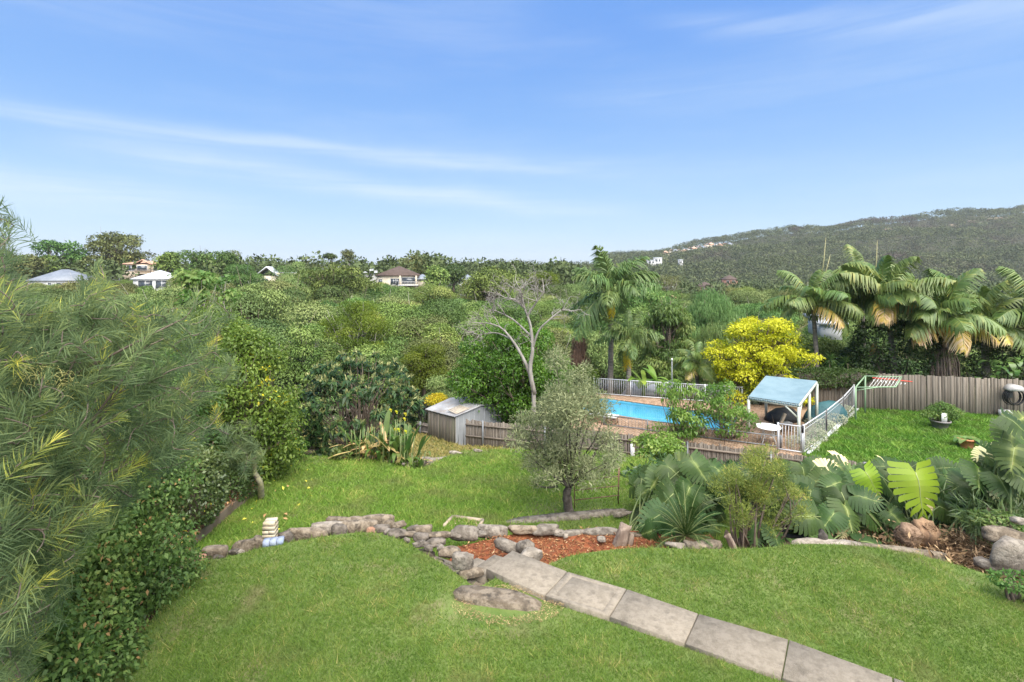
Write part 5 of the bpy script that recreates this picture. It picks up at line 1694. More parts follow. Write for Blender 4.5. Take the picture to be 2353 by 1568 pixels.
def at_tree(name, label, vx, vtop, vbase, Y, seed, m, bark=None, width=None, cat='tree', group=None, zbase=None, **kw):
    """tree whose top shows at vtop and whose foot shows (or would show) at vbase"""
    b = A(vx, vbase, Y); H = px_w(vbase - vtop, Y)
    if zbase is not None:
        H += b[2] - zbase; b[2] = zbase
    Rx = px_w(width, Y) / 2
    return tree(name, label, cat, b, seed, m, bark, group, H=H, Rx=Rx, **kw)


# skyline gums on the ridge
at_tree('gum_tree', 'tall spreading gum standing highest on the skyline behind the terracotta house', 268, 533, 640, 172, 301, M_gumb, M_bark, 138, z0=.22, nclump=34, cr=3.0, nleaf=5200, L=.9, Wd=.42, shape='dome', flat=.5, trunk=.5, tspread=.15, tone=.35, shell=.6)
at_tree('gum_tree', 'leaning open-crowned gum on the skyline above the long white house', 150, 551, 640, 168, 302, M_gumg, M_bark, 110, z0=.2, nclump=18, cr=2.9, nleaf=3600, L=.9, Wd=.42, shape='open', flat=.55, trunk=.4, tone=.3, lean=1.2)
at_tree('gum_tree', 'dense dark gum at the ridge between the long white house and the tall skyline gum', 110, 583, 640, 160, 303, M_gumg, M_bark, 50, z0=.1, nclump=14, cr=2.3, nleaf=2400, L=.9, Wd=.42, shape='round', trunk=.4, tone=.25)
at_tree('gum_tree', 'broad umbrella-crowned gum beside the white house with glass doors', 478, 573, 650, 150, 304, M_gumg, M_bark, 130, z0=.25, nclump=34, cr=2.6, nleaf=5200, L=.8, Wd=.38, shape='umbrella', flat=.5, trunk=.4, tone=.4)
at_tree('gum_tree', 'thin gum with a small round crown rising just behind the umbrella-crowned gum', 532, 574, 640, 170, 305, M_gumb, M_gbark, 50, z0=.35, nclump=12, cr=2.0, nleaf=1700, L=.7, Wd=.32, shape='round', trunk=.25, tone=.4)
at_tree('gum_tree', 'bushy gum beside the terracotta house with pale shoots in front', 390, 580, 640, 158, 306, M_gumg, M_bark, 70, z0=.2, nclump=18, cr=2.2, nleaf=2600, L=.8, Wd=.38, shape='dome', trunk=.3, tone=.5)
at_tree('gum_tree', 'wispy thin gum with a bare forked trunk standing above the ridge', 801, 573, 640, 150, 307, M_gumb, M_gbark, 34, z0=.62, nclump=9, cr=1.3, nleaf=650, L=.6, Wd=.26, shape='umbrella', trunk=.22, tone=.3, shell=.3)
at_tree('gum_tree', 'small flat-topped tree poking above the ridge canopy beside the wispy gum', 760, 583, 640, 146, 308, M_darkl, M_bark, 32, z0=.7, nclump=7, cr=1.4, nleaf=600, L=.6, Wd=.26, shape='umbrella', flat=.35, trunk=.2, tone=.5)
at_tree('gum_tree', 'tall rounded gum standing behind the brown-roofed house', 950, 588, 650, 158, 309, M_gumb, M_bark, 70, z0=.2, nclump=20, cr=2.5, nleaf=3000, L=.8, Wd=.38, shape='dome', trunk=.35, tone=.4)
at_tree('dark_tree', 'compact dark round-crowned tree beside the brown-roofed house', 1042, 607, 668, 132, 310, M_darkl, M_bark, 46, z0=.25, nclump=16, cr=1.9, nleaf=2800, L=.6, Wd=.3, shape='round', trunk=.3, tone=.6, shell=.75)
at_tree('gum_tree', 'mid-green gum with palms at its foot between the brown-roofed and grey-roofed houses', 1003, 611, 672, 126, 311, M_gumg, M_bark, 62, z0=.15, nclump=18, cr=2.0, nleaf=2600, L=.6, Wd=.3, shape='dome', trunk=.3, tone=.5)
at_tree('gum_tree', 'large dark-limbed gum in front of the ridge with a heavy layered crown', 790, 606, 760, 100, 312, M_gumg, M_bark, 190, z0=.42, nclump=40, cr=2.0, nleaf=9000, L=.5, Wd=.22, shape='umbrella', flat=.5, trunk=.45, tone=.45)
at_tree('gum_tree', 'wide domed gum just below the brown-roofed house on the slope', 1130, 612, 720, 105, 313, M_gumg, M_bark, 140, z0=.3, nclump=34, cr=1.9, nleaf=7000, L=.5, Wd=.22, shape='dome', trunk=.35, tone=.5)
at_tree('gum_tree', 'pale green dome-shaped gum on the slope behind the dead tree', 1245, 622, 700, 112, 314, M_lime, M_bark, 95, z0=.25, nclump=20, cr=2.0, nleaf=4200, L=.5, Wd=.22, shape='dome', trunk=.3, tone=.1)
at_tree('gum_tree', 'olive gum on the slope below the cream gabled house, broad and low', 640, 655, 760, 90, 315, M_gum, M_bark, 150, z0=.3, nclump=36, cr=1.7, nleaf=8000, L=.42, Wd=.18, shape='umbrella', flat=.5, trunk=.3, tone=.4)
at_tree('wattle_tree', 'wispy brownish wattle at the very edge of the skyline above the needle-leaved shrub', -8, 480, 660, 60, 316, M_gumb, M_bark, 70, z0=.2, nclump=16, cr=1.0, nleaf=3000, L=.5, Wd=.05, shape='open', trunk=.2, tone=.35, shell=.3)
at_tree('gum_tree', 'low brown-topped gum on the skyline at the edge of the ridge', 60, 583, 650, 150, 317, M_gumb, M_bark, 85, z0=.15, nclump=18, cr=2.2, nleaf=2800, L=.8, Wd=.36, shape='dome', trunk=.3, tone=.4)

# middle distance, each by its own look
at_tree('lime_tree', 'bright lime-green fine-leaved tree in the middle of the valley edge', 825, 690, 880, 47, 330, M_lime, M_gbark, 215, z0=.15, nclump=60, cr=1.0, nleaf=24000, L=.20, Wd=.075, shape='dome', flat=.7, trunk=.2, tone=.42, tspread=.2, shell=.45)
at_tree('lime_tree', 'smaller lime-green tree tucked below the bright lime-green tree', 975, 778, 900, 40, 331, M_lime, M_bark, 110, z0=.1, nclump=32, cr=.7, nleaf=11000, L=.17, Wd=.07, shape='round', trunk=.14, tone=.25)
at_tree('bush_tree', 'mid-green rounded tree between the lime-green trees and the shed', 1010, 745, 900, 50, 332, M_gumg, M_bark, 140, z0=.15, nclump=34, cr=1.1, nleaf=12000, L=.24, Wd=.1, shape='dome', trunk=.2, tone=.75)
at_tree('gum_saplings', 'pale-stemmed gum with a bare white branch beside the loquat tree', 705, 745, 930, 38, 333, M_gumg, M_gbark, 90, z0=.3, nclump=26, cr=.7, nleaf=8000, L=.2, Wd=.07, shape='open', trunk=.12, tone=.6, shell=.3)
at_tree('feathery_tree', 'grey-green feathery shrub beside the shed roof', 1010, 862, 960, 33, 334, M_gum, M_bark, 80, z0=.1, nclump=20, cr=.6, nleaf=5000, L=.2, Wd=.04, shape='round', trunk=.08, tone=.85, shell=.3)
Mpep = leafm('pepper_tree_foliage', [(0, (.055, .105, .035)), (.5, (.10, .17, .062)), (.9, (.15, .225, .09)), (1, (.2, .26, .12))], .6, .35, .05)
at_tree('pepper_tree', 'taller feathery blue-green pepper tree behind the golden tree', 1640, 655, 880, 48, 335, Mpep, M_bark, 165, z0=.12, nclump=46, cr=1.15, nleaf=24000, L=.34, Wd=.05, shape='dome', flat=.8, trunk=.2, tone=.5, droop=.9, hang=.7, shell=.45, out=.3)
at_tree('pepper_tree', 'lower feathery pepper tree in front of the taller one', 1650, 735, 900, 41, 336, Mpep, M_bark, 160, z0=.1, nclump=40, cr=.95, nleaf=18000, L=.3, Wd=.045, shape='dome', flat=.8, trunk=.16, tone=.55, droop=.9, hang=.7, shell=.45, out=.3)
Mlay = leafm('layered_green', [(0, (.03, .07, .018)), (.5, (.06, .12, .03)), (.9, (.105, .17, .05)), (1, (.15, .2, .07))], .5, .3, .05)
at_tree('broadleaf_tree', 'tall mid-green tree with layered leafy boughs beside the queen palms', 1530, 690, 890, 43, 337, Mlay, M_bark, 135, z0=.08, nclump=50, cr=.9, nleaf=14000, L=.30, Wd=.11, shape='dome', flat=.4, trunk=.2, tone=.5, droop=.5)
at_tree('broadleaf_tree', 'leafy tree with pale flower heads behind the tall queen palm', 1470, 655, 800, 62, 338, Mlay, M_bark, 200, z0=.2, nclump=50, cr=1.1, nleaf=11000, L=.36, Wd=.14, shape='dome', flat=.45, trunk=.2, tone=.75)
at_tree('wattle_tree', 'dull olive feathery tree between the dead tree and the queen palm', 1340, 755, 890, 42, 339, M_gum, M_bark, 130, z0=.2, nclump=36, cr=.9, nleaf=12000, L=.24, Wd=.06, shape='dome', trunk=.15, tone=.6)
at_tree('dead_creeper', 'dead brown creeper hanging in a column beside the round green tree', 1332, 770, 900, 33.5, 340, leafm('dead_creeper', [(0, (.06, .04, .032)), (1, (.14, .095, .075))], .9, .1, 0), M_bark, 42, cat='dead creeper', z0=.05, nclump=18, cr=.45, nleaf=5000, L=.25, Wd=.025, shape='cone', trunk=.08, droop=1.2, lean=.8)
at_tree('shrub', 'yellow-green shrub by the foot of the tall queen palm', 1335, 840, 930, 32, 341, M_lime, M_bark, 110, cat='shrub', z0=.05, nclump=26, cr=.6, nleaf=7000, L=.15, Wd=.06, shape='dome', trunk=.08, tone=.15)
at_tree('shrub', 'pale bushy shrub under the palms between the golden tree and the carport', 1905, 775, 890, 33, 342, M_gumg, M_bark, 170, cat='shrub', z0=.02, nclump=40, cr=.8, nleaf=12000, L=.18, Wd=.07, shape='dome', trunk=.1, tone=.55)
at_tree('bush_tree', 'thin brownish bare-topped tree behind the tall queen palm crown', 1535, 625, 690, 120, 343, M_gumb, M_gbark, 80, z0=.2, nclump=22, cr=1.5, nleaf=2200, L=.4, Wd=.09, shape='dome', trunk=.25, tone=.5, shell=.3)
Myel = leafm('yellow_blossom', [(0, (.35, .30, .02)), (1, (.6, .5, .03))], .6, .3, 0)
at_tree('flowering_bush', 'small bush of yellow blossom behind the tin shed', 1004, 903, 935, 31, 344, Myel, M_bark, 54, cat='bush', z0=.05, nclump=10, cr=.35, nleaf=1800, L=.12, Wd=.06, shape='round', trunk=.05)

# the round glossy tree, golden tree
Mrnd = leafm('fresh_green_leaves', [(0, (.035, .085, .012)), (.45, (.070, .145, .018)), (.85, (.115, .205, .028)), (1, (.17, .25, .05))], .38, .3, .03, .5)
at_tree('round_tree', 'dense round fresh-green tree behind the tin shed', 1172, 738, 948, 29.5, 350, Mrnd, M_bark, 275, zbase=-5.0, z0=.18, nclump=190, cr=.62, nleaf=46000, L=.16, Wd=.085, shape='round', flat=.8, trunk=.2, tone=.38, tspread=.16, shell=.7, up=.5)
Mgold = leafm('golden_leaves', [(0, (.10, .16, .012)), (.3, (.27, .31, .014)), (.7, (.44, .46, .02)), (1, (.60, .58, .06))], .5, .4, .03, .3, None, .02, 1.3)
at_tree('golden_tree', 'brilliant golden-yellow leafy tree behind the shade shelter', 1752, 722, 925, 30, 351, Mgold, M_bark, 252, zbase=-3.2, z0=.10, nclump=110, cr=.62, nleaf=26000, L=.15, Wd=.08, shape='dome', flat=.5, trunk=.15, tone=.52, tspread=.26, shell=.4, up=.6, jit=.2)

# ------------------------------------------------------------------ dead tree
dt = thing('dead_tree', 'leafless bleached dead tree with a twisted double trunk beside the round green tree', 'dead tree', A(1222, 925, 25.7))
dt.location.z = -4.4
o3 = np.array(dt.location)
r = np.random.default_rng(77)


def twig(g, a, d, L, r0, depth, r, droop=.0, bend=.35):
    n = 5
    pts = [np.array(a, float)]; d = d / np.linalg.norm(d)
    for i in range(n):
        d = d + r.normal(size=3) * bend * .45 + (0, 0, -droop * .12)
        d /= np.linalg.norm(d)
        pts.append(pts[-1] + d * L / n)
    g.tube(pts, np.linspace(r0, r0 * .55, n + 1), 5 if r0 > .03 else 3, r.random(), cap=False)
    if depth:
        for k in range(r.integers(2, 4)):
            i = r.integers(2, n + 1)
            dd = d * .7 + unit(1, .1, r)[0] * .8
            twig(g, pts[i], dd, L * r.uniform(.5, .75), max(.008, r0 * .5), depth - 1, r, droop, bend)


def poly3(pts, Y0, off=0): return [A(x, y, Y0 + dy) - o3 for x, y, dy in pts]


limbs = [('trunk', [(1226, 985, 0), (1226, 900, 0), (1214, 850, 0), (1196, 812, .1), (1176, 780, .3), (1150, 752, .4), (1118, 742, .6)], .12, .03),
         ('trunk', [(1228, 905, 0), (1218, 850, -.1), (1224, 800, -.1), (1218, 745, 0), (1206, 710, .1)], .125, .05),
         ('limb', [(1224, 800, -.1), (1238, 760, -.3), (1262, 735, -.5), (1290, 712, -.4)], .06, .03),
         ('limb', [(1206, 710, .1), (1185, 690, .4), (1160, 684, .6)], .06, .025),
         ('limb', [(1206, 710, .1), (1200, 685, .0), (1196, 664, .2)], .06, .02),
         ('limb', [(1212, 725, 0), (1232, 695, -.3), (1250, 672, -.5)], .06, .02),
         ('limb', [(1176, 780, .3), (1140, 765, 1.0), (1100, 770, 1.2)], .05, .02),
         ('limb', [(1222, 775, 0), (1180, 735, .8), (1135, 712, 1.0)], .06, .025)]
for nm, pl_, ra, rb in limbs:
    pts = smooth_pts(poly3(pl_, 25.7), 14)
    g = G(); g.tube(pts, np.linspace(ra, rb, 14), 7, r.random())
    if nm == 'limb' or rb < .06:
        for q in range(4):
            i = r.integers(7, 14)
            twig(g, pts[i], (pts[i] - pts[i - 2]) + unit(1, .5, r)[0] * .5, r.uniform(.6, 1.0), .028, 3, r)
        for q in range(3): twig(g, pts[-1], (pts[-1] - pts[-3]) + unit(1, .4, r)[0] * .4, r.uniform(.6, 1.0), .028, 3, r)
    part(nm, g, M_dead, dt)

# ------------------------------------------------------------------ queen palms, bananas
def crown_palm(name, label, base, top, trunk_pts, rads, fronds, M, tm=M_ptrunk, spear=None):
    t = thing(name, label, 'palm tree', base)
    o_ = np.array(base)
    part('trunk', palm_trunk_g([p - o_ for p in trunk_pts], rads), tm, t, True)
    for k, (az, tilt, L, kind) in enumerate(fronds):
        add_frond(t, M[kind % len(M)], np.array(top) - o_, az, tilt, L)
    return t


QF = [mesh('frond', frond_g(500 + k, 1.0, (.95, .7, .45, .1)[k % 4], (.75, .85, .9, .75)[k % 4], 50, .30, .026, 64, .8, .45, .42), [M_queen, M_stalk]) for k in range(6)]
QY = [mesh('frond', frond_g(520 + k, 1.0, .1, .7, 44, .28, .022, 58, .9, .3, .84 + .06 * k), [M_queen, M_stalk]) for k in range(2)]
pr = np.random.default_rng(21)


def queen(label, vx, vtop, vbase, Y, L, n, zb, tr, hang):
    top = A(vx, vtop, Y); base = A(vx, vbase, Y); base[2] = zb
    fr = []
    for k in range(n):
        az = k * 2.399 + pr.normal() * .2
        f = (k + .5) / n
        fr.append((az, R(56 - 88 * f) + pr.normal() * .1, L * pr.uniform(.85, 1.08), int(pr.integers(0, 6))))
    t = crown_palm('queen_palm', label, base, top, [base, (base + top) / 2 + (.05, 0, 0), top], (tr * 1.15, tr, tr * .9, tr * .7), fr, QF)
    for (az, tilt, l, lab) in hang: add_frond(t, QY[0], top - base + (0, 0, -.15), az, tilt, l, 0, lab)
    g = G(); g.tube([top - base + (0, 0, -.7), top - base + (0, 0, .3)], (tr * 1.2, tr * .5), 8); part('crownshaft', g, surf('palm_boots', (.17, .13, .07), (.25, .22, .10), 6, .8), t, True)
    return t


q1 = queen('tall queen palm with a ringed grey trunk rising above the pool fence', 1402, 672, 880, 33, 3.7, 18, -3.4, .17, ((R(200), R(-62), 1.9, 'hanging rust-yellow old frond'), (R(-50), R(-55), 1.3, 'hanging yellow old frond')))
q2 = queen('shorter queen palm in front of the tall queen palm with a drooping orange frond', 1443, 782, 885, 31.5, 2.3, 14, -3.4, .15, ((R(150), R(-65), 1.9, 'drooping bright orange-yellow frond'), (R(-120), R(-70), 1.8, 'drooping tan frond')))
Mban = leafm('banana_leaf', [(0, (.10, .19, .03)), (.6, (.17, .27, .05)), (1, (.4, .3, .05))], .45, .4, .08)


def strap_g(seed, L, W_, rise, sag, tone=.4, n=8, fold=.15):
    r = np.random.default_rng(seed); g = G(); t = np.linspace(0, 1, n)
    c = np.stack([0 * t, L * (t - .12 * sag * t * t), L * (rise * t - sag * t * t)], 1)
    w = W_ / 2 * np.sin(np.clip(t * .93 + .05, 0, 1) * math.pi) ** .55
    V = np.concatenate([c + np.stack([-w, 0 * w, fold * w], 1), c, c + np.stack([w, 0 * w, fold * w], 1)]); i = np.arange(n - 1)
    g.add(V, [np.stack([i, i + n, i + n + 1, i + 1], 1), np.stack([i + n, i + 2 * n, i + 2 * n + 1, i + n + 1], 1)], np.clip(tone + .1 * r.normal(size=3 * n), 0, 1))
    return g


BL = [mesh('leaf', strap_g(540 + k, 1, .24, 1.5 - .3 * k, .75 + .1 * k, .3 + .1 * k), Mban) for k in range(3)]
for i, (vx, vy, Y, lab) in enumerate(((1478, 880, 31.5, 'clump of banana leaves beside the shorter queen palm'), (1515, 878, 32, 'banana plant with one orange leaf by the light pole'))):
    t = thing('banana_plant', lab, 'banana plant', A(vx, vy, Y))
    for k in range(9):
        o = obj('leaf', BL[k % 3], t, (pr.normal() * .15, pr.normal() * .15, -.3), k * 2.4 + pr.normal() * .3); s_ = pr.uniform(1.2, 1.9); o.scale = (s_, s_, s_)
    part('stem', G().tube([(0, 0, -1), (.03, 0, .1)], (.14, .1), 8), M_stem, t)

# ------------------------------------------------------------------ kentia palms behind the board fence
KF = [mesh('frond', frond_g(560 + k, 1.0, (1.3, .95, .62, .35, .75, 1.1)[k], (1.05, .95, .85, .75, 1.0, .8)[k], 44, .36, .030, 66, 1.05, .06, .40 + .03 * (k % 3)), [M_frond, M_stalk]) for k in range(6)]
KY = [mesh('frond', frond_g(580 + k, 1.0, .40, .85, 42, .34, .032, 64, 1.15, .06, .62 + .05 * k, .14, .25), [M_frond, M_stalk]) for k in range(2)]
KD = [mesh('frond', frond_g(590 + k, 1.0, .25, 1.0, 30, .26, .028, 42, 1.6, .3, .85, .14, .2), [M_frond, M_stalk]) for k in range(2)]


def kentia(label, vx, vtop, vbase, vbx, Y, L, n, zb, tr, yellow=0, dead=0, wind=0.0, trunk=True, seed=1):
    r = np.random.default_rng(seed)
    top = A(vx, vtop, Y); base = A(vbx, vbase, Y); base[2] = zb
    t = thing('kentia_palm', label, 'palm tree', base)
    part('trunk', palm_trunk_g([base * 0, (top - base) * .5 + (.06, 0, 0), top - base], (tr * 1.15, tr, tr * .9, tr * .8)), M_ptrunk, t, True)
    n = int(n * 1.4)
    for k in range(n):
        f = (k + .5) / n
        az = k * 2.399 + r.normal() * .25 + wind
        add_frond(t, KF[(k * 5 + seed) % 6], top - base, az, R(38 - 70 * f) + r.normal() * .12, L * r.uniform(.85, 1.1), r.normal() * .3)
    for k in range(yellow): add_frond(t, KY[k % 2], top - base + (0, 0, -.1), R(180) + (k - (yellow - 1) / 2) * 1.0 + r.normal() * .2, R(2 - 16 * r.random()), L * r.uniform(.8, 1.0), r.normal() * .2, 'yellowing frond')
    for k in range(dead): add_frond(t, KD[k % 2], top - base + (0, 0, -.2), R(180) + (k - (dead - 1) / 2) * 1.5 + r.normal() * .3, R(-38 - 14 * r.random()), L * r.uniform(.42, .58), 0, 'withered tan frond')
    add_frond(t, KF[0], top - base, r.random() * 6, R(55), L * .8)
    return t


kentia('kentia palm with a straight grey trunk beside the golden tree', 1868, 700, 850, 1880, 31, 2.8, 15, -4, .14, 1, 0, .3, seed=3)
kentia('tallest kentia palm with wind-swept fronds behind the board fence', 2035, 685, 860, 2066, 30, 3.3, 17, -4, .17, 2, 1, .8, seed=4)
kentia('wide kentia palm with yellow lower fronds over a root-covered base', 2165, 735, 865, 2165, 29, 3.3, 16, -4, .3, 3, 2, 1.6, seed=6)
kentia('kentia palm with long fronds reaching over the board fence corner', 2262, 745, 880, 2262, 30.5, 3.0, 14, -4, .2, 2, 1, 2.2, seed=8)
kentia('kentia palm half out of the picture behind the hose reel', 2362, 720, 880, 2362, 29.5, 2.8, 13, -4, .2, 1, 1, .1, seed=9)
kentia('young kentia palm behind the tallest one with upright pale fronds', 1978, 640, 850, 1985, 34, 2.5, 9, -4, .13, 0, 0, .5, seed=11)
kentia('small palm with arching fronds below the pepper trees', 1600, 838, 900, 1600, 32, 1.9, 12, -4, .12, 2, 0, .9, seed=12)
for k, (vx0, vy0, vx1, vy1) in enumerate(((1886, 648, 1898, 545), (1892, 640, 1908, 585), (2010, 640, 2016, 552))):
    a, b = A(vx0, vy0, 31), A(vx1, vy1, 31)
    o = part('palm_spear', G().tube([a - a, (b - a) * .5 + (.03, 0, 0), b - a], (.035, .03, .008), 5), surf('straw_spear', (.36, .33, .17), None, 1, .7)); o.location = a
    tag(o, ('long straw-coloured unopened spear above the kentia palm by the golden tree', 'shorter straw-coloured spear beside the long one', 'thin straw spear above the tallest kentia palm')[k], 'palm spear')
# root-covered base
rt = thing('root_mass', 'thick curtain of aerial roots and creeper around the wide kentia palm base', 'root curtain', A(2165, 868, 28.6))
g = G()
for k in range(150):
    x = pr.uniform(-.9, .9); y = -math.sqrt(max(0, .81 - x * x)) * .5 + pr.normal() * .05
    g.tube([(x * .7, y * .7, 1.75 - abs(x) * .3), (x * .9 + pr.normal() * .04, y, .9), (x + pr.normal() * .05, y * 1.15, -1.2)], (.022, .03, .035), 4, pr.random())
part('aerial_roots', g, M_bark, rt)
g = G(); n = 2600
th = pr.uniform(0, 6.28, n); C = np.stack([np.cos(th) * .95, np.sin(th) * .5, pr.uniform(-1, 1.6, n)], 1)
g.leaves(C, unit(n, -.6, pr), np.stack([np.cos(th), np.sin(th), 0 * th], 1) + .3 * unit(n, 0, pr), .09, .05, pr.random(n))
part('ivy', g, M_darkl, rt)
for k, (vx, vy, lab) in enumerate(((2008, 838, 'dead brown palm frond hanging from the tallest kentia palm'),)):
    t = thing('dead_frond', lab, 'dead frond', A(vx, vy, 29))
    o = obj('frond', KD[0], t, (0, 0, 1.4)); o.rotation_euler = (R(-86), 0, R(170)); o.scale = (1.7, 1.2, 1.7)

# dark hedge and other things behind the fence ------------------------------------------------------------
def hedge_g(poly_c, size, n, L, Wd, r, tone=.4, bump=.25, tspread=.2, top_round=.5, fill=.86):
    """leafy block: leaves near the surface of a rounded box, lumpy"""
    sx, sy, sz = np.array(size) / 2
    u = unit(n, .25, r)
    p = 4.0
    k = 1 / ((np.abs(u[:, 0]) ** p + np.abs(u[:, 1]) ** p + np.abs(u[:, 2]) ** p) ** (1 / p))
    C = u * k[:, None]
    lump = np.array([mnoise.noise(Vector((c[0] * sx * 1.6, c[1] * sy * 1.6, c[2] * sz * 1.6)) + Vector(poly_c)) for c in C])
    tn = np.array([mnoise.noise(Vector((c[0] * sx * 1.1 + 9, c[1] * sy * 1.1, c[2] * sz * 1.1)) + Vector(poly_c)) for c in C])
    C = C * (fill + (1 - fill) * r.random(n)[:, None] + bump * lump[:, None]) * (sx, sy, sz)
    g = G()
    g.leaves(C, u * .7 + unit(n, 0, r) + (0, 0, -.25), u * .9 + unit(n, .7, r) * .8, L * r.uniform(.65, 1.3, n), Wd * r.uniform(.7, 1.3, n), np.clip(tone + tspread * 1.6 * tn + .14 * r.normal(size=n), 0, 1), .15)
    return g


def hedge(name, label, c, size, n, L, Wd, m, rz=0, cat='hedge', seed=1, **kw):
    t = thing(name, label, cat, c, None, rz)
    r = np.random.default_rng(seed)
    part('foliage', hedge_g(tuple(c), size, n, L, Wd, r, **kw), m, t)
    g = G()
    for k in range(9):
        x, y = r.uniform(-.3, .3) * size[0], r.uniform(-.3, .3) * size[1]
        limb(g, (x * .6, y * .6, -size[2] / 2 - .2), (x * 1.2, y * 1.2, size[2] * .25), .03 + .004 * size[2], .012, r, .15)
    part('stem', g, M_bark, t)
    return t


c = A(2058, 815, 29.5); hedge('dark_hedge', 'very dark dense hedge behind the board fence under the kentia palms', c, (4.2, 2.2, 3.6), 9000, .16, .09, M_darkl, -.2, tone=.25)
c = A(1985, 845, 31); hedge('dark_hedge', 'lower dark shrub beside the strap-leaved dracaenas behind the fence', c, (2.6, 1.6, 2.2), 4000, .14, .08, M_darkl, -.2, tone=.45, seed=2)
c = A(2290, 825, 30.5); hedge('dark_hedge', 'dark shrubbery filling the gap under the palms by the hose reel', c, (5.0, 2.0, 3.0), 8000, .16, .09, M_darkl, -.2, tone=.3, seed=3)
c = A(1905, 868, 28.3); hedge('vine_hedge', 'dark green vine draped along the top of the short brown board fence', c, (4.2, .9, .95), 7000, .11, .075, M_darkl, -.16, tone=.62, seed=4, bump=.35)
Mphil = leafm('big_glossy_leaf', [(0, (.05, .11, .03)), (.5, (.085, .16, .05)), (1, (.15, .22, .09))], .3, .25, .1, .6)
t = thing('philodendron', 'clump of large glossy oval leaves behind the board fence by the hose reel', 'shrub', A(2315, 845, 28.3))
PL = [mesh('leaf', strap_g(600 + k, 1, .55, .7, .9, .3 + .2 * k, 7, .1), Mphil) for k in range(3)]
for k in range(26):
    o = obj('leaf', PL[k % 3], t, tuple(pr.normal(size=3) * (.55, .25, .3)), pr.uniform(0, 6.28)); s_ = pr.uniform(.4, .65); o.scale = (s_, s_, s_); o.rotation_euler = (R(pr.uniform(-40, 10)), 0, pr.uniform(0, 6.28))
Mdra = leafm('dracaena_leaf', [(0, (.03, .075, .02)), (.5, (.06, .12, .035)), (1, (.12, .18, .06))], .4, .25, .05)
DL = mesh('rosette', G(), Mdra)
g = G(); n = 46
u = unit(n, .55, pr); g.leaves(np.zeros((n, 3)), u, unit(n, 1, pr), pr.uniform(.5, .75, n), .045, pr.random(n), .2, 0, .25, .4)
DL = mesh('rosette', g, Mdra)
for i, (vx, vy, Y, lab) in enumerate(((1870, 815, 31, 'dracaena with a spiky rosette nearest the golden tree'), (1905, 825, 30.5, 'two-headed dracaena in the middle of the spiky clump'), (1948, 835, 30, 'tall spiky dracaena just behind the clothes line'), (1965, 868, 28.8, 'low spiky rosette at the fence corner'), (2010, 872, 28.7, 'small spiky rosette behind the clothes line pegs'))):
    b = A(vx, vy, Y); t = thing('dracaena', lab, 'dracaena', (b[0], b[1], -3.4))
    h_ = b[2] + 3.4
    part('trunk', G().tube([(0, 0, 0), (.05, 0, h_ * .5), (0, 0, h_)], (.07, .05, .04), 6), M_bark, t)
    for q in range(1 + (i % 3 == 1) * 2 + (i == 2)):
        o = obj('rosette', DL, t, (q * .45 - .2 * (q > 0), pr.normal() * .2, h_ - q * .5)); o.scale = (pr.uniform(.8, 1.15),) * 3

# ------------------------------------------------------------------ loquat tree and canna lilies
lq = thing('loquat_tree', 'broad loquat tree with big dark leaves and buff flower heads beyond the lawn', 'tree', (*A(822, 1030, 20.2)[:2], -3.7))
o3 = np.array(lq.location)
r = np.random.default_rng(41)
Mloq = leafm('loquat_leaf', [(0, (0.013, 0.028, 0.010)), (.35, (0.024, 0.048, 0.017)), (.65, (0.043, 0.072, 0.026)), (.84, (0.086, 0.113, 0.045)), (.92, (0.187, 0.195, 0.098)), (1, (0.259, 0.250, 0.135))], .42, .2, 0, .35)
cs = []
while len(cs) < 380:
    u = unit(1, .25, r)[0]; p = u * (2.5, 2.3, 2.4) * r.uniform(.7, 1.0)
    c_ = np.array((A(818, 912, 20.2)[0], 20.2, 1.0 - 1.72)) + p
    if c_[2] < -3.25 + (0 if abs(p[0]) < 1.2 else .9): continue
    cs.append(c_)
cs = np.array(cs) - o3
g = G(); tg = G()
ctr = np.array((0, 0, 1.7))
for c_ in cs:
    ax = (c_ - ctr); ax /= np.linalg.norm(ax); ax = ax * .7 + (0, 0, .55); ax /= np.linalg.norm(ax)
    n = 19
    u = unit(n, 0, r); u = u - (u @ ax)[:, None] * ax; u /= np.linalg.norm(u, axis=1)[:, None]
    f = r.uniform(-.35, .75, n)[:, None]
    D = u * 1 + ax * f
    sc_ = r.uniform(.75, 1.15)
    g.leaves(np.repeat(c_[None], n, 0) + r.normal(size=(n, 3)) * .04, D, ax + u * .3 + r.normal(size=(n, 3)) * .2, sc_ * r.uniform(.24, .36, n), sc_ * .10, np.clip(.26 + .13 * r.normal(size=n) + .25 * (f[:, 0] > .5), 0, .84), .12, 0, .35, .55)
    if c_[2] > 1.5 and r.random() < .95:
        k = 13
        g.leaves(np.repeat(c_[None], k, 0) + ax * .05 + r.normal(size=(k, 3)) * .05, ax + unit(k, .2, r) * .7, unit(k, .5, r), .17, .045, r.uniform(.86, 1, k), .1)
tp = [np.array((0, 0, -.3)), np.array((.05, 0, .6)), np.array((.0, .0, 1.3))]
tg.tube(smooth_pts(tp, 8), np.linspace(.14, .10, 8), 8)
for c_ in cs[::3]: limb(tg, (r.normal() * .05, 0, r.uniform(.7, 1.3)), c_, .035, .012, r, .15, 5, 4)
part('crown', g, Mloq, lq); part('trunk', tg, M_bark, lq, True)

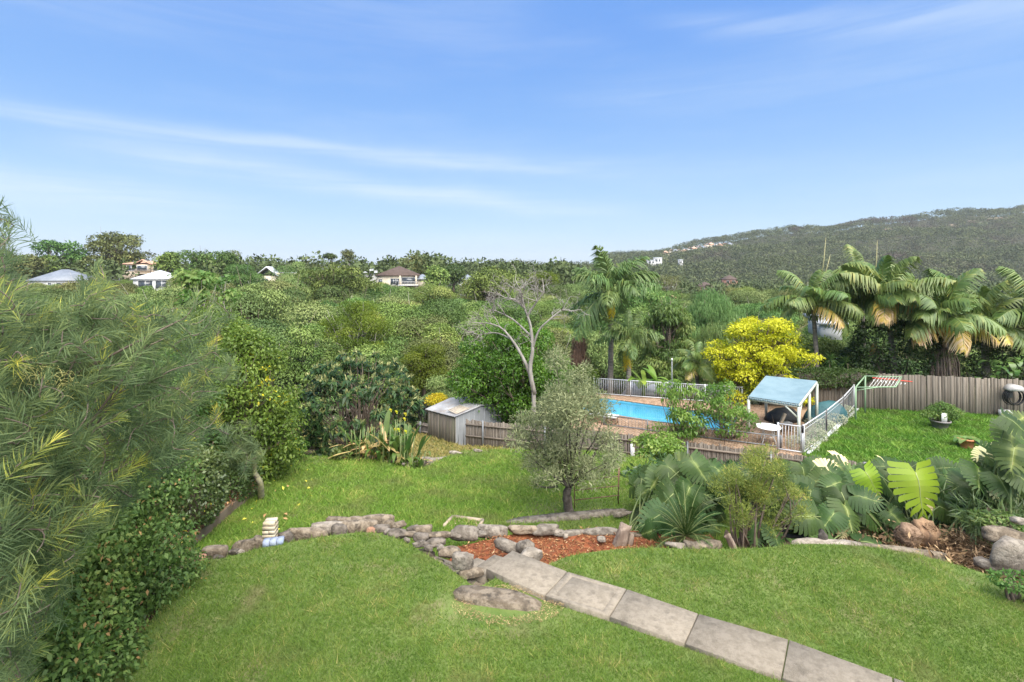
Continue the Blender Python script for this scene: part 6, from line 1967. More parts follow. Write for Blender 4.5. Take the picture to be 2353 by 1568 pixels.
Mcan = leafm('canna_leaf', [(0, (.03, .07, .02)), (.5, (.065, .12, .03)), (.75, (.13, .16, .04)), (.8, (.30, .21, .11)), (1, (.44, .33, .19))], .45, .3, .05)
CL = [mesh('leaf', strap_g(620 + k, 1, .24, 2.6 - .5 * (k % 3), 1.0 + .35 * (k % 3), (.25, .4, .55, .85, .95, .8)[k], 7), Mcan) for k in range(6)]
CF = G(); n = 26; CF.leaves(unit(n, .5, pr) * .03, unit(n, .4, pr), unit(n, .3, pr), .055, .035, pr.random(n)); CF = mesh('flower', CF, leafm('yellow_petal', [(0, (.6, .46, .02)), (1, (.75, .62, .06))], .5, .3, 0))
CAN = ('canna lily clump hugging the loquat trunk, mostly withered', 'canna lily clump of brown crumpled leaves in the bed', 'canna lily clump with mixed green and tan leaves in the middle of the bed', 'tall green canna lily with yellow flowers at its top', 'green upright canna lily nearest the dip in the lawn', 'low canna lily with yellowing leaves at the end of the bed')
for i, (vx, vy, Y, ht) in enumerate(((825, 1042, 17.6, 1.1), (852, 1050, 17.5, 1.3), (878, 1056, 17.3, 1.5), (908, 1058, 17.4, 1.75), (928, 1064, 17.2, 1.35), (945, 1070, 17.0, .7))):
    b = A(vx, vy, Y); t = thing('canna_lily', CAN[i], 'canna lily', b + (0, 0, -.12))
    for k in range(24):
        brown = pr.random() < (.6, .75, .5, .3, .25, .4)[i]
        o = obj('leaf', CL[int(pr.integers(3, 6)) if brown else int(pr.integers(0, 3))], t, (pr.normal() * .28, pr.normal() * .22, pr.uniform(0, ht * .45)))
        s_ = ht * pr.uniform(.28, .5) * (1 if not brown else .75); o.scale = (s_ * 1.2, s_, s_); o.rotation_euler = (R(pr.uniform(-75, -15) if brown else pr.uniform(-12, 12)), 0, pr.uniform(0, 6.28))
    g = G()
    for k in range(7): x, y = pr.normal(size=2) * .22; g.tube([(x, y, -.2), (x * 1.15, y, ht * .5), (x * 1.3, y, ht * .85)], (.022, .018, .012), 5)
    part('stem', g, M_stem, t)
    if i in (3, 4):
        for k in range(4): obj('flower', CF, t, (pr.normal() * .3, pr.normal() * .15, ht * pr.uniform(.85, 1.0)))
c = A(935, 1064, 16.9); hedge('low_shrub', 'low yellow-green groundcover spilling over the stones below the cannas', c + (0, 0, -.25), (.9, .6, .7), 1500, .08, .05, M_lime, cat='shrub', seed=9, tone=.1)
c = A(790, 1048, 17.6); hedge('low_shrub', 'dark leafy plant at the foot of the loquat tree', c + (0, 0, -.1), (.8, .6, .7), 900, .14, .07, M_darkl, cat='shrub', seed=10, tone=.6)
c = A(640, 890, 33); hedge('fern_shrub', 'pale ferny shrub in front of the far paling fence by the loquat tree', A(735, 925, 26) + (0, 0, -.4), (2.2, 1.2, 1.6), 3000, .18, .05, Mpep, cat='shrub', seed=11, tone=.8)

# ------------------------------------------------------------------ olive tree
ob = PM(1308, 1176)
ol = thing('olive_tree', 'silvery olive tree with a dark gnarled trunk on the middle lawn', 'tree', ob)
Moli = leafm('olive_leaf', [(0, (0.074, 0.101, 0.056)), (.4, (0.123, 0.155, 0.092)), (.75, (0.180, 0.210, 0.132)), (1, (0.246, 0.277, 0.192))], .5, .3, 0, .25)
r = np.random.default_rng(51)
cs = []
outl = [(1285, 845, 40), (1320, 850, 36), (1340, 900, 55), (1290, 905, 55), (1255, 940, 50), (1300, 960, 60), (1360, 960, 55), (1225, 985, 50), (1270, 1000, 60), (1330, 1010, 60), (1385, 1010, 45), (1210, 1030, 40), (1250, 1050, 55), (1300, 1060, 55), (1350, 1065, 50), (1400, 1060, 38), (1235, 1080, 30), (1275, 1085, 32), (1340, 1092, 30), (1395, 1088, 30), (1200, 1000, 30), (1310, 880, 40), (1230, 1108, 16), (1415, 1040, 26), (1375, 930, 28)]
for vx, vy, rv in outl:
    for k in range(3):
        p = A(vx + r.normal() * rv * .4, vy + r.normal() * rv * .35, ob[1] + r.normal() * .75)
        cs.append((*(p - ob), px_w(rv, ob[1]) * r.uniform(.5, .85)))
cs = np.array(cs)
g = G(); ell_leaves(g, cs[:, :3], cs[:, 3], 23000, .105, .022, r, .5, .16, .9, .35, .0, .35, .15, .18)
tg = G()
base = np.array((0, 0, -.1))
fork = np.array((.0, 0, .62))
tg.tube(smooth_pts([base, (-.04, .02, .25), (-.06, 0, .45), fork], 12), np.linspace(.13, .085, 12) * (1 + .1 * np.sin(np.arange(12) * 1.7)), 9)
for e in (A(1270, 1030, ob[1]), A(1230, 1060, ob[1] - .3), A(1315, 980, ob[1] + .2), A(1370, 1040, ob[1] - .2), A(1290, 930, ob[1] + .4), A(1345, 950, ob[1])):
    limb(tg, fork, e - ob, .055, .018, r, .14, 7, 6)
for c_ in cs[::2]: limb(tg, fork + (c_[:3] - fork) * .35, c_[:3], .016, .005, r, .2, 4, 4)
part('crown', g, Moli, ol); part('trunk', tg, surf('dark_gnarled_bark', (.06, .05, .042), (.13, .11, .095), 7, .95, .9, 40), ol, True)

# ------------------------------------------------------------------ citrus bushes, vine on the fence
Mcit = leafm('citrus_leaf', [(0, (.045, .10, .018)), (.45, (.085, .165, .028)), (.85, (.135, .225, .05)), (1, (.20, .27, .08))], .42, .32, 0, .45)
at_tree('citrus_shrub', 'airy bright green shrub leaning over the pool edge', 1568, 868, 1030, 23.4, 361, Mcit, M_bark, 160, cat='shrub', zbase=-4.2, z0=.34, nclump=38, cr=.36, nleaf=1900, L=.16, Wd=.07, shape='open', flat=.7, trunk=.06, tone=.5, droop=.5, shell=.3)
at_tree('citrus_shrub', 'denser round-leaved green shrub beside the pool', 1668, 876, 1025, 23.2, 362, Mcit, M_bark, 165, cat='shrub', zbase=-4.2, z0=.40, nclump=40, cr=.36, nleaf=3300, L=.12, Wd=.075, shape='dome', flat=.75, trunk=.06, tone=.45, shell=.4)
at_tree('vine', 'leggy green vine climbing the near face of the paling fence', 1515, 1000, 1110, 20.8, 363, Mcit, M_bark, 140, cat='vine', zbase=-3.6, z0=.12, nclump=34, cr=.34, nleaf=3400, L=.13, Wd=.08, shape='open', trunk=.03, tone=.55, shell=.3)
at_tree('shrub', 'young yellowing shrub at the foot of the fence behind the iron frame', 1545, 1050, 1120, 17.5, 364, Mcit, M_bark, 80, cat='shrub', zbase=-2.3, z0=.1, nclump=18, cr=.28, nleaf=1500, L=.12, Wd=.06, shape='open', trunk=.02, tone=.75, shell=.3)
Msil = leafm('silver_leaf', [(0, (.16, .18, .15)), (.6, (.27, .29, .25)), (1, (.38, .39, .33))], .7, .2, 0)
for i, (vx, vy, Y, lab) in enumerate(((1862, 1022, 21.9, 'silver-leaved low bush just inside the pool fence gate'), (1882, 1000, 22.9, 'second silver-leaved bush along the sloping pool fence, after the gate one'), (1905, 980, 24.0, 'silver-leaved bush half way up the sloping pool fence'), (1928, 962, 25.2, 'silver-leaved bush by the upper panel of the sloping pool fence'), (1948, 945, 26.4, 'silver-leaved bush by the clothes line end of the pool fence'))):
    hedge('silver_bush', lab, A(vx, vy, Y) + (-.35, 0, 0), (1.1, 1.1, .6), 1500, .07, .03, Msil, cat='bush', seed=30 + i, tone=.5)

# pots on the neighbours' lawn
p1 = P(2160, 985, ZD)
t = thing('grey_pot', 'wide grey pot holding a spreading bush with a white marker on the neighbours\' lawn', 'plant pot', p1)
M_gpot = surf('grey_pot', (.20, .18, .175), (.26, .24, .235), 5, .8)
part('pot', pot_g(.40, .26, .42), [M_gpot, M_soil], t, True)
t2 = thing('potted_bush', 'rounded dark green bush growing in the wide grey pot', 'bush', p1 + (0, 0, .4))
g = G(); r = np.random.default_rng(61)
cs = np.array([(-.25, 0, .45), (.1, .05, .62), (.45, 0, .5), (.75, .05, .35), (-.5, 0, .3), (.3, -.1, .35), (.6, .1, .15), (0, 0, .3)])
ell_leaves(g, cs, .34, 2600, .10, .05, r, .6, .15, .7); part('foliage', g, Mlay, t2)
g = G(); [limb(g, (0, 0, 0), c_, .03, .01, r) for c_ in cs]; part('stem', g, M_bark, t2)
mk = thing('white_marker', 'small white plastic tag stuck upright in the grey pot', 'plant tag', p1 + (-.05, -.30, .38))
part('plate', G().box((0, 0, .22), (.26, .03, .46)), M_plast, mk)
p2 = P(2220, 1030, ZD)
t = thing('terracotta_pot', 'orange terracotta bowl with a small plant on the neighbours\' lawn', 'plant pot', p2)
part('pot', pot_g(.30, .22, .44), [surf('terracotta', (.50, .20, .09), (.58, .26, .13), 5, .8), M_soil], t, True)
t2 = thing('potted_plant', 'small leafy plant with broad dark leaves in the terracotta bowl', 'plant', p2 + (0, 0, .38))
for k in range(12):
    o = obj('leaf', PL[k % 3], t2, (pr.normal() * .08, pr.normal() * .06, 0), pr.uniform(0, 6.28)); o.scale = (.5, .52, .52)

# ------------------------------------------------------------------ shrubs down the near edge
Mhib = leafm('hibiscus_leaf', [(0, (.045, .085, .018)), (.4, (.085, .15, .028)), (.8, (.14, .215, .045)), (.994, (.18, .25, .06)), (1, (.55, .45, .03))], .42, .32, 0, .35, None, .02, 1.4)
at_tree('hibiscus_shrub', 'tall bright green hibiscus with scattered yellow blooms beside the lawn', 560, 745, 1050, 15.5, 371, Mhib, M_bark, 260, cat='shrub', zbase=-1.9, z0=.06, nclump=80, cr=.5, nleaf=19000, L=.11, Wd=.06, shape='dome', flat=.8, trunk=.07, tone=.45, shell=.4)
at_tree('hibiscus_shrub', 'bright green hibiscus tangle behind the needle-leaved shrub', 470, 690, 1000, 17.5, 372, Mhib, M_bark, 250, cat='shrub', zbase=-2.0, z0=.06, nclump=80, cr=.6, nleaf=19000, L=.12, Wd=.065, shape='dome', flat=.8, trunk=.08, tone=.5, shell=.4)
at_tree('mulberry_tree', 'tall shoots of pale green mulberry rising behind the hibiscus', 470, 618, 950, 21, 373, Mlay, M_gbark, 150, zbase=-3, z0=.55, nclump=26, cr=.45, nleaf=2600, L=.19, Wd=.12, shape='open', trunk=.09, tone=.85, shell=.3)
at_tree('mulberry_tree', 'leafy green tree in front of the long white house', 255, 690, 950, 24, 374, Mlay, M_bark, 260, zbase=-3, z0=.2, nclump=70, cr=.9, nleaf=14000, L=.18, Wd=.1, shape='dome', trunk=.12, tone=.5)
at_tree('hibiscus_shrub', 'low green shrub with bare twigs nearest the end of the lawn', 640, 900, 1060, 17.2, 375, Mhib, M_bark, 110, cat='shrub', zbase=-2.0, z0=.05, nclump=34, cr=.4, nleaf=7000, L=.10, Wd=.055, shape='dome', trunk=.05, tone=.4)
at_tree('laurel_shrub', 'dense mid-green shrub mass behind the needle-leaved shrub', 330, 800, 1150, 12.5, 376, Mlay, M_bark, 330, cat='shrub', zbase=-1.0, z0=.03, nclump=70, cr=.55, nleaf=16000, L=.11, Wd=.055, shape='dome', trunk=.08, tone=.4)
at_tree('laurel_shrub', 'shadowy green shrub filling behind the needle-leaved shrub nearest the house', 120, 760, 1300, 9.5, 377, M_darkl, M_bark, 420, cat='shrub', zbase=-.6, z0=.03, nclump=60, cr=.55, nleaf=14000, L=.10, Wd=.05, shape='dome', trunk=.07, tone=.6)
Mdrk = leafm('ivy_leaf', [(0, (.022, .048, .018)), (.5, (.05, .085, .032)), (.9, (.09, .13, .05)), (1, (.15, .17, .07))], .35, .2, 0, .5)
hedge('dark_shrub', 'dark ivy-covered shrub between the leafy hedge and the crooked little tree', A(452, 1108, 11.3) + (0, 0, -.05), (1.05, 1.2, 1.55), 6000, .08, .05, Mdrk, -.2, 'shrub', 12, tone=.5, bump=.3)
hedge('dark_shrub', 'low dark shrub on the leaf litter under the crooked little tree', A(528, 1104, 13.4) + (0, 0, -.1), (1.15, 1.1, .95), 2600, .1, .05, M_darkl, 0, 'shrub', 13, tone=.4, bump=.3)

# crooked little tree with a tuft of needles
ct = thing('crooked_tree', 'small crooked grey trunk with lichen and a tuft of grey-green needles', 'tree', PM(600, 1144))
o3 = np.array(ct.location)
tp_ = [PM(600, 1146) - o3, A(598, 1110, 13.4) - o3, A(585, 1085, 13.4) - o3, A(583, 1060, 13.3) - o3, A(560, 1035, 13.2) - o3]
g = G(); g.tube(smooth_pts(tp_, 14), np.linspace(.085, .04, 14), 8); part('trunk', g, surf('lichen_bark', (.20, .18, .13), (.32, .30, .16), 9, .95, .6, 40, c3=(.10, .085, .07)), ct, True)
# ------------------------------------------------------------------ the needle-leaved shrub beside the balcony
Mnee = leafm('needle_leaf', [(0, (.062, .092, .056)), (.35, (.115, .152, .085)), (.6, (.18, .21, .10)), (.8, (.27, .28, .08)), (.92, (.42, .38, .11)), (1, (.48, .33, .09))], .55, .33, 0, .15)
gr_ = np.random.default_rng(91)
GP = np.array([(-70, 560), (30, 565), (70, 650), (110, 700), (180, 695), (205, 630), (235, 612), (262, 660), (330, 700), (420, 685), (500, 695), (545, 735), (520, 800), (545, 860), (500, 905), (520, 1010), (470, 1035), (400, 1075), (340, 1130), (240, 1190), (170, 1260), (150, 1330), (115, 1430), (80, 1580), (-70, 1600)])
GP2 = np.array([(-70, 640), (40, 660), (110, 720), (230, 690), (440, 740), (480, 900), (400, 1020), (250, 1140), (130, 1270), (60, 1560), (-70, 1580)])
root = np.array((-6.4, 4.6, -.1))
gt = thing('needle_leaved_shrub', 'big sprawling shrub with long grey-green needle leaves and yellow tips beside the balcony', 'shrub', root)
tips = []
while len(tips) < 860:
    vx, vy = gr_.uniform(-70, 550), gr_.uniform(530, 1590)
    poly = GP if len(tips) < 520 else GP2
    if not inside(poly, np.array([vx]), np.array([vy]))[0]: continue
    f = np.clip((vx + 60) / 620, 0, 1)
    Y = gr_.uniform(3.1 + 1.6 * f, 4.6 + 2.6 * f)
    tips.append(A(vx, vy, Y))
for vx, vy, Y in ((490, 690, 6.6), (540, 735, 6.8), (565, 1040, 9.2), (590, 1050, 9.4), (560, 1085, 9.2), (515, 990, 7.5), (535, 860, 7.0), (25, 540, 4.2), (8, 505, 4.4), (30, 520, 4.5), (-10, 490, 4.4), (230, 610, 5.0), (45, 590, 4.8)): tips.append(A(vx, vy, Y))
tips = np.array(tips) - root
mains = []
bg = G()
trunk_pts = smooth_pts([(0, 0, -.3), (.1, .0, .8), (.15, .15, 1.8), (.2, .2, 2.9)], 14)
bg.tube(trunk_pts, np.linspace(.13, .07, 14), 8)
msel = gr_.permutation(860)[:40]
segs = []
for k in msel:
    s_ = trunk_pts[gr_.integers(2, 14)]
    e_ = tips[k]
    mid = s_ * .45 + e_ * .55 + (0, 0, -.25) + gr_.normal(size=3) * .15
    pts = bez(s_, mid, e_, 10)
    bg.tube(pts, np.linspace(.030, .007, 10), 5, gr_.random())
    segs.append(pts)
segs = np.array(segs)                     # (46, 10, 3)
flat_ = segs[:, 3:].reshape(-1, 3)
ng = G()
sprays = []


def spray(tip, d, L, n, nl, nw, tone, g, r):
    """needles all round a short curved shoot"""
    d = d / np.linalg.norm(d)
    t = np.linspace(.08, 1, n)
    bend = r.normal(size=3) * .12 + (0, 0, .10)
    P_ = tip - d * L * (1 - t)[:, None] + bend * L * (t ** 2)[:, None]
    ref = unit(1, 0, r)[0]; a = np.cross(d, ref); a /= np.linalg.norm(a); b = np.cross(d, a)
    ph = np.arange(n) * 2.399 + r.normal(size=n) * .3
    rad = np.cos(ph)[:, None] * a + np.sin(ph)[:, None] * b
    op = (1.15 - .75 * t ** 1.5)[:, None]                 # closing towards the tip
    D = d * (1.1 - op * .55) + rad * op * .9 + r.normal(size=(n, 3)) * .10
    D[:, 2] += .08
    l = nl * (1 - .45 * np.clip((t - .75) / .25, 0, 1)) * r.uniform(.8, 1.15, n)
    tn = np.clip(tone + .10 * r.normal(size=n) + .18 * np.clip((t - .6) / .4, 0, 1), 0, 1)
    # bent needles: two quads each
    D /= np.linalg.norm(D, axis=1)[:, None]
    W_ = np.cross(D, unit(n, 0, r)); W_ /= np.linalg.norm(W_, axis=1)[:, None] + 1e-9
    m = P_ + D * l[:, None] * .5
    e = P_ + D * l[:, None] + (0, 0, -1) * (l * .10)[:, None] + d * (l * .08)[:, None]
    hw = nw / 2
    V = np.stack([P_ - W_ * hw * .7, P_ + W_ * hw * .7, m + W_ * hw, m - W_ * hw, e], 1).reshape(-1, 3)
    k = np.arange(n)[:, None] * 5
    g.add(V, [np.concatenate([k + [0, 1, 2, 3]]), np.concatenate([k + [3, 2, 4]])], np.repeat(tn, 5))


nodes = [q for q in flat_]
ndir = [d_ for sg in segs for d_ in np.gradient(sg, axis=0)[3:]]
order = np.argsort(np.linalg.norm(tips - np.array((.2, .2, 1.8)), axis=1))
mset = {int(k): i for i, k in enumerate(msel)}
for i in order:
    tp = tips[i]
    if int(i) in mset:
        k = mset[int(i)]; d = segs[k][-1] - segs[k][-3]
    else:
        NA = np.array(nodes)
        j = int(np.argmin(((NA - tp) ** 2).sum(1))); s_ = NA[j]
        far = np.linalg.norm(tp - s_)
        d0 = ndir[j] / (np.linalg.norm(ndir[j]) + 1e-9)
        mid = s_ + d0 * far * .45 + (0, 0, -.03)
        pts = bez(s_, mid, tp, 6)
        bg.tube(pts, np.linspace(.0065, .0035, 6), 4, gr_.random(), cap=False)
        for q, dq in zip(pts[2:], np.gradient(pts, axis=0)[2:]): nodes.append(q); ndir.append(dq)
        d = pts[-1] - pts[-2]
    d = d / (np.linalg.norm(d) + 1e-9) * .9 + np.array((.30, .05, .38)) + gr_.normal(size=3) * .25
    tone = np.clip(gr_.choice([.16, .30, .46, .62, .76], p=[.38, .34, .18, .08, .02]) + .05 * gr_.normal(), 0, .95)
    spray(tp, d, gr_.uniform(.26, .44), 58, gr_.uniform(.13, .19), .0064, tone, ng, gr_)
part('branch', bg, surf('thin_brown_branch', (.12, .09, .07), (.20, .16, .13), 9, .9, .3, 40), gt, True)
part('foliage', ng, Mnee, gt)
# creamy spider flowers
fg = G()
for vx, vy, Y in ((60, 845, 3.9), (150, 880, 4.1), (110, 860, 4.0)):
    c_ = A(vx, vy, Y) - root
    for k in range(34):
        d = unit(1, .1, gr_)[0]; a_ = c_ + gr_.normal(size=3) * .06
        fg.tube(bez(a_, a_ + d * .06 + (0, 0, .02), a_ + d * .09 + (0, 0, -.04), 4), .0022, 3, gr_.random(), cap=False)
part('flower', fg, surf('cream_yellow_flower', (.62, .58, .22), None, 1, .6), gt)
ng2 = G()
for k in range(26): spray(np.array(A(560 + gr_.normal() * 22, 1035 + gr_.normal() * 20, 13.2)) - np.array(ct.location), unit(1, .3, gr_)[0], .4, 56, .28, .012, .25 + .08 * gr_.normal(), ng2, gr_)
part('crown', ng2, Mnee, ct)

# ------------------------------------------------------------------ leafy hedge along the upper lawn
Mhed = leafm('hedge_leaf', [(0, (.04, .075, .02)), (.4, (.085, .14, .04)), (.75, (.15, .21, .062)), (.9, (.22, .26, .09)), (.93, (.22, .115, .055)), (1, (.32, .19, .10))], .5, .25, 0, .3, None, .02, 1.35)
hg = thing('leafy_hedge', 'thick glossy hedge with scattered brown spent flowers along the upper lawn', 'hedge', (-5.6, 7.0, 0))
r = np.random.default_rng(95)
g = G()
# built from overlapping lumps set along the lawn edge
lumps = []
for k in range(70):
    f = r.random()
    y = 4.9 + 3.35 * f
    x = -5.36 - .36 * f + r.normal() * .34
    h_ = .35 + r.random() * (1.65 + .35 * f)
    lumps.append((x, y, (h_ if k > 24 else .25) * .82, r.uniform(.32, .48)))
lumps = np.array(lumps)
ell_leaves(g, lumps[:, :3] - (-5.6, 7.0, 0), lumps[:, 3], 46000, .068, .040, r, .42, .10, .9, .25, .2, .72, .15, .17)
ell_leaves(g, lumps[:, :3] - (-5.6, 7.0, 0), lumps[:, 3] * 1.02, 1200, .055, .034, r, .97, 0, .9, .25, .3, .85, .15, .03)
part('foliage', g, Mhed, hg)
g = G()
for k in range(26):
    c_ = lumps[k, :3] - (-5.6, 7.0, 0)
    limb(g, (c_[0] * .6, c_[1], -.15), c_, .02, .006, r, .15)
part('stem', g, M_bark, hg)
hedge('understorey_shrub', 'dim understorey shrub at the base of the hedge by the balcony', (-5.2, 4.7, .25), (.9, 1.2, .7), 2200, .07, .04, Mhed, 0, 'shrub', 14, tone=.3)
st = thing('fence_stump', 'old grey timber post hidden in the hedge by the needle leaves', 'post', A(28, 1470, 4.9))
part('post', G().box((0, 0, -.3), (.12, .10, 1.3)), M_oldwood, st)

# ------------------------------------------------------------------ monstera bank
mr = np.random.default_rng(101)
MP = [('monstera clump beside the cycad and the red mulch', (1500, 1220), 11.2), ('monstera clump in the middle of the bank behind the dark post', (1960, 1230), 10.8), ('monstera clump with young lime-green leaves by the brush pile', (2110, 1215), 10.6), ('tall monstera clump with torn leaves above the boulders', (2300, 1180), 9.8), ('monstera clump along the fence behind the fine-leaved shrub', (1850, 1130), 13.0), ('monstera clump on the bank by the fence opposite the lawn', (2080, 1120), 13.2)]
roots = []
for lab, (vx, vy), Y in MP:
    p = A(vx, vy, Y); p[2] = zbed(p[0], p[1])
    roots.append(thing('monstera_plant', lab, 'monstera', p))
stalks = [G() for _ in roots]


def mon(k, vx, vy, Y, size, ang, face=(0, -.75, .65), kind=None, lab=None, away=.0):
    """leaf with its blade centred near (vx, vy), tip pointing along ang in the picture (0 = to the side, -90 = down)"""
    t = roots[k]; size *= .60 if k == 3 else .74
    a = R(ang)
    tip = np.array((math.cos(a), -away, math.sin(a)))
    n = np.array(face, float)
    tip = tip - n * (tip @ n) / (n @ n); tip /= np.linalg.norm(tip)
    c = A(vx, vy, Y)
    base = c - tip * size * .42
    me = {None: MON[int(mr.integers(0, 6))], 'l': MONL[int(mr.integers(0, 2))], 'd': MOND[int(mr.integers(0, 2))]}[kind]
    set_leaf(t, me, base, tip, n + mr.normal(size=3) * .10, size, lab)
    o3 = np.array(t.location)
    foot = np.array((mr.normal() * .35, mr.normal() * .3, .05))
    b = base - o3
    mid = (foot + b) / 2 + np.array((0, .12, .3))
    stalks[k].tube(bez(foot, mid, b, 7), np.linspace(.022, .012, 7), 5, mr.random(), cap=False)


BIG = [  # plant, x, y, Y, size, angle
    (0, 1560, 1098, 11.6, .80, -60), (0, 1612, 1090, 11.4, .85, -75), (0, 1520, 1150, 11.0, .85, -120), (0, 1565, 1140, 10.8, .8, -100), (0, 1500, 1195, 10.5, .75, -150), (0, 1545, 1205, 10.4, .7, -60), (0, 1480, 1225, 10.4, .6, -170),
    (0, 1610, 1150, 11.2, .75, -40), (0, 1660, 1110, 11.8, .7, -30), (0, 1585, 1070, 12.2, .7, -20), (0, 1510, 1110, 11.8, .7, -140), (0, 1640, 1075, 12.4, .7, 20),
    (1, 1950, 1160, 10.5, .85, -70), (1, 1990, 1150, 10.4, .78, -25), (1, 1845, 1190, 10.2, .85, -160), (1, 1900, 1200, 10.2, .7, -130), (1, 1960, 1195, 10.2, .75, -110), (1, 2010, 1245, 9.6, .75, -15, (0, -.4, .9)), (1, 1890, 1245, 9.7, .6, 170, (0, -.4, .9)),
    (1, 1830, 1120, 11.2, .75, 160), (1, 1880, 1105, 11.4, .75, -150), (1, 1860, 1150, 10.9, .7, -90), (1, 1925, 1105, 11.4, .7, -60), (1, 1790, 1240, 9.9, .65, -100), (1, 1740, 1235, 10.1, .6, -80), (1, 1855, 1250, 9.7, .55, -20, (0, -.3, .95)),
    (2, 2060, 1110, 11.6, .75, 10), (2, 2030, 1075, 12.2, .75, 150), (2, 2090, 1075, 12.4, .7, 20), (2, 2150, 1090, 12.0, .75, -20), (2, 2195, 1120, 11.6, .75, -50), (2, 2180, 1165, 10.8, .7, -30), (2, 2045, 1150, 11.2, .65, -110), (2, 2060, 1195, 10.6, .6, -60), (2, 2215, 1090, 12.0, .7, 60), (2, 2235, 1150, 10.9, .65, 15),
    (3, 2318, 990, 10.6, .95, 175, (-.2, -.5, .85)), (3, 2325, 1010, 10.0, .95, -125), (3, 2300, 1055, 10.2, .95, -140), (3, 2335, 1060, 9.6, .9, -105), (3, 2255, 1100, 10.0, .85, -120), (3, 2310, 1115, 9.7, .8, -80), (3, 2350, 985, 9.8, .9, -70), (3, 2345, 960, 10.6, .8, 30), (3, 2290, 1075, 10.8, .7, 165), (3, 2365, 1110, 9.5, .8, -60), (3, 2240, 1140, 10.2, .7, -100),
    (4, 1700, 1085, 13.2, .8, 10), (4, 1800, 1080, 13.2, .8, -30), (4, 1900, 1078, 13.0, .8, 170), (4, 1950, 1075, 13.2, .75, 20), (4, 1760, 1100, 12.6, .8, -60), (4, 1845, 1090, 12.6, .75, -90), (4, 1880, 1065, 13.6, .7, 60),
    (5, 2000, 1085, 13.2, .75, -150), (5, 2060, 1080, 13.4, .8, 10), (5, 2120, 1080, 13.2, .75, 160), (5, 2180, 1075, 13.2, .75, -10), (5, 2100, 1095, 12.8, .75, -80), (5, 2025, 1100, 12.8, .7, -70)]
for b in BIG: mon(b[0], b[1] + mr.normal() * 4, b[2] + mr.normal() * 4, b[3], b[4] * mr.uniform(.92, 1.08), b[5] + mr.normal() * 8, b[6] if len(b) > 6 else (mr.normal() * .25, -.72, .68 + mr.normal() * .12))
mon(2, 2118, 1135, 10.4, 1.25, -88, (0, -.95, .35), 'l', 'large young lime-green leaf')
mon(2, 2006, 1110, 10.9, .75, -70, (.1, -.9, .45), 'l', 'young lime-green leaf')
for k, vx, vy, Y, s_, a_ in ((1, 1905, 1068, 12.4, .55, 20), (2, 2150, 1170, 10.8, .45, -120), (3, 2255, 1045, 10.5, .55, -150), (3, 2285, 1130, 9.9, .5, -110), (2, 2010, 1140, 11, .4, -80), (3, 2275, 1030, 10.9, .5, 160), (5, 2040, 1065, 13, .5, 0), (1, 1935, 1225, 10.2, .3, -100), (4, 1935, 1050, 13.8, .6, 10)): mon(k, vx, vy, Y, s_, a_, (mr.normal() * .3, -.7, .7), 'd', 'torn withered leaf')
# under-leaves that fill the bank
for q in range(420):
    k = int(mr.integers(0, 6)); c_ = roots[k].location
    vx = {0: (1470, 1680), 1: (1760, 2020), 2: (2000, 2240), 3: (2270, 2390), 4: (1650, 1950), 5: (1960, 2230)}[k]
    Y = c_[1] + mr.uniform(-.6, 1.4)
    x = mr.uniform(*vx)
    vy = {0: (1090, 1230), 1: (1110, 1240), 2: (1090, 1225), 3: (1045, 1160), 4: (1085, 1140), 5: (1085, 1140)}[k]
    mon(k, x, mr.uniform(*vy), Y + .7, mr.uniform(.5, .85), mr.uniform(-175, 15), (mr.normal() * .5, -.6, .75))
for t, g in zip(roots, stalks): part('stalk', g, M_stem, t, True)

# ------------------------------------------------------------------ cycad
cy = thing('cycad', 'dark green cycad with stiff arching fronds at the end of the red mulch', 'cycad', P(1592, 1262, -.10) + (0, .38, -.08))
Mcyc = leafm('cycad_frond', [(0, (.010, .026, .007)), (.5, (.022, .052, .013)), (.9, (.045, .085, .024)), (1, (.09, .13, .05))], .5, .15, .05, .3)
CYF = [mesh('frond', frond_g(700 + k, 1.0, (1.5, 1.1, .75)[k], (.75, .75, .7)[k], 70, .165, .0085, 58, .1, .03, .45, .06), [Mcyc, M_stalk]) for k in range(3)]
for k in range(38):
    f = (k + .5) / 38
    add_frond(cy, CYF[(2, 1, 0)[min(2, int(f * 3))] if k % 4 else 1], (0, 0, .12), k * 2.399, R(-34 + 58 * f), mr.uniform(.72, .95) * (1.0 - .15 * f), mr.normal() * .15)
g = rock_g(77, (.34, .34, .34), 6, 1, .15, 2); part('trunk', g, surf('cycad_trunk', (.16, .10, .06), (.28, .17, .1), 14, .95, .8, 40), cy)

# fine-leaved shrub
Mfin = leafm('fine_shrub_leaf', [(0, (.055, .085, .022)), (.4, (.11, .15, .036)), (.8, (.18, .225, .055)), (.95, (.30, .30, .08)), (1, (.42, .36, .14))], .5, .35, 0, .3)
fs_ = thing('fine_leaved_shrub', 'yellow-green fine-leaved shrub with bare lower stems among the monsteras', 'shrub', (*A(1715, 1250, 10.2)[:2], -.75))
o3 = np.array(fs_.location)
g = G(); r = np.random.default_rng(111)
cs = []
for vx, vy, rv in ((1745, 1060, 38), (1710, 1085, 40), (1680, 1110, 36), (1775, 1075, 36), (1800, 1110, 36), (1750, 1110, 48), (1700, 1140, 44), (1790, 1150, 40), (1735, 1160, 46), (1670, 1160, 30), (1815, 1130, 22), (1760, 1040, 22), (1830, 1180, 26), (1760, 1195, 36), (1700, 1185, 30), (1840, 1150, 20)):
    for k in range(4):
        p = A(vx + r.normal() * rv * .5, vy + r.normal() * rv * .45, 10.2 + r.normal() * .4); cs.append((*(p - o3), px_w(rv, 10.2) * r.uniform(.4, .7)))
cs = np.array(cs)
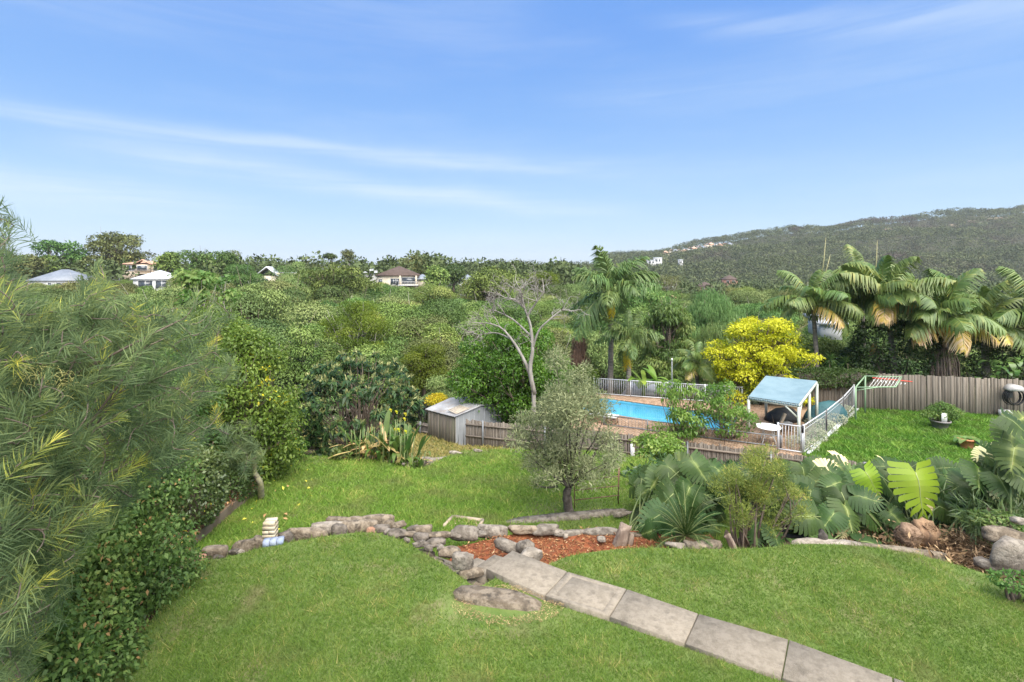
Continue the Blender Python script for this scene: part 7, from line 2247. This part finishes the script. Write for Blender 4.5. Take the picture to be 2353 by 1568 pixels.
ell_leaves(g, cs[:, :3], cs[:, 3], 17000, .075, .011, r, .5, .2, .9, .45, -.1, .3, .15, .18)
tg = G()
for c_ in cs[::2]: limb(tg, (r.normal() * .14, r.normal() * .1, .0), c_[:3], .030, .006, r, .18, 6, 5)
part('foliage', g, Mfin, fs_); part('stem', tg, M_bark, fs_)

# ------------------------------------------------------------------ stumps, driftwood, brush pile
def stump(label, vx, vy, Y, w, h, lean=0, seed=1, name='stump', m=None, cat='stump'):
    p = A(vx, vy, Y) - (0, 0, h * .55); h = h * 1.0; r = np.random.default_rng(seed)
    t = thing(name, label, cat, p)
    n = 12; sides = 14
    zs = np.linspace(-.15, h, n)
    th = np.arange(sides) * 2 * math.pi / sides
    lob = 1 + .13 * np.sin(th * 3 + seed) + .08 * np.sin(th * 5 + 2 * seed) + .05 * r.normal(size=sides)
    V = []
    for z in zs:
        f = z / h
        rr_ = w / 2 * (1.15 - .25 * f) * lob * (1 + .05 * r.normal(size=sides))
        top = (.10 * h * np.sin(th * 2 + seed) * (f > .95))
        V.append(np.stack([np.cos(th) * rr_ + lean * z, np.sin(th) * rr_, z + top], 1))
    V = np.concatenate(V); i = np.arange(sides); j = (i + 1) % sides
    g = G(); g.add(V, [np.stack([k * sides + i, k * sides + j, (k + 1) * sides + j, (k + 1) * sides + i], 1) for k in range(n - 1)] + [np.array([np.arange(sides) + (n - 1) * sides])])
    part('wood', g, m or M_oldwood, t)
    return t


M_drift = surf('grey_brown_driftwood', (.20, .15, .115), (.33, .26, .205), 10, .9, .9, 30, stretch=(1, 1, .2), c3=(.10, .07, .055))
s1 = stump('split grey-brown log standing tilted in the red mulch', 1418, 1232, 10.2, .26, .46, .35, 3, 'log', M_drift, 'log')
part('branch_stub', G().tube([(.22, 0, -.05), (.26, -.05, .2), (.30, 0, .3)], (.07, .06, .045), 7), M_drift, s1)
M_mosspost = surf('mossy_dark_wood', (.05, .045, .038), (.11, .095, .08), 9, .95, .9, 40)
stump('dark rough cut post standing behind the long pale stone', 1893, 1248, 9.3, .16, .42, -.05, 5, 'cut_post', M_mosspost, 'post')
M_fib = surf('fibrous_root_ball', (.15, .095, .06), (.28, .19, .125), 14, .95, 1.0, 40, stretch=(1, 1, 2))
def root_stump(label, vx, vy, Y, size, seed, m):
    t = thing('root_stump', label, 'stump', A(vx, vy, Y)); r = np.random.default_rng(seed)
    part('wood', rock_g(seed, size, 5, 1, .30, 3, tilt=.2), m, t)
    g = G()
    for k in range(150):
        u = unit(1, .2, r)[0] * np.array(size) * .46
        d = np.cross(u, unit(1, 0, r)[0]); d /= np.linalg.norm(d); L = r.uniform(.06, .22)
        g.tube([u - d * L * .5, u * 1.10, u * 1.02 + d * L * .5], r.uniform(.004, .009), 3, r.random(), cap=False)
    part('root_fibre', g, m, t)


root_stump('round fibrous root stump at the front of the brush pile', 2085, 1232, 9.7, (.42, .40, .36), 7, M_fib)
root_stump('freshly split stump with an orange torn top in the brush pile', 2126, 1224, 10.0, (.40, .36, .46), 9, surf('split_stump', (.20, .12, .07), (.34, .22, .13), 9, .9, 1.0, 40, stretch=(1, 1, .25), c3=(.10, .065, .045)))
stump('twisted bare shrub trunk behind the cycad', 1706, 1262, 9.6, .14, .62, -.45, 11, 'shrub_stump', M_drift)
g = G(); r = np.random.default_rng(121)
for k in range(2200):
    p = A(r.uniform(2060, 2345), r.uniform(1195, 1290), 9.6)
    f = r.random(); c_ = np.array((p[0] + 0, 9.0 + 1.6 * f - .35 * max(0, (p[0] - 8) / 2), 0)); c_[2] = zbed(c_[0], c_[1]) + r.uniform(.0, .42) * (.5 + .5 * math.sin(c_[0] * 3))
    d = unit(1, 0, r)[0] * (1, 1, .45); L = r.uniform(.15, .7)
    g.tube([c_ - d * L / 2, c_ + r.normal(size=3) * .03, c_ + d * L / 2], r.uniform(.003, .011), 3, r.random(), cap=False)
n = 2600
C = np.stack([r.uniform(6.3, 9.6, n), r.uniform(8.5, 10.8, n), np.zeros(n)], 1); C[:, 2] = [zbed(a, b) + .04 + .2 * abs(r.normal()) for a, b in C[:, :2]]
g.leaves(C, unit(n, 0, r), unit(n, 1, r), r.uniform(.05, .2, n), r.uniform(.02, .05, n), r.random(n), .3)
tag(part('brush_pile', g, leafm('dead_brush', [(0, (.07, .045, .03)), (.6, (.19, .125, .085)), (1, (.36, .26, .18))], .9, .1, 0)), kind='stuff')
hedge('ivy_patch', 'patch of small pale green ivy leaves above the boulders', A(2310, 1203, 9.4) + (0, 0, 0), (.75, .6, .25), 1100, .06, .045, Mlay, 0, 'ivy', 15, tone=.75)
hedge('weed_patch', 'small clump of weeds at the foot of the pale boulder', A(2335, 1340, 7.6) + (0, 0, .02), (.6, .4, .16), 500, .06, .035, Mlay, 0, 'weeds', 16, tone=.6)
hedge('low_fern', 'dark strappy undergrowth below the tall monstera clump', A(2320, 1190, 9.7) + (0, 0, 0), (1.6, .8, .5), 1000, .22, .018, Mdrk, 0, 'undergrowth', 17, tone=.5)
# undergrowth in the dark behind the bank
c = np.array((9.0, 13.6, -1.2)); hedge('bank_undergrowth', 'dark low plants under the monstera leaves along the fence', c, (11, 2.6, 1.0), 7000, .2, .08, Mdrk, -.30, 'undergrowth', 18, tone=.4)
# ------------------------------------------------------------------ thin air haze over the whole valley
hm = bpy.data.materials.new('thin_haze')
hm.use_nodes = True
t = NT(hm.node_tree)
o_ = t.n('ShaderNodeOutputMaterial')
pv = t.n('ShaderNodeVolumePrincipled')
pv.inputs['Color'].default_value = (.93, .96, 1, 1)
pv.inputs['Density'].default_value = .00013
pv.inputs['Anisotropy'].default_value = .2
t.l(pv.outputs[0], o_.inputs['Volume'])
hz = part('haze', G().box((0, 2500, 57), (23600, 5500, 178)), hm)
tag(hz, kind='stuff')
if False:
    print('x')
